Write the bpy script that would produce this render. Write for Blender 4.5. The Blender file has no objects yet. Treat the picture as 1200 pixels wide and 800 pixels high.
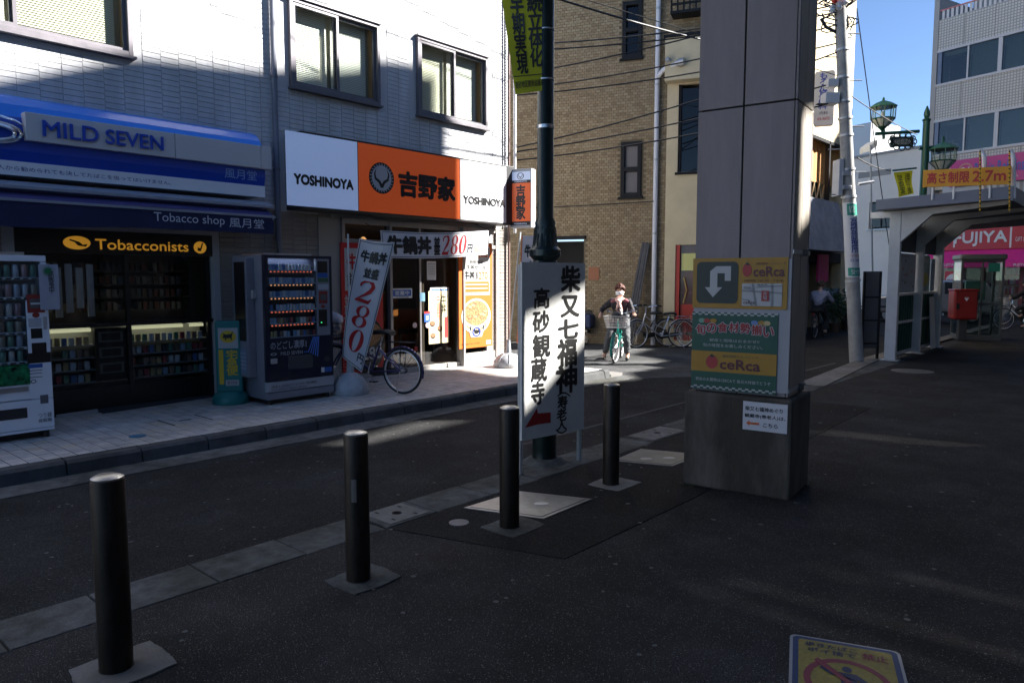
import bpy, bmesh, math, random
from mathutils import Vector, Matrix, noise
random.seed(11)
D = bpy.data; SC = bpy.context.scene; COL = SC.collection
R = math.radians
V3 = Vector

# ---------------------------------------------------------------- camera, light, exposure
EYE = V3((0, 0, 1.6)); FPX = 858.0; PITCH = R(5.0); YAW = R(41.53)
cam = D.objects.new('camera', D.cameras.new('camera')); COL.objects.link(cam)
cam.location = EYE; cam.rotation_euler = (R(90) - PITCH, 0, YAW)
cam.data.sensor_width = 36; cam.data.lens = FPX / 1200 * 36; cam.data.clip_start = .05; cam.data.clip_end = 3000
SC.camera = cam
SUNH = V3((.695, .719, 0)); TANE = .70                      # horizontal direction towards the sun, tangent of its height
SUNV = V3((SUNH.x, SUNH.y, TANE)).normalized()
w = D.worlds.new('World'); SC.world = w; w.use_nodes = True
nt = w.node_tree; bg = nt.nodes['Background']
sky = nt.nodes.new('ShaderNodeTexSky'); sky.sky_type = 'NISHITA'; sky.sun_disc = False
sky.sun_elevation = math.atan(TANE); sky.sun_rotation = math.atan2(SUNH.x, SUNH.y)
sky.air_density = 0.6; sky.dust_density = .0; sky.ozone_density = 3.0
nt.links.new(sky.outputs[0], bg.inputs[0]); bg.inputs[1].default_value = .05
sun = D.lights.new('sun', 'SUN'); sun.energy = 5.0; sun.angle = R(.53); sun.color = (1, .965, .92)
so = D.objects.new('sun', sun); COL.objects.link(so); so.rotation_euler = SUNV.to_track_quat('Z', 'Y').to_euler(); so.location = (8, 0, 20)
SC.view_settings.view_transform = 'Standard'; SC.view_settings.look = 'None'
SC.view_settings.exposure = 2.15; SC.view_settings.gamma = 1
SC.cycles.max_bounces = 7; SC.cycles.diffuse_bounces = 3; SC.cycles.glossy_bounces = 3; SC.cycles.transparent_max_bounces = 8
SC.cycles.caustics_reflective = False; SC.cycles.caustics_refractive = False

# ---------------------------------------------------------------- survey helpers: a sight line of the photograph met with a known plane
CM = Matrix.Rotation(YAW, 3, 'Z') @ Matrix.Rotation(R(90) - PITCH, 3, 'X')
def ray(px, py): return CM @ V3(((px - 600) / FPX, (400 - py) / FPX, -1))
def atpl(px, py, p0, n):
    d = ray(px, py); n = V3(n); return EYE + d * ((V3(p0) - EYE).dot(n) / d.dot(n))
def atz(px, py, z=0): return atpl(px, py, (0, 0, z), (0, 0, 1))
def atx(px, py, x): return atpl(px, py, (x, 0, 0), (1, 0, 0))
def at_h(px, py, p):                      # height seen at a pixel above ground point p
    d = ray(px, py); return EYE.z + d.z * math.hypot(p[0], p[1]) / math.hypot(d.x, d.y)

# ---------------------------------------------------------------- materials
MATS = {}
def mat(name, col, rough=.6, metal=0, var=0, vs=4, bump=0, bs=60, emit=0, coat=0, col2=None, vdet=4, emc=None, spec=.5, stretch=None, dirt=0):
    if name in MATS: return MATS[name]
    m = D.materials.new(name); m.use_nodes = True; n = m.node_tree.nodes; l = m.node_tree.links
    b = n['Principled BSDF']; c = (*col, 1)
    b.inputs['Base Color'].default_value = c; b.inputs['Roughness'].default_value = rough; b.inputs['Metallic'].default_value = metal
    b.inputs['Specular IOR Level'].default_value = spec
    if coat: b.inputs['Coat Weight'].default_value = coat; b.inputs['Coat Roughness'].default_value = .08
    if emit: b.inputs['Emission Color'].default_value = (*(emc or col), 1); b.inputs['Emission Strength'].default_value = emit
    if var or bump:
        tc = n.new('ShaderNodeNewGeometry'); src = tc.outputs['Position']
        if stretch:
            mp = n.new('ShaderNodeMapping'); mp.inputs['Scale'].default_value = stretch; l.new(src, mp.inputs[0]); src = mp.outputs[0]
    if var:
        t = n.new('ShaderNodeTexNoise'); t.inputs['Scale'].default_value = vs; t.inputs['Detail'].default_value = vdet; t.inputs['Roughness'].default_value = .65
        l.new(src, t.inputs['Vector'])
        r = n.new('ShaderNodeValToRGB'); r.color_ramp.elements[0].position = .32; r.color_ramp.elements[1].position = .68
        lo = tuple(x * (1 - var) for x in col); hi = tuple(min(1, x * (1 + var)) for x in (col2 or col))
        r.color_ramp.elements[0].color = (*lo, 1); r.color_ramp.elements[1].color = (*hi, 1)
        l.new(t.outputs[0], r.inputs[0]); out = r.outputs[0]
        if dirt:
            t2 = n.new('ShaderNodeTexNoise'); t2.inputs['Scale'].default_value = 1.3; t2.inputs['Detail'].default_value = 8; t2.inputs['Roughness'].default_value = .7; l.new(src, t2.inputs['Vector'])
            r2 = n.new('ShaderNodeValToRGB'); r2.color_ramp.elements[0].position = .42; r2.color_ramp.elements[1].position = .62
            r2.color_ramp.elements[0].color = (1 - dirt, 1 - dirt, 1 - dirt * 1.1, 1); r2.color_ramp.elements[1].color = (1, 1, 1, 1); l.new(t2.outputs[0], r2.inputs[0])
            mx = n.new('ShaderNodeMix'); mx.data_type = 'RGBA'; mx.blend_type = 'MULTIPLY'; mx.inputs[0].default_value = 1
            l.new(out, mx.inputs[6]); l.new(r2.outputs[0], mx.inputs[7]); out = mx.outputs[2]
        l.new(out, b.inputs['Base Color'])
        rr = n.new('ShaderNodeMapRange'); rr.inputs[3].default_value = max(0, rough - .1); rr.inputs[4].default_value = min(1, rough + .1)
        l.new(t.outputs[0], rr.inputs[0]); l.new(rr.outputs[0], b.inputs['Roughness'])
    if bump:
        t = n.new('ShaderNodeTexNoise'); t.inputs['Scale'].default_value = bs; t.inputs['Detail'].default_value = 3; l.new(src, t.inputs['Vector'])
        bp = n.new('ShaderNodeBump'); bp.inputs['Strength'].default_value = bump; bp.inputs['Distance'].default_value = .01
        l.new(t.outputs[0], bp.inputs['Height']); l.new(bp.outputs[0], b.inputs['Normal'])
    MATS[name] = m; return m
def glass(name, tint=(.85, .9, .9), refl=1.0, rough=.01):
    if name in MATS: return MATS[name]
    m = D.materials.new(name); m.use_nodes = True; n = m.node_tree.nodes; l = m.node_tree.links; n.clear()
    o = n.new('ShaderNodeOutputMaterial'); mx = n.new('ShaderNodeMixShader'); fr = n.new('ShaderNodeFresnel'); fr.inputs[0].default_value = 1.5 * refl
    tr = n.new('ShaderNodeBsdfTransparent'); tr.inputs[0].default_value = (*tint, 1); gl = n.new('ShaderNodeBsdfGlossy'); gl.inputs['Roughness'].default_value = rough
    ge = n.new('ShaderNodeNewGeometry'); iv = n.new('ShaderNodeMath'); iv.operation = 'SUBTRACT'; iv.inputs[0].default_value = 1; l.new(ge.outputs['Backfacing'], iv.inputs[1]); mu = n.new('ShaderNodeMath'); mu.operation = 'MULTIPLY'; l.new(iv.outputs[0], mu.inputs[0]); l.new(fr.outputs[0], mu.inputs[1])
    l.new(mu.outputs[0], mx.inputs[0]); l.new(tr.outputs[0], mx.inputs[1]); l.new(gl.outputs[0], mx.inputs[2]); l.new(mx.outputs[0], o.inputs[0])
    MATS[name] = m; return m
def asphalt(name, base, spk=.5):
    m = mat(name, base, rough=.86, var=.34, vs=.9, vdet=10, dirt=.35, spec=.12); n = m.node_tree.nodes; l = m.node_tree.links; b = n['Principled BSDF']
    tc = n.new('ShaderNodeTexCoord'); v = n.new('ShaderNodeTexVoronoi'); v.inputs['Scale'].default_value = 125; l.new(tc.outputs['Object'], v.inputs['Vector'])
    # pale stone chips: only some cells, only their middles
    wn = n.new('ShaderNodeSeparateColor'); l.new(v.outputs['Color'], wn.inputs[0])
    a = n.new('ShaderNodeMath'); a.operation = 'GREATER_THAN'; a.inputs[1].default_value = .72; l.new(wn.outputs[0], a.inputs[0])
    c = n.new('ShaderNodeMath'); c.operation = 'LESS_THAN'; c.inputs[1].default_value = .34; l.new(v.outputs['Distance'], c.inputs[0])
    d = n.new('ShaderNodeMath'); d.operation = 'MULTIPLY'; l.new(a.outputs[0], d.inputs[0]); l.new(c.outputs[0], d.inputs[1])
    e = n.new('ShaderNodeMath'); e.operation = 'MULTIPLY'; e.inputs[1].default_value = spk; l.new(d.outputs[0], e.inputs[0])
    f = n.new('ShaderNodeMath'); f.operation = 'MULTIPLY'; l.new(e.outputs[0], f.inputs[0]); l.new(wn.outputs[1], f.inputs[1])
    mx = n.new('ShaderNodeMix'); mx.data_type = 'RGBA'; l.new(f.outputs[0], mx.inputs[0])
    old = b.inputs['Base Color'].links[0].from_socket
    g = n.new('ShaderNodeTexNoise'); g.inputs['Scale'].default_value = 150; g.inputs['Detail'].default_value = 2; l.new(tc.outputs['Object'], g.inputs['Vector'])
    gr_ = n.new('ShaderNodeMapRange'); gr_.inputs[1].default_value = .3; gr_.inputs[2].default_value = .7; gr_.inputs[3].default_value = .35; gr_.inputs[4].default_value = 1.75; l.new(g.outputs[0], gr_.inputs[0])
    gm = n.new('ShaderNodeVectorMath'); gm.operation = 'SCALE'; l.new(old, gm.inputs[0]); l.new(gr_.outputs[0], gm.inputs['Scale']); old = gm.outputs[0]
    l.new(old, mx.inputs[6]); mx.inputs[7].default_value = (.24, .235, .23, 1); l.new(mx.outputs[2], b.inputs['Base Color'])
    bp = n.new('ShaderNodeBump'); bp.inputs['Strength'].default_value = .9; bp.inputs['Distance'].default_value = .004
    inv = n.new('ShaderNodeMath'); inv.operation = 'SUBTRACT'; inv.inputs[0].default_value = 1; l.new(v.outputs['Distance'], inv.inputs[1])
    l.new(inv.outputs[0], bp.inputs['Height']); l.new(bp.outputs[0], b.inputs['Normal'])
    return m

white = mat('white_paint', (.78, .78, .78), .45); black = mat('black_paint', (.015, .015, .017), .4)
steel = mat('brushed_steel', (.55, .55, .55), .3, 1, var=.15, vs=30); chrome = mat('chrome', (.75, .75, .77), .15, 1)
rubber = mat('rubber', (.018, .018, .018), .75); alu = mat('aluminium', (.55, .56, .57), .38, .9, var=.08, vs=12)
dkframe = mat('bronze_frame', (.15, .14, .155), .45, .3, var=.12, vs=6)
galv = mat('galvanised_steel', (.5, .51, .52), .5, .7, var=.15, vs=9)
skin = mat('skin', (.60, .36, .26), .55, var=.08, vs=20)

# ---------------------------------------------------------------- mesh builder
ORG = {}
class MB:
    def __init__(s): s.v = []; s.f = []; s.m = []
    def add(s, vs, fs, mi=0):
        o = len(s.v); s.v += [tuple(x) for x in vs]; s.f += [tuple(i + o for i in f) for f in fs]; s.m += [mi] * len(fs); return s
    def obox(s, o, u, v, w_, mi=0):
        o, u, v, w_ = V3(o), V3(u), V3(v), V3(w_)
        return s.add([o, o + u, o + u + v, o + v, o + w_, o + u + w_, o + u + v + w_, o + v + w_], [(0, 3, 2, 1), (4, 5, 6, 7), (0, 1, 5, 4), (1, 2, 6, 5), (2, 3, 7, 6), (3, 0, 4, 7)], mi)
    def box(s, a, b, mi=0):
        a, b = V3([min(x, y) for x, y in zip(a, b)]), V3([max(x, y) for x, y in zip(a, b)]); d = b - a
        return s.obox(a, (d.x, 0, 0), (0, d.y, 0), (0, 0, d.z), mi)
    def quad(s, a, b, c, d, mi=0): return s.add([a, b, c, d], [(0, 1, 2, 3)], mi)
    def tube(s, pts, r, n=8, mi=0, closed=False, caps=True):
        pts = [V3(p) for p in pts]; k = len(pts); rs = r if isinstance(r, (list, tuple)) else [r] * k
        up = None; rings = []
        for i, p in enumerate(pts):
            a = pts[(i - 1) % k] if (closed or i > 0) else p; b = pts[(i + 1) % k] if (closed or i < k - 1) else p
            t = (b - a).normalized()
            if up is None: up = t.orthogonal().normalized()
            up = (up - t * up.dot(t)); up = up.normalized() if up.length > 1e-6 else t.orthogonal().normalized()
            q = t.cross(up); rings.append([p + (up * math.cos(2 * math.pi * j / n) + q * math.sin(2 * math.pi * j / n)) * rs[i] for j in range(n)])
        vs = [x for rg in rings for x in rg]; fs = []
        for i in range(k if closed else k - 1):
            i2 = (i + 1) % k
            for j in range(n): fs.append((i * n + j, i * n + (j + 1) % n, i2 * n + (j + 1) % n, i2 * n + j))
        if caps and not closed: fs += [tuple(range(n))[::-1], tuple((k - 1) * n + j for j in range(n))]
        return s.add(vs, fs, mi)
    def cyl(s, a, b, r, r2=None, n=16, mi=0): return s.tube([a, b], [r, r if r2 is None else r2], n, mi)
    def lathe(s, c, prof, n=24, mi=0, axis=None, squash=1):
        c = V3(c); ax = V3(axis or (0, 0, 1)).normalized(); u = ax.orthogonal().normalized(); q = ax.cross(u)
        vs = []; fs = []
        for r, z in prof:
            for j in range(n):
                a = 2 * math.pi * j / n; vs.append(c + ax * z + (u * math.cos(a) + q * math.sin(a) * squash) * max(r, 1e-4))
        for i in range(len(prof) - 1):
            for j in range(n): fs.append((i * n + j, i * n + (j + 1) % n, (i + 1) * n + (j + 1) % n, (i + 1) * n + j))
        fs += [tuple(range(n))[::-1], tuple((len(prof) - 1) * n + j for j in range(n))]
        return s.add(vs, fs, mi)
    def torus(s, c, axis, Rr, r, N=28, n=6, mi=0):
        c = V3(c); ax = V3(axis).normalized(); u = ax.orthogonal().normalized(); q = ax.cross(u)
        return s.tube([c + (u * math.cos(2 * math.pi * i / N) + q * math.sin(2 * math.pi * i / N)) * Rr for i in range(N)], r, n, mi, closed=True)
    def prism(s, pts, off, mi=0):
        k = len(pts); off = V3(off); vs = [V3(p) for p in pts]; vs += [p + off for p in vs]
        return s.add(vs, [tuple(range(k))[::-1], tuple(range(k, 2 * k))] + [(i, (i + 1) % k, k + (i + 1) % k, k + i) for i in range(k)], mi)
    def sheet(s, f, nu, nv, mi=0):
        return s.add([f(i / nu, j / nv) for i in range(nu + 1) for j in range(nv + 1)], [(i * (nv + 1) + j, (i + 1) * (nv + 1) + j, (i + 1) * (nv + 1) + j + 1, i * (nv + 1) + j + 1) for i in range(nu) for j in range(nv)], mi)
    def build(s, name, mats, parent=None, smooth=False, bevel=0, label=None, stuff=False, fix=True, solid=0):
        me = D.meshes.new(name); org = ORG.get(parent.name, V3((0, 0, 0))) if parent else V3((0, 0, 0))
        me.from_pydata([tuple(V3(v) - org) for v in s.v], [], s.f)
        for m in (mats if isinstance(mats, (list, tuple)) else [mats]): me.materials.append(m)
        me.polygons.foreach_set('material_index', s.m)
        if fix and len(s.f) < 20000:
            bm = bmesh.new(); bm.from_mesh(me); bmesh.ops.recalc_face_normals(bm, faces=bm.faces); bm.to_mesh(me); bm.free()
        if smooth:
            me.polygons.foreach_set('use_smooth', [True] * len(me.polygons)); me.set_sharp_from_angle(angle=R(38))
        o = D.objects.new(name, me); COL.objects.link(o)
        if parent: o.parent = parent; ORG[o.name] = org
        if bevel:
            b = o.modifiers.new('bevel', 'BEVEL'); b.width = bevel; b.segments = 2; b.limit_method = 'ANGLE'; b.angle_limit = R(40)
        if solid:
            b = o.modifiers.new('thickness', 'SOLIDIFY'); b.thickness = solid
        if label: o['label'] = label
        if stuff: o['kind'] = 'stuff'
        return o
def thing(name, label, cat, loc=(0, 0, 0), group=None, local=False):
    o = D.objects.new(name, None); COL.objects.link(o); o.empty_display_size = .2
    o.location = loc; o['label'] = label; o['category'] = cat
    if group: o['group'] = group
    ORG[o.name] = V3((0, 0, 0)) if local else V3(loc); return o
def tag(o, label, cat, group=None):
    o['label'] = label; o['category'] = cat
    if group: o['group'] = group
    return o
def struct(o): o['kind'] = 'structure'; return o
def single(mb, name, mats, loc, label, cat, group=None, **k):        # a thing that is one mesh, origin at its base
    loc = V3(loc); mb.v = [tuple(V3(v) - loc) for v in mb.v]; o = mb.build(name, mats, None, **k); o.location = loc; return tag(o, label, cat, group)

# ---------------------------------------------------------------- lettering
GL = {}
def glyphs(s, bold=0.0, slant=0.0, line=.95, space=1.0, extr=0.0):
    k = (s, bold, slant, line, space, extr)
    if k in GL: return GL[k]
    c = D.curves.new('t', 'FONT'); c.body = s; c.offset = bold; c.shear = slant; c.space_line = line; c.space_character = space; c.resolution_u = 3; c.extrude = extr
    c.align_x = 'CENTER'
    o = D.objects.new('t', c); COL.objects.link(o); bpy.context.view_layer.update()
    me = D.meshes.new_from_object(o.evaluated_get(bpy.context.evaluated_depsgraph_get()))
    vs = [v.co.copy() for v in me.vertices]; fs = [tuple(p.vertices) for p in me.polygons]
    D.objects.remove(o); D.curves.remove(c); D.meshes.remove(me)
    x0 = min(v.x for v in vs); x1 = max(v.x for v in vs); y0 = min(v.y for v in vs); y1 = max(v.y for v in vs)
    GL[k] = ([((v.x - x0) / (x1 - x0), (v.y - y0) / max(1e-6, y1 - y0), (1 if v.z > 0 else 0)) for v in vs], fs); return GL[k]
def lettering(s, O, U, V, m, parent, bold=0.02, slant=0, depth=0, vert=False, name='lettering', f=None, line=.95, space=1.0, jit=0):
    """text fitted to the parallelogram O + U + V (bottom left, full width, full height)"""
    if vert: s = '\n'.join(s); line = .82 if line == .95 else line
    cjk = True; rows = s.count('\n') + 1; cw = max(len(r) for r in s.split('\n'))
    g, fs = glyphs(s, 0 if cjk else bold, slant, line, space, .02 if depth else 0)
    mb = MB(); k = bold if cjk else 0
    offs = [(0, 0)] if k <= 0 else ([(-k, 0), (k, 0), (0, -k), (0, k)] if k < .035 else [(-k, 0), (k, 0), (0, -k), (0, k), (-k * .7, -k * .7), (k * .7, k * .7), (k * .7, -k * .7), (-k * .7, k * .7)])
    for i, (dx, dy) in enumerate(offs):
        sx, sy = 1 - 2 * k / cw, 1 - 2 * k / rows; g2 = [((a * sx + (k + dx) / cw), (b * sy + (k + dy) / rows), c) for a, b, c in g]
        if f: vs = [f(a, b) for a, b, c in g2]; 
        else:
            O, U, V = V3(O), V3(U), V3(V); N = U.cross(V).normalized()
            vs = [O + U * a + V * b + N * (depth * c + i * .00012) for a, b, c in g2]
        mb.add(vs, fs)
    return mb.build(name, m, parent, fix=False)
class Face:
    """a flat sign face: O bottom left, U to the right, V up; all marks are placed in 0..1 on it"""
    def __init__(s, O, U, V, parent, lift=.003):
        s.O, s.U, s.V = V3(O), V3(U), V3(V); s.N = s.U.cross(s.V).normalized(); s.p = parent; s.l = lift
    def pt(s, a, b, k=1): return s.O + s.U * a + s.V * b + s.N * s.l * k
    def text(s, t, a, b, c, d, m, k=1, **kw):
        return lettering(t, s.pt(a, b, k), s.U * (c - a), s.V * (d - b), m, s.p, **kw)
    def patch(s, a, b, c, d, m, k=1, name='printed_panel'):
        return MB().quad(s.pt(a, b, k), s.pt(c, b, k), s.pt(c, d, k), s.pt(a, d, k)).build(name, m, s.p, fix=False)
    def poly(s, pts, m, k=1, name='printed_mark'):
        return MB().add([s.pt(a, b, k) for a, b in pts], [tuple(range(len(pts)))]).build(name, m, s.p, fix=False)
    def disc(s, a, b, ra, rb, m, k=1, name='printed_mark', n=28, inner=0, a0=0, a1=360):
        mb = MB(); N_ = n; P = [(math.cos(R(a0 + (a1 - a0) * i / N_)), math.sin(R(a0 + (a1 - a0) * i / N_))) for i in range(N_ + 1)]
        if inner:
            for i in range(N_): mb.quad(s.pt(a + ra * P[i][0], b + rb * P[i][1], k), s.pt(a + ra * P[i + 1][0], b + rb * P[i + 1][1], k), s.pt(a + inner * ra * P[i + 1][0], b + inner * rb * P[i + 1][1], k), s.pt(a + inner * ra * P[i][0], b + inner * rb * P[i][1], k))
        else: mb.add([s.pt(a + ra * x, b + rb * y, k) for x, y in P[:-1]], [tuple(range(N_))])
        return mb.build(name, m, s.p, fix=False)
    def board(s, m, t=.02, name='panel', bevel=0, edge=0):
        a = edge; O = s.O - s.U * a - s.V * a - s.N * t
        return MB().obox(O, s.U * (1 + 2 * a), s.V * (1 + 2 * a), s.N * t).build(name, m, s.p, bevel=bevel)
def face_px(tl, br, x, parent, lift=.003):          # a sign face lying in a plane x = const, from its top left and bottom right sight lines
    a, b = atx(*tl, x), atx(*br, x); return Face((x, a.y, b.z), (0, b.y - a.y, 0), (0, 0, a.z - b.z), parent, lift)
# thick-and-thin italic numerals as on the beef bowl banners: strokes of varying width in a unit box
def numeral(ch, O, U, V, m, parent, f=None, name='numeral', slant=.18):
    mb = MB()
    if not f: O, U, V = V3(O), V3(U), V3(V)
    def put(x, y):
        x = .5 + (x - .5) * .86 + slant * (y - .5)
        return f(x, y) if f else O + U * x + V * y
    def ring(cx, cy, rx, ry, ix, iy, n=28):
        for i in range(n):
            a, b = 2 * math.pi * i / n, 2 * math.pi * (i + 1) / n
            mb.quad(put(cx + rx * math.cos(a), cy + ry * math.sin(a)), put(cx + rx * math.cos(b), cy + ry * math.sin(b)), put(cx + ix * math.cos(b), cy + iy * math.sin(b)), put(cx + ix * math.cos(a), cy + iy * math.sin(a)))
    if ch == '0': ring(.5, .5, .46, .5, .20, .46)
    elif ch == '8': ring(.5, .735, .38, .265, .19, .225); ring(.5, .26, .45, .26, .21, .22)
    elif ch == '2':
        P = [(.12, .70, .10), (.10, .80, .12), (.2, .92, .10), (.45, .97, .05), (.68, .92, .16), (.78, .76, .24), (.70, .56, .22), (.45, .34, .12), (.2, .15, .06), (.08, .04, .04)]
        ex = []
        for i in range(len(P)):
            a = P[max(0, i - 1)]; b = P[min(len(P) - 1, i + 1)]; dx, dy = b[0] - a[0], b[1] - a[1]; L = math.hypot(dx, dy)
            ex.append(((P[i][0] - dy / L * P[i][2] / 2, P[i][1] + dx / L * P[i][2] / 2), (P[i][0] + dy / L * P[i][2] / 2, P[i][1] - dx / L * P[i][2] / 2)))
        for i in range(len(P) - 1): mb.quad(put(*ex[i][0]), put(*ex[i + 1][0]), put(*ex[i + 1][1]), put(*ex[i][1]))
        mb.add([put(.06, 0), put(.86, 0), put(.95, .24), put(.88, .24), (put(.78, .15)), put(.3, .16), put(.1, .06)], [(0, 1, 2, 3, 4, 5, 6)])
    return mb.build(name, m, parent, fix=False)
# ---------------------------------------------------------------- ground surfaces
FX = -8.9                                                   # facade plane of the shop building
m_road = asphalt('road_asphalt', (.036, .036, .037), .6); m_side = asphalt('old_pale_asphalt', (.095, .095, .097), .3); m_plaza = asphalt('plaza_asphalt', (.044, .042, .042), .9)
m_patch = asphalt('newer_asphalt', (.024, .024, .025), .5)
m_conc = mat('kerb_concrete', (.15, .15, .148), .9, var=.35, vs=9, vdet=10, bump=.5, bs=90, dirt=.5, spec=.15)
m_conc2 = mat('pale_concrete', (.22, .21, .20), .85, var=.22, vs=6, vdet=8, bump=.3, bs=70, dirt=.3)
m_dark = mat('joint_dark', (.02, .02, .02), .9)
struct(MB().box((-400, -400, -.3), (400, 400, -.06)).build('ground', m_road))
def slab(name, x0, x1, y0, y1, z0, z1, m): return struct(MB().box((x0, y0, z0), (x1, y1, z1)).build(name, m))
road = slab('road', -60, -3.98, -30, 70, -.055, -.03, m_road)
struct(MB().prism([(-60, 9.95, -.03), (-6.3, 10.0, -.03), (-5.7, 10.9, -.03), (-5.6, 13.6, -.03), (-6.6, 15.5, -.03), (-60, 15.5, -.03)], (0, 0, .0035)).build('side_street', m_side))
plaza = slab('plaza', -3.62, 14, -20, 60, -.056, 0, m_plaza)
# darker strip of relaid asphalt round the bollards, cut as in the photograph
struct(MB().prism([(-3.60, 2.89, .0005), (-2.46, 3.23, .0005), (-2.46, 4.6, .0005), (-2.6, 9.6, .0005), (-3.6, 9.6, .0005)], (0, 0, .004)).build('relaid_asphalt', m_patch))
# near kerb: flush concrete blocks
kerb = struct(MB().box((-3.98, -12, -.056), (-3.62, 60, -.012)).build('kerb', m_dark))
ys = [-3.2, -2.6, -2.0, -1.4, -.8, -.22, .35, .83, 1.255, 1.775, 2.3, 2.88, 3.33, 3.86, 4.42, 4.98, 5.52, 6.17, 6.92, 7.7]
while ys[-1] < 15: ys.append(ys[-1] + .6)
for i, (a, b) in enumerate(zip(ys, ys[1:])):
    if abs(a - 2.88) < .01 or abs(a - 6.17) < .01: continue
    j = random.uniform(-.003, .003); sh = 0
    MB().box((-3.978, a + .006, -.02), (-3.625, b - .006, .004 + j)).build('kerb_block', m_conc, kerb, bevel=.006)
# white concrete kerb line that runs on along the shelter
struct(MB().prism([(-4.02, 11.0, .004), (-3.62, 11.0, .004), (-4.05, 15.5, .004), (-4.05, 30, .004), (-4.35, 30, .004), (-4.35, 15.3, .004)], (0, 0, .012)).build('kerb_strip', m_conc2))
def lid(name, label, a, b, ang=0, txt=None, z=.004):
    pass
# drain cover let into the kerb line
for (y0, y1, lab) in ((2.90, 3.32, 'square concrete drain cover with round hole in the kerb, beside the sticker bollard'), (6.19, 6.90, 'worn concrete drain cover in the kerb, just left of the big pillar')):
    t = thing('drain_cover', lab, 'drain cover', (-3.8, (y0 + y1) / 2, 0))
    MB().box((-3.975, y0, -.01), (-3.63, y1, .005)).build('frame', m_conc, t, bevel=.004)
    MB().box((-3.95, y0 + .045, .005), (-3.655, y1 - .045, .010)).build('cover', m_conc2, t, bevel=.003)
    c = ((-3.8), (y0 + y1) / 2)
    MB().lathe((c[0], c[1], .0095), [(.0, 0), (.034, 0), (.034, .003), (.022, .003), (.02, .0005), (0, .0005)], 20).build('hole_rim', m_dark, t)
    for dx, dy in ((-.10, -.09), (-.09, .1), (.10, .08), (.09, -.1)):
        MB().box((c[0] + dx - .018, c[1] + dy - .008, .0098), (c[0] + dx + .018, c[1] + dy + .008, .0115)).build('lifting_slot', m_dark, t)
# pale utility covers
def utility(lab, P, z=.004):
    P = [V3((x, y, z)) for x, y in P]; c = sum(P, V3()) / 4
    t = thing('utility_cover', lab, 'manhole cover', (c.x, c.y, 0))
    MB().prism([p + V3((0, 0, .001)) for p in P], (0, 0, .006)).build('frame', m_pale, t, bevel=.002)
    Q = [c + (p - c) * .90 for p in P]; MB().prism([p + V3((0, 0, .003)) for p in Q], (0, 0, .0052)).build('joint', m_dark, t)
    Q = [c + (p - c) * .885 for p in P]; MB().prism([p + V3((0, 0, .003)) for p in Q], (0, 0, .0066)).build('cover', m_pale2, t)
    u = (P[1] - P[0]); v = (P[2] - P[1])
    for k in (.36, .7):
        o = P[0] + u * .62 * k + v * k * .8 + V3((0, 0, .0105))
        MB().lathe(o + V3((0.05, .06, -.0008)), [(0, 0), (.055, 0), (.05, .003), (0, .003)], 18, squash=.6).build('lifting_ring', galv, t, smooth=False)
m_pale = mat('pale_steel', (.30, .30, .30), .42, .35, var=.2, vs=9, dirt=.25); m_pale2 = mat('pale_steel_cover', (.30, .295, .285), .42, .35, var=.24, vs=7, dirt=.35)
utility('large pale square utility cover beside the third bollard', [(-3.54, 3.49), (-3.52, 4.04), (-2.99, 4.25), (-2.98, 3.68)])
utility('large pale square utility cover in front of the pillar foot, behind the fourth bollard', [(-3.50, 5.28), (-3.55, 5.82), (-3.02, 6.0), (-3.02, 5.46)])
t = MB().lathe((-3.35, 3.26, .003), [(0, 0), (.066, 0), (.066, .005), (.058, .006), (0, .006)], 28)
single(t, 'manhole_cover', mat('lid_pinkish', (.25, .22, .21), .7, var=.2, vs=20), (-3.35, 3.26, .003), 'small round pale lid in the asphalt left of the third bollard', 'manhole cover')
q = atz(1069, 435); single(MB().lathe((q.x, q.y, .001), [(0, 0), (.33, 0), (.33, .006), (.30, .008), (0, .008)], 36), 'manhole_cover', mat('iron_cover', (.16, .16, .165), .5, .5, var=.25, vs=14), (q.x, q.y, .001), 'round grey iron manhole cover on the plaza in front of the white shelter', 'manhole cover')

# far sidewalk: kerb stones, gutter, tiles (square tiles of 12 cm)
WX0, WX1, WY0, WY1 = -8.96, -6.81, -4.0, 9.95
m_grout = mat('grout', (.05, .047, .045), .9)
side = struct(MB().box((-6.95, -12, -.05), (FX - 1.6, WY1, .096)).build('sidewalk', m_grout))
cols = [(.60, .55, .52), (.64, .59, .56), (.54, .52, .52), (.62, .53, .44), (.50, .47, .47)]
tm = [mat('tile_%s' % n, c, .7, var=.14, vs=8, dirt=.22) for n, c in zip(('buff', 'cream', 'grey', 'ochre', 'brown'), cols)]
T = .12; tiles = []
for i in range(int((WX1 - WX0) / T)):
    for j in range(int((WY1 - WY0) / T)):
        x1 = WX1 - i * T; y0 = WY0 + .009 + j * T
        d = math.hypot(x1, y0 - 1.5)
        tiles.append((math.hypot(x1, y0), x1, y0))
vis = sorted([t for t in tiles if t[2] > 1.35]); near = set(t[1:] for t in vis[:300])
rest = MB(); tmesh = {}
for d, x1, y0 in tiles:
    k = random.choices(range(5), (5, 4, 4, 1.2, 1.5))[0]; zz = .1 + random.uniform(-.0012, .0012)
    if (x1, y0) in near:
        if k not in tmesh:
            o = MB().box((-T / 2 + .004, -T / 2 + .004, -.004), (T / 2 - .004, T / 2 - .004, 0)).build('tile', tm[k], side); tmesh[k] = o.data
        else: o = D.objects.new('tile', tmesh[k]); COL.objects.link(o); o.parent = side
        o.location = (x1 - T / 2, y0 + T / 2, zz)
    else: rest.box((x1 - T + .004, y0 + .004, .09), (x1 - .004, y0 + T - .004, zz), k)
rest.build('tiles', tm, side, stuff=True, fix=False)
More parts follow.
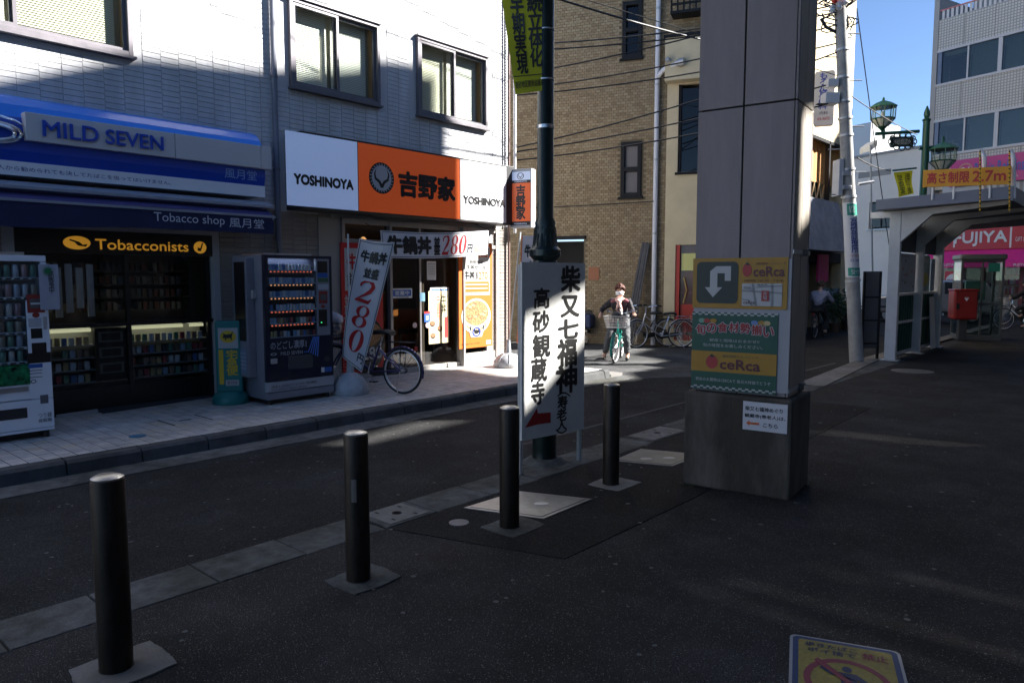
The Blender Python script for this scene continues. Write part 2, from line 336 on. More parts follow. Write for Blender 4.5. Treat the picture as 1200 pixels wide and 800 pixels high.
m_kst = mat('kerb_stone', (.08, .083, .088), .8, var=.25, vs=6, dirt=.4, bump=.3, bs=80)
y = WY0
while y < WY1 - .05:
    L = min(.6, WY1 - y); j = random.uniform(-.004, .004)
    MB().prism([(-6.80, y + .005, -.03), (-6.80, y + .005, .10 + j), (-6.71, y + .005, .095 + j), (-6.68, y + .005, .07 + j), (-6.66, y + .005, -.03)], (0, L - .01, 0)).build('kerb_stone', m_kst, side, bevel=.005)
    y += .6
gut = struct(MB().box((-6.66, -12, -.045), (-6.32, WY1 + .4, -.024)).build('gutter', m_conc))
# corner of the sidewalk, turning into the side street
struct(MB().box((-6.66, WY1, -.045), (-8.0, WY1 + .35, .02)).build('corner_apron', m_conc2))
# small things let into the sidewalk
q = atz(161, 511, .1); single(MB().lathe((q.x, q.y, .101), [(0, 0), (.075, 0), (.075, .004), (0, .005)], 24), 'valve_cover', mat('blue_enamel', (.03, .16, .28), .45, var=.3, vs=30), (q.x, q.y, .1), 'small round blue valve cover in the tiled sidewalk', 'manhole cover')
q = atz(217, 492, .1); t = thing('inspection_cover', 'square tiled inspection cover with a dark handle slot in the sidewalk', 'manhole cover', (q.x, q.y, .1))
for dx in (-.2, .2): MB().box((q.x - .2, q.y + dx - .006, .1), (q.x + .2, q.y + dx + .006, .104)).build('edge', m_dark, t)
MB().box((q.x - .012, q.y - .06, .1), (q.x + .012, q.y + .06, .104)).build('handle_slot', m_dark, t)
# old paint and repair traces on the road
m_line = mat('worn_line', (.051, .051, .054), .8, var=.3, vs=25)
struct(MB().box((-4.62, 5.2, -.03), (-4.57, 14.5, -.0265)).build('road_seam', m_line))
# yellow no-smoking sticker on the plaza
t = thing('ground_sign', 'yellow and blue walking-smoker ban sticker on the asphalt in the foreground', 'sign', (-.95, 3.05, 0))
A, B_ = V3((-1.15, 3.20, .002)), V3((-.76, 3.34, .002)); U = B_ - A; W_ = V3((.205, -.56, 0)) ; O = A + W_
m_yel = mat('sticker_yellow', (.30, .24, .05), .6, var=.25, vs=60, dirt=.2); m_blue = mat('sticker_blue', (.015, .04, .12), .6, var=.2, vs=50); m_navy = mat('sticker_navy', (.02, .03, .08), .6); m_red = mat('sticker_red', (.20, .03, .05), .6, var=.2, vs=60); m_wht = mat('sticker_white', (.32, .32, .33), .6)
fs = Face(O, U, -W_, t, .0012)
def rr(x0, y0, x1, y1, r, ar=.7):
    P = []
    for cx, cy, a in ((x1 - r, y1 - r * ar, 0), (x0 + r, y1 - r * ar, 90), (x0 + r, y0 + r * ar, 180), (x1 - r, y0 + r * ar, 270)):
        for k in range(5): P.append((cx + r * math.cos(R(a + k * 22.5)), cy + r * ar * math.sin(R(a + k * 22.5))))
    return P
fs.poly(rr(-.03, -.02, 1.03, 1.02, .07), m_wht, 1, 'border'); fs.poly(rr(0, 0, 1, 1, .06), m_blue, 2, 'border'); fs.poly(rr(.055, .04, .945, .96, .04), m_yel, 3, 'panel')
fs.text('歩きたばこ', .12, .86, .62, .93, m_navy, 4); fs.text('ポイ捨て', .14, .78, .60, .85, m_navy, 4); fs.text('禁止', .66, .79, .90, .89, m_red, 4)
fs.disc(.5, .42, .40, .32, m_red, 4, inner=.84, n=40); fs.disc(.5, .60, .045, .04, m_navy, 5)
fs.poly([(.42, .55), (.58, .55), (.72, .44), (.69, .41), (.58, .47), (.56, .35), (.64, .18), (.58, .16), (.5, .31), (.38, .17), (.33, .2), (.44, .38), (.43, .48), (.36, .54), (.27, .60), (.25, .57), (.36, .49)], m_navy, 5)
fs.poly([(.20, .66), (.24, .70), (.80, .20), (.76, .16)], m_red, 6)
# fallen specks of chewing gum on the asphalt: countless
gum = MB()
for i in range(240):
    x = random.uniform(-3.6, 2.2) if i % 4 else random.uniform(-3.6, -1.4); y = random.uniform(1.2, 12)
    r = random.uniform(.006, .02); n = 7; a0 = random.random() * 6
    gum.add([(x + r * math.cos(a0 + k / n * 6.283) * random.uniform(.7, 1.1), y + r * math.sin(a0 + k / n * 6.283) * random.uniform(.7, 1.1), .006) for k in range(n)], [tuple(range(n))])
for i in range(260):
    x = random.uniform(-6.3, -4.0); y = random.uniform(1.2, 12); r = random.uniform(.005, .015)
    gum.add([(x + r * math.cos(k), y + r * math.sin(k), -.025) for k in (0, 1, 2, 3, 4, 5)], [tuple(range(6))])
o = gum.build('gum_spots', mat('old_gum', (.11, .11, .11), .8), None, stuff=True, fix=False); tag(o, 'small grey spots of old chewing gum scattered over the asphalt', 'gum spots')

# ---------------------------------------------------------------- unseen cut-out wall for the station, shaped to cast the street's light and shade
def sunpt(p, z0, x=6.0):
    y = (p + SUNH.y * x) / SUNH.x; s = SUNH.x * x + SUNH.y * y; return V3((x, y, z0 + TANE * s))
st = thing('station_shade_wall', 'unseen cut-out wall standing in for the station, shaped to shade the plaza', 'building', (6, 5, 0))
mb = MB()
SLITS = [(6.5, -3.52 + k * .085, 7.35, -2.66 + k * .085, .016) for k in range(4)] + [(2.4 + .15 * (k % 3), -2.55 + k * .105, 3.7 + .2 * (k % 2), -1.85 + k * .105, .0045) for k in range(11)]      # thin slits added to leak soft light patches onto the plaza
def strip(p0, p1, lo, hi):
    if p1 - p0 < .002: return
    sl = [s for s in SLITS if s[0] < p1 - .001 and s[2] > p0 + .001] if lo is None else []
    if not sl: return strip1(p0, p1, lo, hi)
    ks = sorted(set([p0, p1] + [v for s in sl for v in (s[0], s[2]) if p0 < v < p1]))
    L = lambda K, p: K[0] + (K[1] - K[0]) * (p - p0) / (p1 - p0)
    for a, b in zip(ks, ks[1:]):
        m = (a + b) / 2; act = sorted([s for s in sl if s[0] < m < s[2]], key=lambda s: s[1] + (s[3] - s[1]) * (m - s[0]) / (s[2] - s[0])); cur = None
        for s in act:
            za, zb_ = [s[1] + (s[3] - s[1]) * (q - s[0]) / (s[2] - s[0]) for q in (a, b)]
            strip1(a, b, cur, (za, zb_)); cur = (za + s[4], zb_ + s[4])
        strip1(a, b, cur, (L(hi, a), L(hi, b)))
def strip1(p0, p1, lo, hi):
    a, b, c, d = sunpt(p0, 0), sunpt(p1, 0), None, None
    P = [sunpt(p0, hi[0]), sunpt(p1, hi[1])]; Q = [V3((6, a.y, -.05)), V3((6, b.y, -.05))] if lo is None else [sunpt(p0, lo[0]), sunpt(p1, lo[1])]
    mb.prism([Q[0], Q[1], P[1], P[0]], (.04, 0, 0))
def sp(x, y, z=0): return (-SUNH.y * x + SUNH.x * y, z - TANE * (SUNH.x * x + SUNH.y * y))     # a lit or shaded place in the street, seen from the sun
# roof line of the shadow on the shopfront wall, its upright edge, and the edge of the sunlit area on the ground
TP = [(-32, -2), (0, .5), (3, 2.0), (4.8, 4.4), (5.9, 5.8), (7.2, sp(FX, 3.65, 4.18)[1] + .3)] + [sp(FX, y, z) for y, z in ((3.65, 4.18), (5.3, 4.36), (7.17, 4.89), (7.75, 4.96), (8.49, 5.0))]
PE = TP[-1][0]; ZE = sp(FX, 8.49, .1)[1]
GL_ = [sp(-7.35, 8.20, .1), sp(-6.48, 9.09), sp(-6.17, 10.0), (PE, sp(-6.5, 10.4)[1]), sp(-6.68, 11.16), sp(-6.8, 12.45), sp(-7.6, 12.9), sp(-8.32, 13.2), sp(-8.67, 14.66), (22, sp(-7.6, 20, 3.2)[1]), (40, sp(-7.6, 20, 3.2)[1] - 1.2)]
def itp(K, p):
    for (a, za), (b, zb_) in zip(K, K[1:]):
        if p <= b: return za + (zb_ - za) * (p - a) / (b - a) if b > a else zb_
    return K[-1][1]
TOP = lambda p: itp(TP, p)
def up_(p0, p1, lo):
    ks = [p0] + [k[0] for k in TP if p0 < k[0] < p1] + [p1]
    for a, b in zip(ks, ks[1:]):
        q = None if lo is None else (lo[0] + (lo[1] - lo[0]) * (a - p0) / (p1 - p0), lo[0] + (lo[1] - lo[0]) * (b - p0) / (p1 - p0))
        strip(a, b, q, (TOP(a), TOP(b)))
# opening that lights the pillar side and the signboard, and the one that lights the strip on the road
a0 = sp(-1.92, 5.10, 1.88); a1 = sp(-3.79, 4.50, .59); a2 = sp(-3.75, 4.81, .72); a3 = sp(-3.70, 5.12, 1.16); b0 = sp(-1.92, 5.10, 2.68); b1 = sp(-3.79, 4.5, 1.30); b3 = sp(-3.70, 5.12, 1.50)
r0, r1, r2, r3 = sp(-5.84, 4.22), sp(-5.84, 4.22), sp(-5.87, 5.88), sp(-6.27, 5.59)
r0 = (r0[0], sp(-5.66, 4.28)[1] + .02); r1 = (r0[0], sp(-6.02, 4.16)[1])
PA, PB, PC, PD = 5.14, a3[0] + .06, r0[0], r2[0]
up_(-30, PA, None); strip(PA, a1[0], None, (a0[1] - .02, a1[1])); strip(a1[0], PB, None, (a1[1], a3[1] - .06)); up_(PA, b1[0], (b0[1], b1[1])); up_(b1[0], PB, (b1[1], b3[1]))
up_(PB, PC, None); strip(PC, PD, None, (r0[1], r2[1] - .02)); up_(PC, PD, (r1[1] + .05, r3[1] + .03)); PG = GL_[0][0]; up_(PD, PG, None)
for (a, za), (b, zb_) in zip(GL_, GL_[1:]):
    if b > a: strip(a, b, None, (za, zb_))
PM = sp(FX + .4, 8.38)[0]; gy_ = [(PG, GL_[0][1]), (PM, sp(-8.3, 8.2, .1)[1])]; up_(PM, PE, (3.5, 3.5))
for (a, za), (b, zb_) in zip(gy_, gy_[1:]): up_(a, b, (za, zb_))
mb.build('wall', mat('station_render', (.23, .22, .21), .8, var=.1, vs=2), st, fix=False)
MB().box((6.35, -8, 0), (11, 16, 4.5)).build('rear_block', MATS['station_render'], st)

# unseen roof slab on the pillar, added above the viewer to darken the plaza
cn = thing('shade_canopy', 'unseen concrete canopy on the big pillar, added to darken the plaza', 'canopy', (1.5, 0, 6.25)); MB().box((-3.2, -2.5, 6.25), (5, 8.3, 6.7)).build('slab', mat('canopy_concrete', (.20, .20, .20), .8, var=.1, vs=2), cn)

# hairline cracks in the asphalt
random.seed(21); m_crk = mat('crack_dark', (.012, .012, .012), .95)
for (x, y, a, L, z) in ((-1.9, 3.6, 2.4, 1.3, 0), (-.6, 5.2, 1.9, 1.8, 0), (-5.2, 2.2, 1.2, 1.5, -.03), (-4.7, 6.3, 1.7, 2.2, -.03), (-2.6, 1.9, .4, .9, 0), (-1.2, 8.4, 2.8, 2.4, 0), (-5.6, 9.0, .2, 1.4, -.03)):
    mb = MB(); p = V3((x, y, z + .0012)); w0 = random.uniform(.003, .005)
    while L > 0:
        a += random.uniform(-.55, .55); st_p = random.uniform(.03, .07); q = p + V3((math.cos(a), math.sin(a), 0)) * st_p; nn = V3((-math.sin(a), math.cos(a), 0)) * w0 * random.uniform(.5, 1); mb.quad(p - nn, q - nn, q + nn, p + nn); p = q; L -= st_p
    struct(mb.build('crack', m_crk, None, fix=False))
# ---------------------------------------------------------------- shop building with the two shopfronts
m_sid = mat('siding_grey', (.60, .60, .62), .6, var=.09, vs=3, dirt=.20, stretch=(1, 1.6, .35)); m_sid2 = mat('siding_backing', (.50, .50, .51), .8)
m_sidlow = mat('siding_taupe', (.27, .24, .215), .6, var=.1, vs=4)
m_int = mat('room_wall', (.16, .14, .12), .8); m_intd = mat('room_dark', (.03, .03, .032), .8)
bld = thing('shop_building', 'grey ribbed two-storey building with the tobacco shop and beef bowl restaurant at street level', 'building', (FX, 2.5, .1))
WIN = []
def win_px(tl, br): a, b = atx(*tl, FX), atx(*br, FX); return (a.y, b.y, b.z, a.z)
WIN = [(1.25, 3.55, 4.08, 5.30), (5.56, 7.06, 4.14, 5.30), (7.80, 9.38, 4.14, 5.33)]
YE = 9.97                                                     # right-hand corner of the building
SH1 = (2.30, 4.42, .1, 2.12); SH2 = (6.32, 9.40, .1, 2.45)
# wall as solid piers and bands round the openings
mb = MB(); X0, X1 = FX - .22, FX - .014
def wall(y0, y1, z0, z1): mb.box((X0, y0, z0), (X1, y1, z1))
wall(-9, SH1[0], .1, 2.45); wall(SH1[0], SH1[1], SH1[3], 2.45); wall(SH1[1], SH2[0], .1, 2.45); wall(SH2[1], YE, .1, 2.45)
wall(-9, YE, 2.45, 4.08)
yy = -9
for (a, b, c, d) in WIN:
    wall(yy, a, 4.08, 5.33); wall(a, b, d, 5.33) if d < 5.33 else None; wall(a, b, 4.08, c) if c > 4.08 else None; yy = b
wall(yy, YE, 4.08, 5.33); wall(-9, YE, 5.33, 7.2)
mb.build('wall', m_sid2, bld)
MB().box((X0 - .2, -9, 7.2), (FX + .12, YE + .05, 7.45)).build('parapet', alu, bld)
MB().box((FX - 9, -9, .1), (FX - 2.6, YE, 7.3)).build('rear_wall', m_sid2, bld)
MB().box((FX - 2.6, YE - .2, .1), (X0, YE, 7.3)).build('side_wall', m_sid, bld)
MB().box((FX - 2.6, -9, 2.5), (X0, YE - .2, 2.75)).build('floor_slab', m_int, bld); MB().box((FX - 2.6, -9, 7.25), (X0, YE - .2, 7.4)).build('roof', m_int, bld)
MB().box((FX - 2.6, 5.3, .1), (X0, 5.42, 7.2)).build('partition', m_int, bld)
# ribbed siding: boards of 21 cm by 6 cm, modelled one by one
PW, PH = .21, .0625; boards = []
def inopen(y0, y1, z0, z1):
    for (a, b, c, d) in WIN:
        if y1 > a - .03 and y0 < b + .03 and z1 > c - .03 and z0 < d + .03: return True
    if z0 < 3.52 and 5.43 < (y0 + y1) / 2 < 9.72 and z1 > 2.5: return True        # behind the long sign
    if z0 < 3.36 and (y0 + y1) / 2 < 4.98 and z1 > 2.6: return True
    if z1 < 2.6 and y0 < 4.75 and z1 > 2.2: return False
    if z1 > .1 and z0 < 2.14 and y1 > SH1[0] - .05 and y0 < SH1[1] + .05: return True
    if z0 < 2.5 and y1 > SH2[0] - .05 and y0 < SH2[1] + .05: return True
    return False
k = 0; y = -1.38
while y < YE - .02:
    g = .007 if k % 4 == 0 else .002; off = random.choice((0, .008, .016, .024)); z = .1 + off
    y1 = min(y + PW - .003, YE)
    while z < 7.15:
        if not inopen(y + g, y1, z, z + PH): boards.append((abs(z - 1.6) * .8 + math.hypot(8.9, y), y + g, y1, z))
        z += PH
    y += PW; k += 1
ok = sorted(b for b in boards if b[1] > 2.0 and b[3] > 3.3 and b[3] < 4.9); near = set(b[1:] for b in ok[:300]); rest = MB(); bm_ = {}
def rib(y0, y1, z0, h, mb, mi=0):
    x = FX - .014; mb.add([(x, y0, z0), (x, y1, z0), (x + .008, y1, z0 + .005), (x + .008, y0, z0 + .005), (x + .0065, y0, z0 + h - .005), (x + .0065, y1, z0 + h - .005), (x, y1, z0 + h - .001), (x, y0, z0 + h - .001)],
        [(0, 1, 2, 3), (3, 2, 5, 4), (4, 5, 6, 7), (0, 3, 4, 7), (1, 6, 5, 2)], mi)
for d, y0, y1, z in boards:
    lowm = 1 if z < 2.45 else 0
    if (y0, y1, z) in near:
        key = (round(y1 - y0, 3)); 
        if key not in bm_:
            t = MB(); rib(0, y1 - y0, 0, PH, t); o = t.build('siding_board', m_sid, None, fix=False); bm_[key] = o.data
        else: o = D.objects.new('siding_board', bm_[key]); COL.objects.link(o)
        o.parent = bld; o.location = V3((0, y0, z)) - ORG[bld.name]
    else: rib(y0, y1, z, PH, rest, lowm)
rest.build('siding', [m_sid, m_sidlow], bld, stuff=True, fix=False)
# first-floor windows: sliding pairs with blinds behind
m_pane = glass('window_glass', (.92, .94, .92)); m_blind = mat('blind_cream', (.78, .75, .60), .7); m_blindw = mat('blind_white', (.82, .82, .76), .7)
def window(y0, y1, z0, z1, blinds, sh=0):
    w_ = .05; x = FX + .045
    fr = MB(); fr.box((FX - .10, y0, z0), (x, y0 + w_, z1)).box((FX - .10, y1 - w_, z0), (x, y1, z1)).box((FX - .10, y0 + w_, z1 - w_), (x, y1 - w_, z1)).box((FX - .10, y0 + w_, z0), (x, y1 - w_, z0 + w_))
    f = fr.build('window', dkframe, bld, bevel=.004)
    MB().box((FX - .02, y0 - .02, z0 - .03), (x + .035, y1 + .02, z0 - .002)).build('sill', dkframe, f); MB().box((FX - .02, y0 - .02, z1 + .002), (x + .025, y1 + .02, z1 + .025)).build('head_flashing', dkframe, f)
    ym = (y0 + y1) / 2
    for k, (a, b, xo) in enumerate(((y0 + w_, ym + .03, .02), (ym - .03, y1 - w_, -.02))):
        s = MB(); t = .038; xa, xb = FX + xo - .015, FX + xo + .015
        s.box((xa, a, z0 + w_), (xb, a + t, z1 - w_)).box((xa, b - t, z0 + w_), (xb, b, z1 - w_)).box((xa, a + t, z1 - w_ - t), (xb, b - t, z1 - w_)).box((xa, a + t, z0 + w_), (xb, b - t, z0 + w_ + t))
        s.build('sash', dkframe, f)
        MB().box((FX + xo - .003, a + t - .004, z0 + w_ + t - .004), (FX + xo + .003, b - t + .004, z1 - w_ - t + .004)).build('pane', m_pane, f)
    # room side: blind slats
    n = int((z1 - z0 - .1) / .025); bl = MB()
    for (a, b, mi) in blinds:
        for i in range(n):
            z = z0 + .06 + i * .025; bl.quad((FX - .128, a, z), (FX - .128, b, z), (FX - .142, b, z + .024), (FX - .142, a, z + .024), mi)
    bl.build('blind', [m_blind, m_blindw], f, stuff=True, fix=False)
    MB().box((FX - .225, y0, z0), (FX - .22, y1, z1)).build('lining', mat('blind_backing', (.42, .39, .30), .9), f)
    MB().box((FX - .19, y0 - .001, z0 + .002), (FX - .1, y0 + .05, z1)).build('reveal', mat('wood_reveal', (.42, .25, .10), .6), f); MB().box((FX - .19, y1 - .05, z0 + .002), (FX - .1, y1 - .002, z1)).build('reveal', MATS['wood_reveal'], f)
window(*WIN[0], [(1.3, 2.36, 1), (2.46, 3.42, 0)]); window(*WIN[1], [(5.66, 6.62, 1), (6.72, 6.90, 0)] if 0 else [(5.63, 6.24, 1), (6.31, 6.92, 1)]); window(*WIN[2], [(7.87, 8.50, 0), (8.57, 9.25, 1)])
# rainwater pipe between the shops, service pipes at the corner
p = MB(); p.cyl((FX + .055, 5.3, .1), (FX + .055, 5.3, 7.2), .038)
o = p.build('drainpipe', mat('pipe_greyblue', (.16, .17, .21), .5), bld, smooth=True)
for z in (1.2, 3.0, 4.2, 5.4, 6.4): MB().cyl((FX + .055, 5.3, z), (FX + .055, 5.3, z + .03), .046).build('pipe_clip', dkframe, o)
MB().cyl((FX + .04, YE - .05, .1), (FX + .04, YE - .05, 7.2), .022).build('drainpipe', mat('pipe_brown', (.20, .13, .11), .5), bld, smooth=True)
MB().cyl((FX + .03, YE + .12, 2.4), (FX + .03, YE + .12, 7.2), .03).build('drainpipe', white, bld, smooth=True)
mb = MB()
for i in range(90): z = 2.5 + i * .05; mb.lathe((FX + .03, YE - .13 , z), [(.014, 0), (.02, .018), (.014, .04)], 8)
mb.build('ribbed_conduit', mat('conduit_grey', (.3, .3, .32), .5), bld, stuff=True)
# corner wall return of taupe boards and door frames between the openings
MB().box((FX - .01, 5.95, .1), (FX + .01, 6.32, 2.44)).build('wall_panel', mat('panel_beige', (.33, .31, .28), .6), bld)

# ---- long sign box over the restaurant
sg = thing('shop_sign', 'long black-framed sign box, white at both ends and orange in the middle, over the restaurant', 'sign', (FX, 7.5, 2.5))
ys_, ye_ = 5.46, 9.66; XS = FX + .40; zb, zt = 2.50, 3.50
MB().box((FX + .002, ys_, zb), (XS, ye_, zt)).build('box', mat('sign_casing', (.02, .02, .022), .5), sg, bevel=.006)
y1_, y2_ = atx(420, 205, XS).y, atx(538.5, 225, XS).y
a = atx(335.5, 200, XS).y; e = atx(593, 230, XS).y; fz0, fz1 = zb + .028, zt - .028
m_sw = mat('sign_white', (.80, .84, .94), .35, coat=.2, emit=.05, emc=(.38, .55, 1)); m_or = mat('sign_orange', (.85, .15, .02), .4, coat=.15, emit=.035, emc=(.95, .11, .02)); m_ink = mat('sign_ink', (.012, .012, .012), .4)  # faint blue and orange glow added to lift the shaded panels' brightness
fl = Face((XS + .003, a, fz0), (0, y1_ - a - .015, 0), (0, 0, fz1 - fz0), sg); fm = Face((XS + .003, y1_, fz0), (0, y2_ - y1_, 0), (0, 0, fz1 - fz0), sg); fr_ = Face((XS + .003, y2_ + .015, fz0), (0, e - y2_ - .015, 0), (0, 0, fz1 - fz0), sg)
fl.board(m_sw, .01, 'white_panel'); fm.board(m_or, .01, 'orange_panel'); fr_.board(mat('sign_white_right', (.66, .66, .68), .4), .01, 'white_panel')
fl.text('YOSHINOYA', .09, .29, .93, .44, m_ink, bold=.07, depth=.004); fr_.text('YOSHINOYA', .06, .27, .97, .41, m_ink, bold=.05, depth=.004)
def bull(F, cx, cy, rx, ry, m, mw, k=1):
    F.disc(cx, cy, rx, ry, m, k, 'emblem_ring', 40); F.disc(cx, cy, rx * .78, ry * .80, mw, k + .5, 'emblem_disc', 40)
    for i in range(26):
        t = math.radians(i * 360 / 26); c, s = math.cos(t), math.sin(t); c2, s2 = math.cos(t + .12), math.sin(t + .12)
        F.poly([(cx + c * rx * .82, cy + s * ry * .82), (cx + c2 * rx * .82, cy + s2 * ry * .82), (cx + c2 * rx * .97, cy + s2 * ry * .97)], mw, k + .6, 'emblem_rope')
    P = [(-.42, .62), (-.62, .25), (-.55, -.12), (-.25, -.32), (-.10, -.62), (.10, -.62), (.25, -.32), (.55, -.12), (.62, .25), (.42, .62), (.50, .22), (.42, -.02), (.15, -.16), (0, -.36), (-.15, -.16), (-.42, -.02), (-.50, .22)]
    F.poly([(cx + x * rx, cy + y * ry) for x, y in P], m, k + 1, 'emblem_horns')
bull(fm, .205, .52, .115, .235, m_ink, mat('sign_pale', (.45, .45, .47), .4))
fm.text('吉野家', .36, .27, .95, .68, m_ink, bold=.045, depth=.006, name='lettering')
# ---- small vertical sign box projecting at the corner
sv = thing('projecting_sign', 'small upright orange and white sign box hung at the corner beside the long sign', 'sign', (FX + .3, YE, 2.45))
P0 = atx(597, 265, -8.55); n = V3((.66, -.75, 0)); Pl = P0
tl, br = atpl(598, 200, Pl, (.30, -.95, 0)), atpl(622, 265, Pl, (.30, -.95, 0)); U = V3((br.x - tl.x, br.y - tl.y, 0)); bl_ = V3((tl.x, tl.y, br.z))
fv = Face(bl_, U, (0, 0, tl.z - br.z), sv); fv.board(mat('sign_case_grey', (.42, .44, .46), .5), .20, 'box', bevel=.006, edge=.02)
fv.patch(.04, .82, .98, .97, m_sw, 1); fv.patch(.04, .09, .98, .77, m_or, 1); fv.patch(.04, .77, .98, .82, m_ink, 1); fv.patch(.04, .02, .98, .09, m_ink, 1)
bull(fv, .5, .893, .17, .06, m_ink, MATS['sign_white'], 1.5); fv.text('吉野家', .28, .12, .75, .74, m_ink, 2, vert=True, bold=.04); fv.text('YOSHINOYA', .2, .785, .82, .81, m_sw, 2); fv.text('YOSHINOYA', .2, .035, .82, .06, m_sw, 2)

# ---- tobacco shop fascia, awning housing and valance
tb = thing('fascia_sign', 'blue and white curved fascia with raised grey name panel above the tobacco shop', 'sign', (FX, 2.5, 2.6))
prof = [(.02, 3.40), (.12, 3.42), (.22, 3.38), (.30, 3.30), (.36, 3.17), (.40, 3.02), (.40, 2.84), (.37, 2.74)]; prof2 = [(.37, 2.737), (.36, 2.60)]
YA, YB = -3.0, 4.93
mb = MB()
for i in range(len(prof) - 1): (xa, za), (xb, zb_) = prof[i], prof[i + 1]; mb.quad((FX + xa, YA, za), (FX + xa, YB, za), (FX + xb, YB, zb_), (FX + xb, YA, zb_), 0 if i < 4 else 1)
mb.add([(FX + a_, YB, b_) for a_, b_ in prof] + [(FX + .02, YB, 2.74)], [tuple(range(len(prof) + 1))], 1)
mb.build('curved_panel', [mat('fascia_blue', (.01, .22, .85), .3, coat=.3), mat('fascia_deep_blue', (.010, .07, .50), .35, coat=.3)], tb, smooth=True, fix=False)
mb = MB(); mb.box((FX + .02, YA, 2.60), (FX + .385, YB, 2.738)); mb.build('white_band', mat('fascia_white', (.82, .84, .9), .4), tb)
XN = FX + .47; a, b = atx(29, 133, XN), atx(318, 168, XN); gz1 = 3.215; gz0 = atx(29, 164, XN).z
MB().box((FX + .3, a.y, gz0), (XN, atx(206, 180, XN).y - .006, gz1)).build('name_panel', mat('name_panel_grey', (.60, .59, .60), .55, 0), tb, bevel=.004)
MB().box((FX + .3, atx(206, 180, XN).y, gz0), (XN, atx(306, 180, XN).y - .005, gz1)).build('name_panel', MATS['name_panel_grey'], tb, bevel=.004)
MB().box((FX + .3, atx(306, 180, XN).y, gz0), (XN, atx(318, 180, XN).y, gz1)).build('name_panel', MATS['name_panel_grey'], tb, bevel=.004)
t0, t1 = atx(50, 162, XN), atx(191, 176, XN); fn = Face((XN + .002, t0.y, gz0 + .06), (0, t1.y - t0.y, 0), (0, 0, gz1 - gz0 - .12), tb)
fn.text('MILD', 0, 0, .435, 1, MATS['fascia_deep_blue'], depth=.02, bold=.014); fn.text('SEVEN', .495, 0, 1, 1, MATS['fascia_deep_blue'], depth=.02, bold=.014)
XB = FX + .402; t0, t1 = atx(263, 196, XB), atx(301, 211, XB); lettering('風月堂', (XB, t0.y, 2.79), (0, t1.y - t0.y, 0), (0, 0, .12), mat('pale_blue_ink', (.25, .42, .75), .5), tb, bold=0)
t0, t1 = atx(0, 195, XB), atx(201, 208, XB); XC = FX + .387
lettering('喫煙は、あなたにとって肺がんの原因の一つとなります。たばこへの依存を生じさせます。未成年者は、周りの人から勧められても決してたばこを吸ってはいけません。', (XC, -1.2, 2.645), (0, t1.y + 1.2, 0), (0, 0, .045), mat('blue_ink', (.03, .05, .22), .5), tb, bold=0)
# chrome eye-shaped emblem at the left edge of the frame
q = atx(-6, 153, XN); mb = MB(); 
for rr_ in (.15, .115): mb.tube([(XN - .05 + .02 * math.cos(6.283 * i / 24), q.y + rr_ * 1.5 * math.cos(6.283 * i / 24), q.z + rr_ * .62 * math.sin(6.283 * i / 24)) for i in range(24)], .018, 6, closed=True)
mb.tube([(XN - .05, q.y - .5, q.z + .2), (XN - .05, q.y - .1, q.z + .19), (XN - .05, q.y + .18, q.z + .13), (XN - .05, q.y + .33, q.z + .05)], [.004, .014, .012, .003], 6)
mb.build('emblem', chrome, tb, smooth=True)
aw = thing('awning', 'rolled-out navy awning with grey housing and white lettering above the tobacco shop entrance', 'awning', (FX, 2.5, 2.1))
MB().prism([(FX + .02, -3, 2.42), (FX + .02, -3, 2.56), (FX + .42, -3, 2.54), (FX + .55, -3, 2.49), (FX + .55, -3, 2.455), (FX + .40, -3, 2.42)], (0, 7.95, 0)).build('housing', mat('awning_housing', (.34, .36, .42), .45, .3), aw, bevel=.004)
m_nav = mat('awning_navy', (.018, .02, .07), .85, var=.15, vs=8); m_pur = mat('awning_top', (.05, .045, .16), .85, var=.12, vs=6)
XV = FX + .66
MB().sheet(lambda u, v: V3((FX + .45 + u * .20, -3 + v * 7.9, 2.44 - u * .09 - .01 * math.sin(v * 21) * u)), 4, 60).build('fabric', m_pur, aw, fix=False)
MB().box((XV - .02, -3, 2.325), (XV + .012, 4.9, 2.352)).build('front_bar', MATS['awning_housing'], aw)
zv = lambda y: 2.13 - .05 * math.exp(-((y - 2.2) / .6) ** 2)
MB().sheet(lambda u, v: V3((XV + .008 * math.sin(v * 55) * u, -3 + v * 7.88, 2.325 - u * (2.325 - zv(-3 + v * 7.88)))), 5, 150).build('valance', m_nav, aw, fix=False, smooth=True)
m_let = mat('valance_white', (.62, .63, .72), .6)
t0, t1, t2, t3 = atx(180, 256, XV), atx(263, 267, XV), atx(268, 258, XV), atx(309, 269, XV)
lettering('Tobacco shop', (XV + .012, t0.y, 2.18), (0, t1.y - t0.y, 0), (0, 0, .125), m_let, aw, bold=0); lettering('風月堂', (XV + .012, t2.y, 2.185), (0, t3.y - t2.y, 0), (0, 0, .115), m_let, aw, bold=0)
for y in (4.86,): MB().box((FX + .42, y, 2.30), (XV, y + .02, 2.36)).build('arm', MATS['awning_housing'], aw)

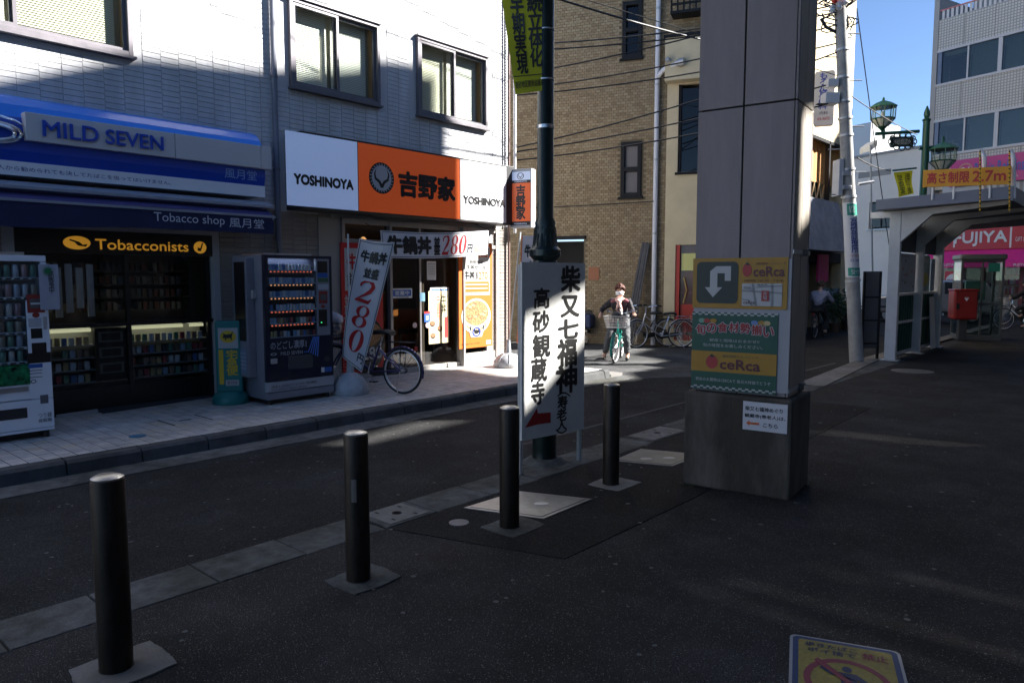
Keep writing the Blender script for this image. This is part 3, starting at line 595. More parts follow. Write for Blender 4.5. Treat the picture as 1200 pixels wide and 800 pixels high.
# ---- tobacco shop front
tf = thing('tobacco_shopfront', 'dark tobacco shop window with lit glass display counter and yellow lettering above', 'shopfront', (FX, 3.4, .1))
m_dk = mat('shopfront_dark', (.018, .016, .016), .35); m_gl = glass('shop_glass', (.88, .9, .9))
y0, y1 = SH1[0], SH1[1]; XF = FX - .12
MB().box((XF - .03, y0, 1.86), (FX - .02, y1, 2.115)).build('name_board', m_dk, tf)
MB().box((XF - .05, y0, .1), (XF + .02, y1, .36)).build('plinth', m_dk, tf); MB().box((XF - .2, y0, 1.04), (XF + .06, y1, 1.085)).build('counter_top', m_dk, tf)
for y in (y0 + .02, 3.4, y1 - .06): MB().box((XF - .02, y, .1), (XF + .03, y + .045, 1.86)).build('mullion', m_dk, tf)
MB().box((XF - .006, y0, .36), (XF, y1, 1.04)).build('pane', m_gl, tf); MB().box((XF - .006, y0, 1.085), (XF, y1, 1.86)).build('pane', m_gl, tf)
m_y = mat('sign_lamp_yellow', (.80, .45, .06), .5, emit=.07, emc=(.9, .42, .04))
fT = face_px((75, 274), (245, 300), FX - .015, tf); fT.text('Tobacconists', .19, .22, .84, .80, m_y, 1.5, bold=.02); fT.disc(.075, .55, .085, .36, m_y, 1.5); fT.disc(.93, .50, .05, .36, m_y, 1.5)
fT.poly([(.03, .75), (.09, .60), (.11, .45), (.14, .5), (.13, .35), (.08, .4), (.06, .58), (.03, .66)], m_dk, 2.5); fT.poly([(.91, .3), (.935, .28), (.955, .75), (.945, .78), (.93, .45), (.91, .5)], m_dk, 2.5)
# lit strip and packs in the counter
m_lamp = mat('strip_light', (.9, .9, .7), .5, emit=.16, emc=(.80, .78, .48))
m_lamp2 = mat('tube_light', (.9, .9, .7), .5, emit=.22, emc=(.9, .88, .62))
for a, b in ((y0 + .08, 3.05), (3.45, 4.1), (4.18, 4.36)): MB().box((XF - .10, a, .985), (XF - .09, b, 1.02)).build('strip_light', m_lamp, tf); MB().box((XF - .28, a, 1.025), (XF - .12, b, 1.035)).build('strip_light', m_lamp2, tf)
pk = [mat('pack_%s' % n, c, .5) for n, c in (('white', (.70, .71, .74)), ('blue', (.12, .22, .48)), ('green', (.18, .35, .25)), ('red', (.45, .10, .10)), ('gold', (.50, .40, .2)), ('black', (.07, .07, .09)), ('brown', (.30, .2, .15)), ('sky', (.35, .5, .68)))]
def packs(parent, x, y0, y1, zs, wd, ht, gap, name, dep=.03, pal=pk, skipf=None, jit=.004):
    for z in zs:
        y = y0
        while y + wd < y1:
            if random.random() > .06 and not (skipf and skipf(y, z)):
                h = ht * random.uniform(.88, 1.0); MB().box((x - dep, y, z), (x, y + wd * random.uniform(.86, 1), z + h)).build(name, random.choice(pal), parent)
            y += wd + gap
for z in (.42, .56, .70, .84): MB().box((XF - .3, y0, z - .012), (XF - .03, y1, z)).build('shelf', mat('shelf_grey', (.3, .3, .3), .5), tf)
packs(tf, XF - .08, y0 + .08, 3.02, (.42, .56, .70, .84), .055, .09, .018, 'cigarette_pack'); packs(tf, XF - .08, 3.46, y1 - .07, (.42, .56, .70, .84), .055, .09, .02, 'cigarette_pack')
MB().box((XF - .08, 3.06, .42), (XF - .02, 3.40, 1.02)).build('counter_panel', m_dk, tf); 
for z in (.5, .68, .86): MB().box((XF - .02, 3.1, z), (XF - .012, 3.36, z + .12)).build('framed_notice', mat('notice_grey', (.16, .16, .15), .5), tf); MB().box((XF - .012, 3.13, z + .02), (XF - .01, 3.33, z + .1)).build('framed_notice', m_dk, tf)
MB().box((XF - .36, y0, .36), (XF - .32, y1, 1.04)).build('display_back', mat('display_back', (.40, .40, .38), .6), tf)
# goods behind the upper window
m_sh = MATS['shelf_grey']
for z in (1.2, 1.36, 1.52, 1.68): MB().box((XF - .75, y0, z - .01), (XF - .5, y1, z)).build('shelf', mat('shelf_dark', (.08, .075, .07), .6), tf)
packs(tf, XF - .5, y0 + .1, y1 - .1, (1.2, 1.36, 1.52, 1.68), .05, .10, .02, 'carton', dep=.08, pal=[mat('carton_%d' % i, c, .6) for i, c in enumerate(((.16, .15, .14), (.05, .05, .05), (.10, .07, .05), (.20, .18, .16), (.14, .05, .04), (.07, .08, .10)))])
MB().box((XF - .80, y0, .1), (XF - .76, y1, 2.4)).build('back_wall', mat('shop_back', (.12, .10, .09), .7), tf)
for i in range(7): yq = y0 + .12 + i * .11; MB().box((XF - .25, yq, 1.15 + .05 * (i % 3)), (XF - .23, yq + .07, 1.75 - .04 * (i % 2))).build('hanging_card', random.choice([pk[0], pk[6], pk[5]]), tf)
dm = MB().prism([(-8.86, 2.93, .1025), (-8.50, 2.88, .1025), (-8.48, 4.42, .1025), (-8.86, 4.42, .1025)], (0, 0, .012))
m1, m2, m3, m4 = atz(83, 472, .1), atz(121, 484.5, .1), atz(252, 465, .1), atz(205, 456, .1)
single(MB().prism([m1, m2, m3, m4], (0, 0, .012)), 'door_mat', mat('mat_charcoal', (.045, .045, .05), .95, bump=.6, bs=120), (m2.x, m2.y, .1), 'dark grey door mat in front of the tobacco shop counter', 'mat')
m1, m2 = atz(66, 489, .1), atz(113, 482, .1)
single(MB().prism([m1, m2, m2 + V3((.05, .0, 0)), m1 + V3((.05, 0, 0))], (0, 0, .03)), 'threshold', mat('pale_stone', (.45, .44, .45), .6), (m1.x, m1.y, .1), 'pale stone threshold strip between the white vending machine and the mat', 'threshold')

# ---------------------------------------------------------------- restaurant front
rf = thing('restaurant_front', 'glazed sliding door front of the beef bowl restaurant with stickers and posters', 'shopfront', (FX, 7.9, .1))
XD = FX - .05; m_al = mat('door_frame', (.40, .38, .36), .45, .4, var=.08, vs=8); m_rg = glass('door_glass', (.62, .60, .56))
Y = lambda px, py: atx(px, py, XD).y
ya, yb, yc, yd, ye2 = 6.36, Y(455, 330), Y(494, 330), Y(536, 330), Y(578, 330)
def jamb(y, w_=.05, x1=FX + .03): MB().box((XD - .05, y - w_ / 2, .1), (x1, y + w_ / 2, 2.44)).build('door_frame', m_al, rf, bevel=.003)
for y in (ya, yb, yd, ye2 + .02): jamb(y)
jamb(yc - .03, .04, XD + .01); jamb(yc + .04, .04, XD - .01); jamb(Y(537, 330) - .02, .04, FX + .12)
MB().box((XD - .05, ya, 2.10), (FX + .02, ye2, 2.16)).build('transom', m_al, rf); MB().box((XD - .05, ya, 2.38), (FX + .02, ye2, 2.45)).build('transom', m_al, rf)
MB().box((XD - .06, ya, .1), (FX + .03, ye2, .17)).build('threshold', mat('sill_stone', (.42, .40, .37), .6), rf)
MB().box((XD - .003, ya, .17), (XD + .003, ye2, 2.38)).build('pane', m_rg, rf)
MB().box((FX - .02, Y(537, 330), .17), (FX + .01, ye2 + .2, .30)).build('plinth', MATS['sill_stone'], rf)
# inside: counter, warm partition, floor
m_wood = mat('warm_wood', (.55, .22, .05), .5, var=.15, vs=5); m_rest = mat('restaurant_wall', (.20, .16, .12), .7)
MB().box((XD - 2.4, ya, .1), (XD - .02, YE - .2, .12)).build('floor', mat('floor_brown', (.12, .09, .07), .5), rf)
MB().box((XD - 1.2, 7.2, .12), (XD - .45, 7.78, 1.35)).build('partition', m_wood, rf); MB().box((XD - 1.9, 7.9, .12), (XD - 1.4, 9.2, 1.0)).build('counter', m_wood, rf)
for i in range(4): MB().cyl((XD - 1.15, 8.0 + i * .4, .12), (XD - 1.15, 8.0 + i * .4, .6), .03).build('stool_leg', steel, rf); MB().cyl((XD - 1.15, 8.0 + i * .4, .6), (XD - 1.15, 8.0 + i * .4, .68), .15).build('stool_seat', mat('stool_black', (.03, .03, .03), .5), rf)
MB().box((XD - 2.35, ya, .12), (XD - 2.3, YE - .2, 2.5)).build('back_wall', m_rest, rf)
m_il = mat('warm_lamp', (1, .6, .25), .5, emit=.5, emc=(1, .55, .22)); 
for y in (7.1, 7.9, 8.7): MB().lathe((XD - 1.5, y, 2.2), [(.02, .1), (.08, .03), (.08, 0), (.02, 0)], 12).build('lamp', m_il, rf)
# stickers
sb = mat('sticker_blue_band', (.03, .12, .42), .5); sw2 = mat('sticker_paper', (.7, .7, .7), .6); sr = mat('sticker_red2', (.6, .03, .03), .5); ink = MATS['sign_ink']
for (tl, br) in (((459, 338), (483, 349)), ((504, 337), (526, 349))):
    F = face_px(tl, br, XD + .006, rf); F.patch(0, 0, 1, 1, sw2, .5, 'sticker'); F.patch(.05, .2, .95, .85, sb, 1, 'sticker'); F.text('営業中', .15, .3, .85, .75, sw2, 1.5); F.text('24時間', .2, .02, .8, .17, ink, 1.5, bold=0)
F = face_px((502, 341), (526, 401), XD + .01, rf); F.patch(0, 0, 1, 1, mat('menu_cream', (.62, .55, .33), .6), .5, 'menu_poster'); F.text('牛丼', .62, .55, .88, .93, ink, 1, vert=True); F.text('牛鍋丼', .38, .45, .56, .93, sr, 1, vert=True, bold=0)
for a, b in ((.18, .38), (.2, .15), (.55, .28)): F.disc(a, b, .13, .055, ink, 1); F.disc(a, b + .01, .10, .04, mat('beef_brown', (.30, .13, .06), .7), 1.5)
F.patch(.78, .1, .92, .5, sr, 1)
F = face_px((500, 306), (511, 328), XD + .006, rf); F.patch(0, 0, 1, 1, sw2, .5, 'notice'); F.text('お知らせ', .1, .8, .9, .92, ink, 1, bold=0); [F.patch(.15, z, .85, z + .02, mat('notice_ink', (.2, .2, .2), .6), 1) for z in (.3, .4, .5, .6, .7)]
F = face_px((497, 365), (504, 377), XD + .012, rf); F.patch(0, 0, 1, 1, sb, .5, 'sticker'); F.patch(0, .8, 1, 1, sr, 1, 'sticker'); F.patch(.3, .2, .7, .6, sw2, 1, 'sticker')
for c in ((486, 381), (501, 381)): q = atx(*c, XD + .012); Face((XD + .012, q.y - .045, q.z - .045), (0, .09, 0), (0, 0, .09), rf).disc(.5, .5, .5, .5, mat('sticker_pinkish', (.6, .45, .45), .6), 1, 'sticker')
F = face_px((492, 343), (498, 353), XD + .012, rf); F.patch(0, 0, 1, 1, mat('sticker_sky', (.2, .4, .55), .6), .5, 'sticker')
# tall orange poster
po = thing('poster', 'tall orange poster with white panel and beef bowl picture beside the restaurant door', 'poster', (FX + .1, 9.0, .6))
F = face_px((537.5, 283), (577, 405), FX + .10, po); F.board(mat('poster_orange', (.62, .13, .01), .5), .02, 'board'); pw = mat('poster_white', (.46, .46, .45), .6)
F.patch(.10, .50, .92, .96, pw, 1); O_ = MATS['poster_orange']
F.text('牛吉', .14, .86, .88, .95, O_, 2); F.text('期間限定', .3, .80, .72, .83, ink, 2, bold=0); F.text('牛丼セール', .22, .745, .80, .785, ink, 2); F.text('牛丼', .13, .65, .46, .73, ink, 2, bold=.04); F.text('並盛', .48, .655, .56, .725, ink, 2, vert=True, bold=0); F.text('270', .58, .65, .85, .725, O_, 2, bold=.03); F.text('円', .86, .65, .91, .68, O_, 2, bold=0)
F.patch(.13, .53, .89, .63, O_, 2); [F.patch(.18, z, .84, z + .012, pw, 3) for z in (.56, .595)]
F.text('※写真はイメージです', .06, .03, .6, .05, ink, 1, bold=0); F.patch(.80, .02, .95, .06, pw, 1)
F.disc(.5, .30, .44, .17, pw, 2, 'bowl_rim', 40); m_be = mat('beef_photo', (.25, .10, .03), .7, var=.55, vs=45, col2=(.38, .20, .08))
F.disc(.5, .33, .37, .12, m_be, 3, 'beef_topping', 40); F.poly([(.20, .24), (.80, .24), (.66, .10), (.34, .10)], pw, 2.5, 'bowl_side')
m_gold = mat('poster_gold', (.45, .30, .1), .6)
for i in range(9): a = .22 + i * .065; F.poly([(a, .22 - .06 * math.sin((a - .2) / .6 * 3.1)), (a + .03, .25 - .06 * math.sin((a - .17) / .6 * 3.1)), (a + .06, .22 - .06 * math.sin((a - .14) / .6 * 3.1)), (a + .03, .19 - .06 * math.sin((a - .17) / .6 * 3.1))], ink if i % 2 else m_gold, 3.2, 'bowl_pattern')
F.disc(.5, .15, .13, .045, MATS['blue_ink'], 3.5, 'bowl_pattern', 24, inner=.7); F.disc(.5, .15, .06, .02, ink, 3.5, 'bowl_pattern')
random.seed(5)
for i in range(26): a, r_ = random.random() * 6.28, random.random() ** .5 * .9; cx, cy = .5 + .33 * r_ * math.cos(a), .335 + .095 * r_ * math.sin(a); F.disc(cx, cy, .06, .012, random.choice([m_be, mat('onion', (.42, .30, .15), .6), mat('beef_dark', (.16, .05, .02), .6)]), 4 + i * .05, 'beef_slice', 10)
# red panel behind the flag
pr = thing('poster', 'red window poster with a white panel and black bowl, half hidden behind the white flag', 'poster', (FX + .05, 6.9, .4))
F = face_px((399, 284), (450, 434), FX + .04, pr); mr = mat('poster_red', (.50, .015, .015), .5); F.board(mr, .02, 'board')
F.patch(.08, .64, .42, .96, pw, 1); F.text('牛', .13, .80, .38, .92, mr, 2, bold=.04); F.text('鍋', .13, .67, .38, .78, ink, 2); F.text('並盛', .06, .43, .22, .61, pw, 1, vert=True, bold=.03); F.text('(', .24, .46, .30, .6, pw, 1)
F.disc(.55, .22, .48, .22, m_dk, 1, 'bowl', 40); F.disc(.55, .30, .40, .10, m_be, 2, 'beef_topping', 30); F.text('280', .45, .10, .95, .2, pw, 3, bold=.04)
# ---------------------------------------------------------------- bollards
m_bol = mat('bollard_bronze', (.045, .036, .029), .45, .7, var=.38, vs=26, stretch=(1, 1, .22), dirt=.25); m_cap = mat('bollard_cap', (.33, .31, .29), .38, 1, var=.15, vs=30)
bl_lab = ['dark bronze bollard nearest the viewer, at the far left', 'dark bronze bollard with a small pale sticker, second from the left', 'dark bronze bollard standing beside the large utility cover, third from the left', 'dark bronze bollard between the white signboard and the pillar']
for i, (x, y, h) in enumerate(((-3.13, 1.08, .81), (-3.11, 2.28, .80), (-3.06, 3.43, .785), (-3.12, 4.68, .79))):
    b = thing('bollard', bl_lab[i], 'bollard', (x, y, 0), 'bollards along the kerb')
    MB().lathe((x, y, 0), [(.064, 0), (.064, h - .022), (.062, h - .016)], 40).build('post', m_bol, b, smooth=True)
    MB().lathe((x, y, h - .018), [(.060, 0), (.062, .004), (.061, .010), (.045, .018), (.02, .022), (0, .0225)], 40).build('cap', m_cap, b, smooth=True)
    MB().lathe((x, y, .001), [(.066, 0), (.069, .004), (.066, .008)], 24).build('collar', MATS['joint_dark'], b)
    s = .17 if i != 1 else .16; P = []
    for k in range(64):
        a = k / 64 * 2 * math.pi; c, q = math.cos(a), math.sin(a); rr_ = s / max(abs(c), abs(q)) ** .85 * (1 + .07 * noise.noise(V3((c * 2.2 + i * 5, q * 2.2, 0))) + .02 * noise.noise(V3((c * 9, q * 9 + i, 0))))
        P.append((x + .02 + rr_ * c * .86, y + .02 + rr_ * q, .001))
    MB().prism(P, (0, 0, .007)).build('footing', m_patch if 0 else (m_conc2 if i in (0, 3) else m_conc), b)
    if i == 1:
        F_ = MB(); 
        for k in range(3): a0, a1 = R(-62 + k * 8), R(-54 + k * 8); F_.quad((x + .0652 * math.cos(a0), y + .0652 * math.sin(a0), .44), (x + .0652 * math.cos(a1), y + .0652 * math.sin(a1), .44), (x + .0652 * math.cos(a1), y + .0652 * math.sin(a1), .56), (x + .0652 * math.cos(a0), y + .0652 * math.sin(a0), .56))
        F_.build('sticker', mat('tape_residue', (.17, .15, .13), .6), b, fix=False)

# ---------------------------------------------------------------- green street lamp post behind the signboard
m_grn = mat('lamp_green', (.006, .018, .015), .38, .2, coat=.2, var=.15, vs=14)
LP = V3((-3.93, 4.86, 0)); lp = thing('street_lamp', 'dark green lamp post with fluted collar and yellow banner, behind the white signboard', 'street lamp', LP)
MB().lathe(LP, [(.112, 0), (.112, .02), (.105, .04), (.105, .12), (.105, 1.62), (.115, 1.66), (.115, 1.71), (.10, 1.74), (.135, 1.78), (.135, 1.83), (.105, 1.86), (.092, 1.95), (.098, 1.98), (.085, 2.03), (.088, 2.06), (.070, 2.10), (.070, 9.5)], 32).build('post', m_grn, lp, smooth=True)
for k in range(16):
    a = k / 16 * 2 * math.pi; MB().cyl(LP + V3((.098 * math.cos(a), .098 * math.sin(a), 1.84)), LP + V3((.080 * math.cos(a), .080 * math.sin(a), 2.02)), .012, n=6).build('flute', m_grn, lp, smooth=True)
for z in (2.83, 3.22, 3.62): MB().lathe(LP + V3((0, 0, z)), [(.070, 0), (.075, .003), (.075, .03 if z < 3 else .012), (.070, .033 if z < 3 else .015)], 28).build('band', steel, lp, smooth=True)
MB().lathe(LP, [(.18, 0), (.2, .004), (.14, .045), (.11, .05)], 20).build('footing', m_conc, lp)
bn = thing('banner', 'olive yellow cloth banner with black brush writing hanging on the lamp post', 'banner', LP)
nrm = V3((.66, -.75, 0)); pb = LP + V3((-.03, -.04, 0)) + nrm * .05
B1, B2 = atpl(604, 111, pb, nrm), atpl(638, 106, pb, nrm); T1, T2 = atpl(580, -60, pb, nrm), atpl(639, -60, pb, nrm)
def fb(a, b, k=0):
    L = B1.lerp(T1, b) + V3((0, 0, .0)); Rr = B2.lerp(T2, b); p = L.lerp(Rr, a)
    return p + nrm * (.018 * math.sin(b * 9 + a * 2) * (1 - a) + k)
MB().sheet(lambda u, v: fb(u, v), 10, 24).build('cloth', mat('banner_yellow', (.50, .50, .02), .8, var=.06, vs=6), bn, smooth=True, fix=False)
def bt(s, x0, y0, x1, y1, vert=True, bold=.03): lettering(s, 0, 0, 0, ink, bn, vert=vert, bold=bold, f=lambda a, b: fb(x0 + (x1 - x0) * a, y0 + (y1 - y0) * b, .006), line=.9)
H_ = 171.0
bt('連続立体化', .56, 1 - 142 / H_, .95, 1 - 30 / H_); bt('早期実現', .16, 1 - 149 / H_, .50, 1 - 52 / H_); bt('高砂地区開発協議会', .04, .035, .97, .085, vert=False, bold=.01)
MB().add([fb(.03, .115, .006), fb(.97, .115, .006), fb(.97, .121, .006), fb(.03, .121, .006)], [(0, 1, 2, 3)]).build('printed_line', ink, bn, fix=False)

# ---------------------------------------------------------------- white hand-lettered signboard on legs
A_, Bq = V3((-3.80, 4.41, 0)), V3((-3.70, 5.12, 0)); U = Bq - A_; Un = U.normalized(); N_ = U.cross(V3((0, 0, 1))).normalized()
sb_ = thing('signboard', 'tall white wooden signboard with black brush characters and a red arrow by the lamp post', 'signboard', (A_ + Bq) / 2)
F = Face(A_ + V3((0, 0, .285)), U, (0, 0, 1.435), sb_); F.board(mat('board_white', (.66, .66, .63), .55, var=.05, vs=5, dirt=.06), .02, 'board')
mw = mat('timber_white', (.5, .49, .46), .7, var=.1, vs=9)
for k, dz in ((.0, 0), (.955, 0)):
    o = A_ + U * k - N_ * .052; MB().obox(o, Un * .03, -N_ * -.03, (0, 0, 1.70)).build('leg', mw, sb_)
for z in (.32, 1.0, 1.66): MB().obox(A_ + U * .045 - N_ * .05 + V3((0, 0, z)), U * .905, N_ * .026, (0, 0, .035)).build('batten', mw, sb_)
def fpx(px, py):                                            # place of a photographed pixel on the board, 0..1
    q = atpl(px, py, A_, N_); return ((q - A_).dot(Un) / U.length, (q.z - .285) / 1.435)
def bs(s, tl, br, m=None, bold=.045, vert=True, **k):
    a, b = fpx(*tl); c, d = fpx(*br); return F.text(s, a, d, c, b, m or ink, 1, vert=vert, bold=bold, **k)
for ch, tl, br in (('柴', (657, 311), (680, 342)), ('又', (657, 346), (679, 371)), ('七', (654, 374), (678, 396)), ('福', (653, 397), (676, 428)), ('神', (651, 428), (676, 459)), ('高', (625, 337), (644, 361)), ('砂', (624, 364), (644, 389)), ('観', (624, 392), (645, 418)), ('蔵', (622, 420), (641, 446)), ('寺', (622, 447), (638, 473))):
    bs(ch, tl, br, bold=.036 if tl[0] > 645 else .03)
bs('︵' if 0 else '(', (655, 458), (668, 461), bold=.02, vert=False) if 0 else None
for ch, tl, br in (('寿', (653, 464), (665, 478)), ('老', (652, 479), (664, 492)), ('人', (652, 492), (664, 503))): bs(ch, tl, br, bold=.03)
def arcmark(cx, y0, y1, w_, up):
    mb = MB(); n = 10
    for i in range(n):
        t0, t1 = i / n, (i + 1) / n; g = lambda t: ((cx[0] + (cx[1] - cx[0]) * t), (y0 + (y1 - y0) * (math.sin(math.pi * t) if True else t)))
        p, q = g(t0), g(t1); mb.quad(F.pt(*fpx(p[0], p[1])), F.pt(*fpx(q[0], q[1])), F.pt(*fpx(q[0], q[1] + 2.0)), F.pt(*fpx(p[0], p[1] + 2.0)))
    mb.build('bracket', ink, sb_, fix=False)
arcmark((653, 668), 463, 459, 2, 1); arcmark((651, 664), 502, 506, 2, 0)
F.poly([fpx(*p) for p in ((615, 501), (629, 478), (630, 484), (645, 483), (645, 495), (630, 497))], mat('arrow_red', (.35, .015, .015), .6), 1, 'arrow')

# ---------------------------------------------------------------- the big clad pillar on its concrete foot
pl = thing('pillar', 'massive square pillar clad in grey panels on a concrete foot, with posters on its front', 'pillar', (-2.3, 5.4, 0))
pu, pv = V3((.9925, .122, 0)), V3((-.122, .9925, 0)); BF = V3((-1.91, 5.15, 0)); W0, D0 = .80, .57; o0 = BF - pu * W0
m_foot = mat('foot_concrete', (.115, .098, .084), .85, var=.3, vs=5, vdet=10, bump=.6, bs=45, dirt=.6, stretch=(1.6, 1.6, .45))
mb = MB(); mb.obox(o0, pu * W0, pv * D0, (0, 0, .735)); mb.build('foot', m_foot, pl, bevel=.02)
z0 = .735
C2 = atpl(923.5, 466, BF + pv * .03, pv); C2.z = 0
LL = atpl(811.5, 458, BF + pv * .03, pv); Wp = (C2 - LL).dot(pu); oP = C2 - pu * Wp
RR = atpl(945, 440, C2, pu); Dp = max(.4, (RR - C2).dot(pv) - .06)
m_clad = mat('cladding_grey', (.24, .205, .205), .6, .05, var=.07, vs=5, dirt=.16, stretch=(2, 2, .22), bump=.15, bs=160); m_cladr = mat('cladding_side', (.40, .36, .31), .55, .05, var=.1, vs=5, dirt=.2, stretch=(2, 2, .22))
MB().obox(oP + pu * .02 + pv * .02 + V3((0, 0, z0)), pu * (Wp - .04), pv * (Dp - .04), (0, 0, 5.5)).build('core', m_dark, pl)
zj = at_h(936, 116, C2); g = .006
frac = (atpl(872, 119, C2, pv) - oP).dot(pu) / Wp
for (za, zb2) in ((z0 + .01, zj - g), (zj + g, zj + 1.9), (zj + 1.92, zj + 3.8)):
    for a, b in ((0, frac * Wp - g), (frac * Wp + g, Wp - .02)): MB().obox(oP + pu * a + V3((0, 0, za)), pu * (b - a), pv * .022, (0, 0, zb2 - za)).build('cladding_panel', m_clad, pl, bevel=.003)
    MB().obox(oP + pu * (Wp - .016) + pv * .002 + V3((0, 0, za)), pu * .016, pv * .03, (0, 0, zb2 - za)).build('corner_trim', m_clad, pl, bevel=.002)
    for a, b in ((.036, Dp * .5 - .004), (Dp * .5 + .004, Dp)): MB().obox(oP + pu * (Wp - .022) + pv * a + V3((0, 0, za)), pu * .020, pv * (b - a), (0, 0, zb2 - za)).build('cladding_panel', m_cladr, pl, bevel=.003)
    MB().obox(oP + pv * (Dp - .02) + V3((0, 0, za)), pu * Wp, pv * .018, (0, 0, zb2 - za)).build('cladding_panel', m_clad, pl); MB().obox(oP + V3((0, 0, za)) + pv * .024, pu * .018, pv * (Dp - .05), (0, 0, zb2 - za)).build('cladding_panel', m_clad, pl)
for z in (1.765, .775): MB().obox(oP + pu * (Wp + .001) + pv * .0 + V3((0, 0, z)), pu * .006, pv * (Dp + .01), (0, 0, .03)).build('strap', galv, pl); MB().obox(oP + pu * (Wp + .006) + pv * Dp * .55 + V3((0, 0, z - .01)), pu * .03, pv * .05, (0, 0, .05)).build('clamp', mat('clamp_dark', (.1, .1, .1), .5, .6), pl, bevel=.004)
# posters on the front face
def pface(tl, br, off, par, k=.003):
    pp = oP - pv * off; a, b = atpl(*tl, pp, pv), atpl(*br, pp, pv); L = (b - a).dot(pu); o = pp + pu * ((a - pp).dot(pu)); o.z = b.z
    return Face(o, pu * L, (0, 0, a.z - b.z), par, k)
bkg = MB().obox(oP - pv * .012 + V3((0, 0, .775)), pu * Wp, pv * .010, (0, 0, .955)); bkg.build('backing_board', mat('backing_white', (.32, .32, .34), .5), pl)
mk = thing('parking_sign', 'amber shop sign with black turning arrow panel and small map, highest on the pillar', 'sign', oP + V3((0, 0, 1.5)))
F = pface((812.5, 303), (922, 363), .02, mk); m_oy = mat('sign_amber', (.36, .19, .015), .5, var=.05, vs=8); F.board(m_oy, .008, 'board')
sbk = mat('sign_black_green', (.008, .02, .016), .45); F.poly(rr(.045, .10, .495, .93, .05, 1.9), sbk, 1, 'panel'); wy = mat('sign_white3', (.42, .42, .42), .5)
F.poly([(.23, .22), (.14, .42), (.195, .42), (.195, .74), (.26, .84), (.42, .84), (.42, .55), (.355, .55), (.355, .70), (.275, .70), (.275, .42), (.33, .42)], wy, 2, 'arrow')
m_cr = mat('logo_brown', (.10, .02, .03), .5); m_tom = mat('tomato_red', (.35, .03, .03), .5)
def cerca(F, x0, y0, x1, y1, k):
    w_, h = x1 - x0, y1 - y0
    F.disc(x0 + .13 * w_, y0 + .5 * h, .11 * w_, .40 * h, m_tom, k, 'tomato'); F.poly([(x0 + .08 * w_, y0 + .85 * h), (x0 + .13 * w_, y0 + .98 * h), (x0 + .18 * w_, y0 + .84 * h), (x0 + .14 * w_, y0 + .78 * h)], sbk, k + .5, 'leaf')
    F.text('ceRca', x0 + .28 * w_, y0 + .1 * h, x0 + w_, y0 + .72 * h, m_cr, k + .5, bold=.035)
cerca(F, .53, .60, .97, .92, 1); F.text('高砂駅前ショッピング', .68, .86, .98, .91, m_cr, 1, bold=0); F.text('営業時間 午前10時〜午後9時', .56, .53, .96, .58, m_cr, 1, bold=0)
F.patch(.54, .06, .95, .50, wy, 1, 'map'); gy = mat('map_grey', (.25, .25, .25), .6)
for P in ([(.54, .34), (.95, .30), (.95, .335), (.54, .375)], [(.64, .50), (.66, .50), (.70, .06), (.68, .06)], [(.84, .50), (.86, .50), (.86, .06), (.84, .06)], [(.54, .20), (.62, .18), (.66, .06), (.64, .06), (.61, .16), (.54, .18)], [(.70, .42), (.95, .45), (.95, .47), (.70, .445)]): F.poly(P, gy, 2, 'map_road')
F.patch(.745, .16, .82, .36, m_tom, 3, 'map_block'); F.text('売場', .76, .18, .805, .34, wy, 4, vert=True, bold=0); F.patch(.56, .39, .63, .44, gy, 3, 'map_block'); F.text('ceRca', .56, .10, .68, .16, m_cr, 3); F.text('駐車場', .70, .46, .80, .49, ink, 3, bold=0)
sp = thing('shop_poster', 'green poster with checkered edges and red curved headline over an orange band, on the pillar', 'poster', oP + V3((0, 0, 1.1)))
F = pface((811.5, 365), (909, 463), .02, sp); gr = mat('poster_green', (.008, .07, .045), .5); F.board(gr, .008, 'board')
F.patch(0, .235, 1, .50, m_oy, 1, 'band')
n = 26
for y0_ in (.963, .012):
    ck = MB()
    for i in range(n):
        for j in range(2):
            if (i + j) % 2 == 0: x = i / n; yy_ = y0_ + j * .019; ck.quad(F.pt(x, yy_, 1), F.pt(x + 1 / n, yy_, 1), F.pt(x + 1 / n, yy_ + .019, 1), F.pt(x, yy_ + .019, 1))
    ck.build('checkered_edge', wy, sp, fix=False)
hd = '旬の食材勢揃い'; hr = mat('headline_red', (.30, .02, .02), .5)
for i, ch in enumerate(hd):
    x = .05 + i * .132; yq = .70 + .05 * math.sin(math.pi * (i + .5) / 7); h = .13
    F.text(ch, x - .008, yq - .008, x + .128, yq + h + .008, wy, 1.5, bold=.09); F.text(ch, x, yq, x + .12, yq + h, hr, 2.5, bold=.03)
for x, c in ((.18, m_tom), (.26, m_oy), (.12, MATS['pack_green']), (.82, m_oy), (.74, MATS['pack_blue']), (.88, MATS['pack_gold'])): F.disc(x, .89 if x < .5 else .88, .04, .03, c, 1.2, 'fruit')
F.text('鮮度と価格はおまかせ!!', .22, .625, .80, .665, wy, 1, bold=0); F.text('旬の味覚をお楽しみください。', .14, .555, .84, .60, wy, 1, bold=0)
cerca(F, .17, .255, .82, .47, 2); F.text('高砂駅前ショッピング', .38, .43, .80, .465, gr, 2, bold=0); F.text('駅前のお買物はCERCAで 毎日大特価でどうぞ', .06, .11, .94, .155, wy, 1, bold=0); 
nt_ = thing('paper_notice', 'white paper notice with black writing and orange arrow on the concrete pillar foot', 'notice', BF + V3((0, 0, .5)))
pp = BF - pv * .005; a, b = atpl(871, 469.5, pp, pv), atpl(922, 508.5, pp, pv); F = Face(BF - pu * (BF - a).dot(pu) + V3((0, 0, b.z)) - pv * .005, pu * (b - a).dot(pu), (0, 0, a.z - b.z), nt_, .0015); F.board(mat('notice_paper', (.58, .57, .60), .7), .003, 'sheet')
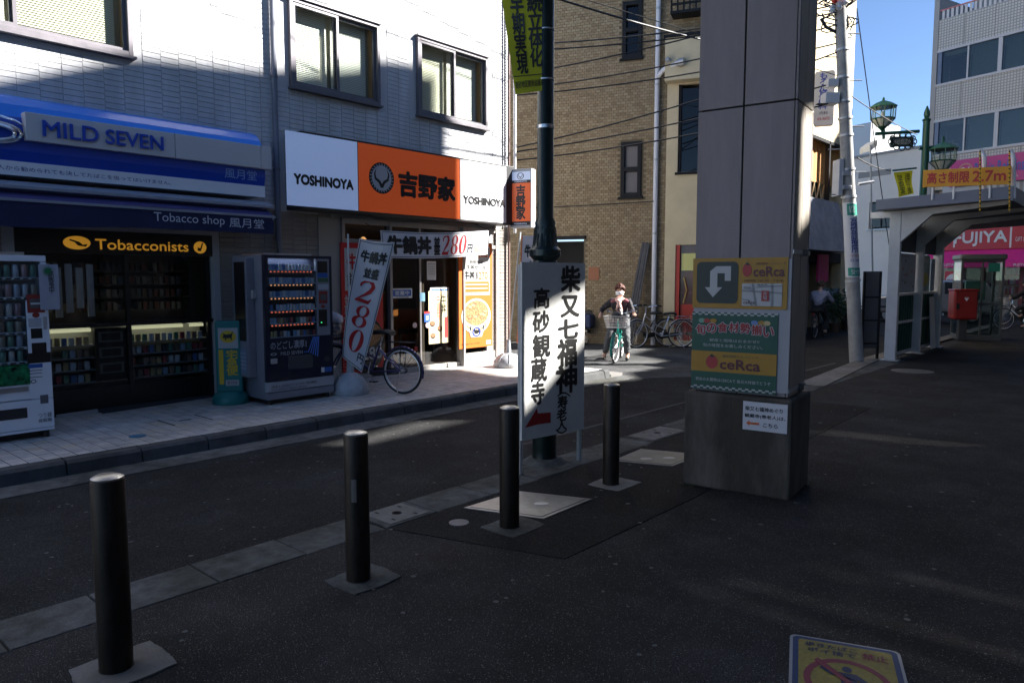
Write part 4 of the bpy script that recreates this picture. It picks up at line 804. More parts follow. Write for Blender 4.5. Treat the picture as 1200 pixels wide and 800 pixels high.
F.text('柴又七福神めぐり', .05, .68, .90, .84, ink, 1, bold=.03); F.text('観蔵寺(寿老人)は、', .04, .42, .97, .58, ink, 1, bold=.03); F.text('こちら', .47, .15, .80, .30, ink, 1, bold=.03)
F.poly([(.08, .24), (.16, .34), (.16, .28), (.38, .28), (.38, .20), (.16, .20), (.16, .14)], mat('arrow_orange', (.55, .12, .03), .6), 1, 'arrow')
# weeds at the foot
wd = MB(); random.seed(3)
for i in range(90):
    c = o0 + V3((random.uniform(-.05, .12), random.uniform(-.06, -.005), 0)) if i % 3 else BF + pv * random.uniform(.2, .6) + V3((.02, 0, 0)); h = random.uniform(.01, .04); a = random.random() * 6.28
    wd.add([c, c + V3((.006 * math.cos(a), .006 * math.sin(a), 0)), c + V3((.02 * math.cos(a + 1), .02 * math.sin(a + 1), h))], [(0, 1, 2)])
tag(wd.build('weeds', mat('weed_green', (.06, .07, .03), .8), None, stuff=True, fix=False), 'small dry weeds in the crack at the pillar foot', 'weeds')

# ---------------------------------------------------------------- vending machines
m_vw = mat('machine_white', (.86, .87, .92), .38, coat=.25, var=.03, vs=3); m_vg = mat('machine_grey', (.26, .27, .31), .4, .3, var=.06, vs=4); m_vgl = glass('machine_glass', (.86, .9, .92))
def machine_box(t, x0, x1, y0, y1, z0, z1, m, shell=.04):     # hollow cabinet, open to the front
    mb = MB(); mb.box((x0, y0, z0), (x0 + .03, y1, z1)).box((x0 + .03, y0, z0), (x1, y0 + shell, z1)).box((x0 + .03, y1 - shell, z0), (x1, y1, z1)).box((x0 + .03, y0 + shell, z1 - shell), (x1, y1 - shell, z1)).box((x0 + .03, y0 + shell, z0), (x1, y1 - shell, z0 + shell))
    return mb.build('cabinet', m, t, bevel=.005)
# white drinks machine
XM = -7.78; ya, yb = 1.22, 2.25
vm = thing('vending_machine', 'white drinks vending machine at the left edge, rows of sample cans behind glass', 'vending machine', (XM - .3, (ya + yb) / 2, .1))
machine_box(vm, XM - .68, XM - .03, ya, yb, .17, 1.80, m_vw)
def fy(px): return atx(px, 400, XM).y
yg = fy(33); yw = fy(47)
for a, b in ((1.745, 1.80), (.20, .47), (.17, .195)): MB().box((XM - .03, ya, a), (XM, yb, b)).build('door_panel', m_vw, vm, bevel=.004)
zz = lambda px, py: atx(px, py, XM).z
MB().box((XM - .03, fy(33), .475), (XM, yb, 1.39)).build('control_panel', m_vw, vm, bevel=.003)
MB().box((XM - .03, fy(52), 1.395), (XM, yb, 1.74)).build('door', m_vw, vm)
MB().box((XM - .012, ya, .80), (XM - .008, fy(52), 1.745)).build('window_pane', m_vgl, vm)
MB().box((XM - .03, ya, .62), (XM, fy(33), .80)).build('advert_panel', mat('advert_dark', (.012, .03, .02), .3, var=.9, vs=14, col2=(.01, .16, .06)), vm)
MB().box((XM - .028, ya, .48), (XM - .004, fy(33), .615)).build('door', m_vw, vm); MB().box((XM - .02, ya, .555), (XM + .004, fy(30), .60)).build('delivery_sill', alu, vm)
MB().box((XM - .001, ya, .31), (XM + .004, fy(27), .405)).build('delivery_flap', mat('flap_black', (.03, .03, .035), .35), vm)
MB().box((XM - .5, ya + .04, .60), (XM - .2, yb - .04, .62)).build('shelf', m_vw, vm); MB().box((XM - .22, ya + .04, .62), (XM - .20, yb - .04, 1.76)).build('back_panel', mat('machine_back', (.6, .61, .68), .5), vm)
cans = [mat('can_%s' % n, c, .35, .3) for n, c in (('cream', (.6, .55, .5)), ('brown', (.30, .22, .18)), ('green', (.20, .32, .24)), ('rose', (.5, .3, .3)), ('white', (.62, .62, .66)), ('silver', (.5, .51, .58)), ('sand', (.45, .36, .28)))]
for k, z in enumerate((1.60, 1.42, 1.245, 1.10, .965, .83)):
    y1_ = fy(50) if k < 2 else fy(32)
    MB().box((XM - .18, ya, z - .022), (XM - .02, y1_, z)).build('shelf', white, vm)
    y = ya + .05
    while y < y1_ - .03:
        h = .115 if k < 3 else .10; c = random.choice(cans); MB().lathe((XM - .06, y, z + .002), [(.022, 0), (.026, .008), (.026, h - .012), (.020, h)], 12).build('can', c, vm, smooth=True)
        MB().box((XM - .022, y - .022, z - .018), (XM - .016, y + .022, z - .006)).build('select_button', black, vm); y += .068
P = lambda tl, br: face_px(tl, br, XM + .002, vm, .002)
F = P((31, 345), (53, 366)); F.board(mat('coin_red', (.30, .04, .03), .5), .02, 'bill_slot', bevel=.003); F.patch(.15, .25, .85, .75, mat('slot_grey', (.12, .12, .12), .4), 1); F.patch(.2, .45, .8, .55, sw2, 2)
F = P((37, 366), (47, 372)); F.disc(.5, .5, .45, .5, MATS['coin_red'], 1)
for (a, b, m_) in (((33, 373), (49, 383), mat('label_pale', (.45, .47, .52), .5)), ((36, 385), (50, 396), m_dk), ((37, 402), (55, 413), m_dk), ((32, 414), (60, 424), m_dk), ((47, 463), (57, 472), mat('keyhole_grey', (.12, .12, .14), .5))):
    P(a, b).board(m_, .008, 'fitting', bevel=.002)
F = P((50, 371), (56, 386)); F.board(galv, .03, 'coin_slot', bevel=.004); F = P((45, 484), (61, 493)); F.text('つり銭', 0, .5, 1, 1, ink, 1, bold=0); F.text('TABACO 自販機'[7:], 0, 0, 1, .4, ink, 1, bold=0)
F = P((33, 427), (51, 448)); F.patch(0, .8, 1, 1, sb, 1, 'label'); [F.patch(.05, z, .95, z + .03, ink, 1) for z in (.3, .5, .65)]; F.disc(.3, .1, .2, .1, ink, 1, inner=.7)
F = Face((XM + .03, yb - .07, 1.30), (0, .16, 0), (0, 0, .42), vm); F.board(mat('hang_tag', (.42, .43, .50), .6), .01, 'hanging_card'); F.text('節電中', .45, .35, .75, .85, ink, 1, vert=True, bold=0)
mb = MB(); 
for i in range(16): a = i / 16 * 6.283; mb.add([(XM + .04, yb + .0 + .02 * math.cos(a), 1.66 + .02 * math.sin(a)), (XM + .04, yb + .0 + .02 * math.cos(a + .4), 1.66 + .02 * math.sin(a + .4)), (XM + .04, yb + .0 + .06 * math.cos(a + .2), 1.66 + .06 * math.sin(a + .2))], [(0, 1, 2)])
mb.lathe((XM + .035, yb, 1.66), [(.024, 0), (.024, .008)], 14, axis=(1, 0, 0)).build('green_burr', mat('burr_green', (.02, .20, .07), .5), vm, fix=False)
for y in (yb - .06, ya + .06): MB().cyl((XM - .06, y, .1), (XM - .06, y, .17), .03).build('foot', m_dk, vm); MB().cyl((XM - .6, y, .1), (XM - .6, y, .17), .03).build('foot', m_dk, vm)
MB().box((XM - .6, ya + .05, .105), (XM - .10, yb - .05, .165)).build('base', m_dk, vm)
MB().box((XM - .45, ya, 1.803), (XM - .02, fy(35), 1.83)).build('top_tray', alu, vm)
# dark cigarette machine
XM = -7.76; ya, yb = 4.45, 5.37; xb = -8.50
vc = thing('vending_machine', 'dark cigarette vending machine with six lit rows of packs, right of the tobacco shop', 'vending machine', (XM - .3, (ya + yb) / 2, .1))
machine_box(vc, xb, XM - .05, ya, yb, .165, 1.86, m_vg, .03)
MB().box((xb + .1, ya + .05, .105), (XM - .10, yb - .05, .165)).build('base', m_dk, vc)
for y in (ya + .06, yb - .06): MB().cyl((XM - .06, y, .1), (XM - .06, y, .165), .025).build('foot', m_dk, vc)
q0, q1 = .048, .0
yr = atx(371, 350, XM).y; zt1 = 1.825
m_skin = mat('machine_wrap', (.012, .016, .035), .3, coat=.2)
mb = MB(); mb.box((XM - .05, ya, .165), (XM, yb, .245)); mb.build('kick_plate', m_vg, vc, bevel=.003)
mb = MB(); mb.box((XM - .05, ya, .255), (XM, yb, .37)); mb.build('lower_band', mat('machine_band', (.40, .41, .44), .45), vc, bevel=.002)
lettering('20歳未満の方への販売は禁止されています タスポカード専用 故障連絡先', (XM + .002, ya + .05, .30), (0, .62, 0), (0, 0, .035), ink, vc, bold=0); lettering('未成年者喫煙禁止 釣銭切れの際は店頭へ', (XM + .002, ya + .05, .27), (0, .5, 0), (0, 0, .02), ink, vc, bold=0)
zlow = .885
MB().box((XM - .05, ya, .375), (XM, yb, zlow)).build('wrap_panel', m_skin, vc, bevel=.002)
MB().box((XM - .05, ya, zlow), (XM - .002, ya + .055, zt1)).build('side_strip', m_skin, vc); MB().box((XM - .05, yr - .12, zlow), (XM, yr + .0, zt1)).build('control_panel', mat('machine_ctrl', (.22, .23, .27), .4), vc, bevel=.003) if 0 else None
yc0 = atx(370, 340, XM).y
yc0 = yb - .22
MB().box((XM - .05, yc0, zlow), (XM, yb - .035, zt1)).build('control_panel', mat('machine_ctrl', (.24, .25, .29), .4), vc, bevel=.003); MB().box((XM - .05, yb - .034, zlow), (XM, yb, zt1)).build('side_strip', m_skin, vc)
MB().box((XM - .05, ya, zt1), (XM, yb, 1.86)).build('top_strip', m_skin, vc)
MB().box((XM - .010, ya + .055, zlow), (XM - .006, yc0, zt1)).build('window_pane', m_vgl, vc)
MB().box((XM - .16, ya + .03, zlow), (XM - .15, yb - .03, zt1)).build('back_panel', mat('machine_back2', (.08, .09, .14), .5), vc)
MB().box((XM - .12, ya + .08, zt1 + .004), (XM - .058, yc0 - .03, zt1 + .012)).build('tube_light', mat('machine_tube', (.8, .85, 1), .5, emit=2.2, emc=(.7, .8, 1)), vc)
m_led = mat('button_lamp', (.9, .15, .06), .4, emit=.16, emc=(1, .20, .10)); m_led2 = mat('button_lamp_amber', (.9, .4, .15), .4, emit=.16, emc=(1, .42, .2))
pal = [pk[0], pk[0], pk[7], pk[1], mat('pack_silver', (.55, .58, .68), .4), mat('pack_skyblue', (.40, .52, .75), .4)]
for k in range(6):
    zr = zt1 - .165 - k * .158
    MB().box((XM - .14, ya + .055, zr - .008), (XM - .015, yc0, zr + .022)).build('shelf', mat('row_shelf', (.07, .075, .09), .6), vc)
    p_ = pal if k < 4 else pk
    packs(vc, XM - .022, ya + .075, yc0 - .01, (zr + .024,), .038, .075, .006, 'cigarette_pack', dep=.02, pal=p_)
    for i in range(12): y = ya + .085 + i * (yc0 - ya - .13) / 11.6; MB().box((XM - .016, y, zr - .002), (XM - .012, y + .018, zr + .014)).build('select_button', m_led if k > 2 or k == 0 else m_led2, vc)
    MB().box((XM - .012, ya + .055, zr + .02), (XM - .0115, yc0, zr + .028)).build('price_rail', MATS['pack_silver'], vc)
F = Face((XM + .001, ya, .375), (0, yb - ya, 0), (0, 0, zlow - .375), vc, .002); wv = mat('wrap_white', (.42, .44, .5), .5)
F.text('のどごし濃厚1', .06, .74, .58, .93, wv, 1, bold=.01); F.text('MILD SEVEN', .20, .60, .52, .68, wv, 1, bold=.01); F.patch(.54, .62, .62, .65, sb, 1)
F.disc(.10, .64, .045, .03, wv, 1, inner=.6)
F.board(m_skin, .001, 'wrap') if 0 else None
MB().box((XM - .001, ya + .28, .50), (XM + .006, ya + .62, .66)).build('delivery_flap', mat('flap_grey', (.12, .13, .15), .2, .5), vc, bevel=.003); MB().box((XM, ya + .05, .59), (XM + .02, ya + .13, .65)).build('lock', galv, vc, bevel=.006)
mbx = MB(); m_streak = mat('wrap_glow', (.10, .25, .75), .3)
for i in range(5): mbx.quad(F.pt(.60 + i * .035, .62 - i * .03, 1.2), F.pt(.615 + i * .035, .62 - i * .03, 1.2), F.pt(.70 + i * .02, .98, 1.2), F.pt(.685 + i * .02, .98, 1.2))
mbx.build('printed_streak', m_streak, vc, fix=False)
F.patch(.80, .10, .97, .22, sb, 1, 'label'); F.patch(.80, .10, .85, .22, sw2, 2, 'label'); F.disc(.9, .42, .05, .07, mat('knob_dark', (.05, .05, .06), .4), 1)
G = Face((XM + .001, yc0, zlow), (0, yb - .035 - yc0, 0), (0, 0, zt1 - zlow), vc, .002)
for a, b, c, d, m_ in ((.08, .82, .85, .97, m_dk), (.08, .76, .85, .815, sb), (.1, .70, .9, .75, mat('label_green', (.08, .16, .08), .5)), (.1, .60, .9, .67, mat('label_pale', (.3, .3, .3), .5)), (.15, .42, .8, .58, MATS['coin_red']), (.1, .12, .75, .34, m_dk)): G.patch(a, b, c, d, m_, 1, 'fitting')
G.patch(.25, .46, .7, .54, MATS['slot_grey'], 2, 'fitting'); G.disc(.45, .38, .16, .02, MATS['coin_red'], 1); G.disc(.3, .17, .06, .008, mat('led_green', (.05, .6, .2), .4, emit=.3), 2)
mb = MB().box((xb + .22, ya - .10, .42), (XM - .22, ya - .001, 1.83)); mb.build('side_cabinet', m_vg, vc, bevel=.004)
Fs = Face((xb + .24, ya - .102, .85), (.24, 0, 0), (0, 0, .93), vc); Fs.patch(0, 0, 1, 1, m_dk, .5, 'dark_panel')
Fq = Face((xb + .24, ya - .102, .46), (.24, 0, 0), (0, 0, .30), vc); Fq.patch(0, 0, 1, 1, mat('label_bluegrey', (.22, .27, .36), .6), .5, 'label'); [Fq.patch(.1, z, .9, z + .03, wv, 1) for z in (.2, .35, .5, .65, .8)]
MB().box((XM - .21, ya - .06, 1.35), (XM - .17, ya - .002, 1.45)).build('handle', galv, vc, bevel=.006)
q = atx(356, 300, XM - .25); MB().cyl((XM - .25, q.y - .35, 1.86), (XM - .26, q.y - .36, 2.02), .014).build('antenna', m_dk, vc)
MB().box((XM - .6, ya + .05, 1.862), (XM - .1, ya + .7, 1.885)).build('top_tray', alu, vc)

# ---------------------------------------------------------------- teal parcel-service stand
q = atz(269, 472, .1); ps = thing('pavement_stand', 'teal plastic sign stand with black cat in a yellow oval left of the dark machine', 'sign', (q.x, q.y, .1))
mt = mat('teal_plastic', (.008, .17, .16), .45, coat=.15); c = V3((q.x, q.y + .02, .1))
MB().lathe(c, [(.21, 0), (.215, .03), (.20, .09), (.175, .12), (.14, .15)], 30, squash=1).build('base', mt, ps, smooth=True)
n2 = V3((.80, -.60, 0)); u2 = V3((.60, .80, 0))
a = c - u2 * .155 - n2 * -.06 ; b0 = .13
F = Face(c + n2 * .06 - u2 * .15 + V3((0, 0, .13)), u2 * .30, (0, 0, .86), ps); F.board(mt, .12, 'body', bevel=.025)
F.patch(.13, .62, .87, .90, wy, 1, 'panel'); myl = mat('stand_yellow', (.60, .42, .02), .5); F.disc(.5, .78, .30, .085, myl, 2); F.disc(.5, .78, .24, .055, ink, 3) if 0 else None
F.poly([(.30, .76), (.34, .80), (.31, .83), (.37, .82), (.42, .81), (.62, .82), (.70, .86), (.66, .80), (.64, .76), (.66, .73), (.62, .73), (.60, .76), (.44, .76), (.42, .73), (.38, .73), (.39, .765)], ink, 3, 'cat_mark')
F.patch(.13, .12, .30, .60, myl, 1, 'bar'); F.text('宅急便', .40, .24, .85, .60, myl, 1, vert=True, bold=.03); F.patch(.36, .10, .86, .18, wy, 1, 'label'); F.text('受付中', .42, .11, .80, .17, ink, 2, bold=0)

# ---------------------------------------------------------------- flags
m_cloth = mat('flag_white', (.60, .60, .63), .75, var=.03, vs=5); m_fred = mat('flag_red', (.45, .01, .012), .7)
def dome_base(t0_, c, m, r=.24, h=.28):
    t = MB().lathe(c, [(r * .96, 0), (r, .03), (r * .96, h * .4), (r * .72, h * .72), (r * .42, h * .92), (.05, h), (.035, h + .22)], 28).build('base', m, t0_, smooth=True)
    mb = MB()
    for k in range(8): a = k / 8 * 6.283; mb.tube([V3(c) + V3((r_ * math.cos(a), r_ * math.sin(a), z)) for r_, z in ((r * .985, .03), (r * .95, h * .42), (r * .70, h * .74), (r * .40, h * .94))], .008, 5)
    mb.build('rib', m, t, smooth=True); return t
m_base = mat('base_white', (.48, .50, .54), .5, var=.12, vs=8, dirt=.25)
c = atz(411, 461, .1); fl_ = thing('flag', 'white upright flag with black characters and red 280 leaning beside the dark machine', 'flag', c)
MB().cyl(c + V3((0, 0, .3)), c + V3((-.02, .02, 2.05)), .012, n=8).build('pole', mat('pole_white', (.55, .6, .62), .4), fl_, smooth=True)
dome_base(fl_, c, m_base)
pn = V3((.70, -.71, 0)); p0 = c + pn * .05
def q4(tl, tr, br, bl, p0, pn): return [atpl(*k, p0, pn) for k in (tl, tr, br, bl)]
TL, TR, BR, BL = q4((421, 279), (463, 284), (424.5, 436), (401, 418), p0, pn)
def ff(a, b, k=0):
    L = BL.lerp(TL, b); Rr = BR.lerp(TR, b); p = L.lerp(Rr, a)
    return p + pn * (.035 * math.sin(b * 5.5 + a * 2.2) + .012 * math.sin(a * 7 + b * 3) + k) + V3((0, 0, -.02 * math.sin(math.pi * a) * b)) + (Rr - L) * (-.10 * math.sin(math.pi * min(1, b * 1.0)) * (1 - a) * .6)
MB().sheet(lambda u, v: ff(u, v), 12, 36).build('cloth', m_cloth, fl_, smooth=True, fix=False)
for (x0, y0, x1, y1) in ((.03, .01, .05, .99), (.95, .01, .97, .99), (.03, .98, .97, .985), (.03, .01, .97, .016)): MB().sheet(lambda u, v: ff(x0 + (x1 - x0) * u, y0 + (y1 - y0) * v, .004), 8, 24).build('border', ink, fl_, fix=False)
def ft(s, x0, y0, x1, y1, m_, **k): lettering(s, 0, 0, 0, m_, fl_, f=lambda a, b: ff(x0 + (x1 - x0) * a, y0 + (y1 - y0) * b, .007), **k)
ft('牛鍋丼', .12, .82, .90, .92, ink, bold=.05); ft('並盛', .30, .70, .76, .785, ink, bold=.05)
for ch, y0, y1 in (('2', .50, .68), ('8', .30, .48), ('0', .10, .285)): numeral(ch, 0, 0, 0, m_fred, fl_, f=lambda a, b: ff(.16 + .66 * a, y0 + (y1 - y0) * b, .007))
ft('円', .66, .05, .92, .12, ink, bold=.03)
# horizontal banner across the door
hb = thing('banner', 'white horizontal banner with black characters and red 280 over the restaurant door', 'banner', (FX + .35, 7.9, 2.1))
p0 = V3((FX + .36, 7.5, 2.2)); pn2 = V3((1, 0, 0)); TL2, TR2, BR2, BL2 = q4((445, 270), (573, 270), (571, 298), (448, 302), p0, pn2)
def fh(a, b, k=0):
    L = BL2.lerp(TL2, b); Rr = BR2.lerp(TR2, b); p = L.lerp(Rr, a); return p + V3((.015 * math.sin(a * 9 + b) + k, 0, -.035 * math.sin(math.pi * a)))
MB().sheet(lambda u, v: fh(u, v), 24, 4).build('cloth', m_cloth, hb, smooth=True, fix=False)
for (x0, y0, x1, y1) in ((.01, .04, .99, .06), (.01, .94, .99, .96), (.01, .04, .014, .96), (.986, .04, .99, .96)): MB().sheet(lambda u, v: fh(x0 + (x1 - x0) * u, y0 + (y1 - y0) * v, .003), 24, 2).build('border', ink, hb, fix=False)
def ht(s, x0, y0, x1, y1, m_, **k): lettering(s, 0, 0, 0, m_, hb, f=lambda a, b: fh(x0 + (x1 - x0) * a, y0 + (y1 - y0) * b, .006), **k)
ht('牛鍋丼', .04, .14, .44, .86, ink, bold=.055); ht('並盛', .46, .12, .52, .84, ink, bold=.04, vert=True)
for ch, x in (('2', .53), ('8', .61), ('0', .69)): numeral(ch, 0, 0, 0, m_fred, hb, f=lambda a, b: fh(x + .085 * a, .12 + .76 * b, .006))
ht('円', .78, .14, .83, .5, ink, bold=.03)
m_bd = mat('bowl_print', (.50, .38, .2), .7); mb = MB()
for i in range(20): a0_, a1_ = math.pi * i / 20, math.pi * (i + 1) / 20; mb.quad(fh(.90, .45, .006), fh(.90 + .05 * math.cos(a0_), .42 - .26 * math.sin(a0_), .006), fh(.90 + .05 * math.cos(a1_), .42 - .26 * math.sin(a1_), .006), fh(.90, .45, .006)); mb.quad(fh(.90, .5, .006), fh(.90 + .05 * math.cos(a0_), .46 + .34 * math.sin(a0_), .006), fh(.90 + .05 * math.cos(a1_), .46 + .34 * math.sin(a1_), .006), fh(.90, .5, .006), 1)
mb.build('bowl_print', [m_bd, mat('topping_print', (.72, .62, .35), .7)], hb, fix=False)
for q_ in (TL2, TR2): MB().cyl(q_, (FX + .02, q_.y, q_.z + .12), .006, n=6).build('cord', m_dk, hb)
# second flag in the sun round the corner
c = atz(596, 433, .1); c = V3((c.x - .25, c.y + .28, .1))
f2 = thing('flag', 'white upright flag at the building corner, half hidden behind the lamp post', 'flag', c); dome_base(f2, c, m_base, r=.26, h=.24)
p0 = c + V3((.1, .1, 0)); TL, TR, BR, BL = q4((612, 276), (640, 277), (640, 402), (606, 402), p0, pn)
MB().cyl(c + V3((0, 0, .3)), atpl(610, 272, p0, pn), .012, n=8).build('pole', MATS['pole_white'], f2, smooth=True)
def f3(a, b, k=0): return BL.lerp(TL, b).lerp(BR.lerp(TR, b), a) + pn * (.02 * math.sin(b * 6 + a * 3) + k)
MB().sheet(lambda u, v: f3(u, v), 8, 24).build('cloth', m_cloth, f2, smooth=True, fix=False)
lettering('牛鍋丼', 0, 0, 0, ink, f2, bold=.05, f=lambda a, b: f3(.12 + .8 * a, .80 + .12 * b, .006)); lettering('並盛', 0, 0, 0, ink, f2, bold=.05, f=lambda a, b: f3(.3 + .5 * a, .68 + .09 * b, .006))
for ch, y0, y1 in (('2', .48, .65), ('8', .28, .46), ('0', .09, .26)): numeral(ch, 0, 0, 0, m_fred, f2, f=lambda a, b: f3(.2 + .6 * a, y0 + (y1 - y0) * b, .006))
MB().sheet(lambda u, v: f3(-.02 + .04 * u, v, .004), 1, 12).build('border', mat('flag_orange', (.7, .15, .03), .7), f2, fix=False)
# ---------------------------------------------------------------- bicycles (local frame: x forward, z up, origin between the wheels)
spoke_m = mat('spoke_steel', (.6, .6, .6), .35, .8); m_seat = mat('saddle_black', (.02, .02, .02), .45); m_rim = mat('rim_alloy', (.66, .66, .67), .35, .6)
def bicycle(label, paint, loc, ang, Rw=.31, base=1.08, basket=None, steer=0, rack=True, bag=None, stand=True, fender=None, group='bicycles', cover=None):
    t = thing('bicycle', label, 'bicycle', loc, group, local=True); t.rotation_euler = (0, 0, ang); hb_ = base / 2; fender = fender or paint
    pm = paint
    ca, sa = math.cos(steer), math.sin(steer); hd = V3((hb_ - .10, 0, 0))                      # steering axis foot
    def st_(p): p = V3(p) - hd; return hd + V3((p.x * ca - p.y * sa, p.x * sa + p.y * ca, p.z))
    for cx, s in ((hb_, True), (-hb_, False)):
        c = V3((cx, 0, Rw)); ax = V3((0, 1, 0))
        if s: c = st_(c); ax = V3((-sa, ca, 0))
        w_ = MB().torus(c, ax, Rw - .034, .013, 36, 6).build('wheel', m_rim, t, smooth=True)
        MB().torus(c, ax, Rw - .017, .017, 40, 8).build('tyre', rubber, w_, smooth=True)
        mb = MB(); mb.cyl(c - ax * .04, c + ax * .04, .018, n=10); u = V3((0, 0, 1)); q = ax.cross(u)
        for k in range(24): a = k / 24 * 6.283; d = u * math.cos(a) + q * math.sin(a); mb.tube([c + ax * (.025 if k % 2 else -.025), c + d * (Rw - .04)], .0016, 3, caps=False)
        mb.build('spokes', spoke_m, w_, stuff=True, fix=False)
        fm_ = MB(); a0, a1 = (-15, 150) if not s else (20, 200)
        fm_pts = []
        fwd = q if q.x > 0 else -q
        for k in range(15):
            a = R(a0 + (a1 - a0) * k / 14); a = a if not s else R(205 - (205 - 60) * k / 14 - 0)
            d = (-fwd if not s else fwd) * math.cos(a if not s else math.pi - a + 0) + u * math.sin(a)
            fm_pts.append(c + d * (Rw + .018))
        mb = MB(); n_ = len(fm_pts)
        for i in range(n_ - 1):
            for k, (o1, z1, o2, z2) in enumerate(((-.026, -.008, 0, .006), (0, .006, .026, -.008))):
                def rp(p, o, z): return p + ax * o + (p - c).normalized() * z
                mb.quad(rp(fm_pts[i], o1, z1), rp(fm_pts[i + 1], o1, z1), rp(fm_pts[i + 1], o2, z2), rp(fm_pts[i], o2, z2))
        mb.build('mudguard', fender, t, smooth=True, fix=False, solid=.003)
    bb = V3((-.06, 0, .27)); ra = V3((-hb_, 0, Rw)); stt = V3((-.20, 0, .62)); hd0 = V3((hb_ - .17, 0, .62)); hd1 = V3((hb_ - .22, 0, .80))
    f = MB(); f.tube([hd0 - V3((0, 0, .02)), hd0 + (bb - hd0) * .5 + V3((0, 0, -.03)), bb], .017, 8); f.tube([hd1 - V3((0, 0, .06)), V3((.05, 0, .52)), (bb + stt) * .5], .014, 8); f.cyl(bb, stt, .016, n=8); f.cyl(hd0 - V3((-.012, 0, .05)), hd1, .02, n=10)
    for sy in (-.045, .045): f.tube([bb + V3((0, sy * .5, 0)), ra + V3((0, sy, 0))], .010, 6); f.tube([stt + V3((.01, sy * .3, -.06)), ra + V3((0, sy, 0))], .008, 6)
    f.build('frame', pm, t, smooth=True)
    fk = MB()
    for sy in (-.045, .045): fk.tube([st_(hd0 + V3((.01, sy * .6, -.06))), st_((hb_ - .06, sy, .42)), st_((hb_, sy, Rw))], [.013, .012, .009], 6)
    fk.build('fork', pm, t, smooth=True)
    h = MB(); h.cyl(hd1, st_(hd1 + V3((-.03, 0, .13))), .012, n=8); top = hd1 + V3((-.03, 0, .13))
    h.tube([st_(top + V3(p)) for p in ((-.22, -.27, .04), (-.10, -.27, .06), (.02, -.16, .03), (.03, 0, 0), (.02, .16, .03), (-.10, .27, .06), (-.22, .27, .04))], .011, 8)
    ho = h.build('handlebar', chrome, t, smooth=True)
    for sy in (-.27, .27): MB().cyl(st_(top + V3((-.23, sy, .038))), st_(top + V3((-.12, sy, .058))), .017, n=8).build('grip', rubber, ho, smooth=True); MB().tube([st_(top + V3((-.08, sy, .05))), st_(top + V3((-.14, sy * 1.02, .01)))], .006, 5).build('brake_lever', chrome, ho, smooth=True)
    MB().cyl(stt, stt + V3((-.04, 0, .12)), .012, n=8).build('seat_post', chrome, t, smooth=True)
    sc_ = stt + V3((-.06, 0, .16)); sd = MB()
    prof = [(-.14, .085, .0), (-.10, .105, .02), (-.02, .09, .022), (.06, .045, .012), (.14, .025, .006), (.16, .012, -.004)]
    vs = []; n_ = 10
    for x, w_, z in prof:
        for j in range(n_): a = j / n_ * 6.283; vs.append(sc_ + V3((x, w_ * math.cos(a), z + .032 * math.sin(a))))
    fs_ = [(i * n_ + j, i * n_ + (j + 1) % n_, (i + 1) * n_ + (j + 1) % n_, (i + 1) * n_ + j) for i in range(len(prof) - 1) for j in range(n_)] + [tuple(range(n_))[::-1], tuple((len(prof) - 1) * n_ + j for j in range(n_))]
    sd.add(vs, fs_).build('saddle', m_seat, t, smooth=True)
    cr = MB(); cr.cyl(bb - V3((0, .07, 0)), bb + V3((0, .07, 0)), .016, n=8); cr.cyl(bb + V3((0, -.05, 0)), bb + V3((0, -.044, 0)), .085, n=20); cr.tube([bb + V3((0, -.075, 0)), bb + V3((.05, -.08, -.155))], .009, 6); cr.tube([bb + V3((0, .075, 0)), bb + V3((-.05, .08, .155))], .009, 6)
    co = cr.build('crank', chrome, t, smooth=True)
    for s, p in ((-1, (.05, -.12, -.155)), (1, (-.05, .12, .155))): MB().box(bb + V3(p) - V3((.045, .04, .010)), bb + V3(p) + V3((.045, .04, .010))).build('pedal', m_dk, co, bevel=.004)
    MB().prism([(bb.x + .08, -.058, bb.z + .05), (bb.x + .10, -.058, bb.z - .02), (bb.x, -.058, bb.z - .07), (-hb_ - .03, -.058, Rw - .035), (-hb_ - .05, -.058, Rw), (-hb_ - .03, -.058, Rw + .03)], (0, .02, 0)).build('chain_case', m_dk, t, bevel=.004)
    if rack:
        r_ = MB(); zt = Rw * 2 + .07
        for sy in (-.06, 0, .06): r_.tube([(-.24, sy * .6, zt), (-hb_ - .18, sy, zt)], .005, 5)
        for x in (-.30, -.45, -.62): r_.tube([(x, -.06, zt), (x, .06, zt)], .005, 5)
        for sy in (-.06, .06): r_.tube([(-hb_, sy, Rw), (-hb_ - .02, sy, zt)], .005, 5)
        r_.build('rack', m_dk if paint.name != 'bike_silver' else chrome, t, smooth=True)
        MB().box((-hb_ - .22, -.022, Rw * 2 - .03), (-hb_ - .20, .022, Rw * 2 + .02)).build('reflector', mat('reflector_red', (.6, .02, .02), .3), t)
    if stand: MB().tube([(-hb_, .06, Rw), (-hb_ + .02, .10, .16), (-hb_ - .02, .15, .004)], .008, 6).build('kickstand', steel, t, smooth=True)
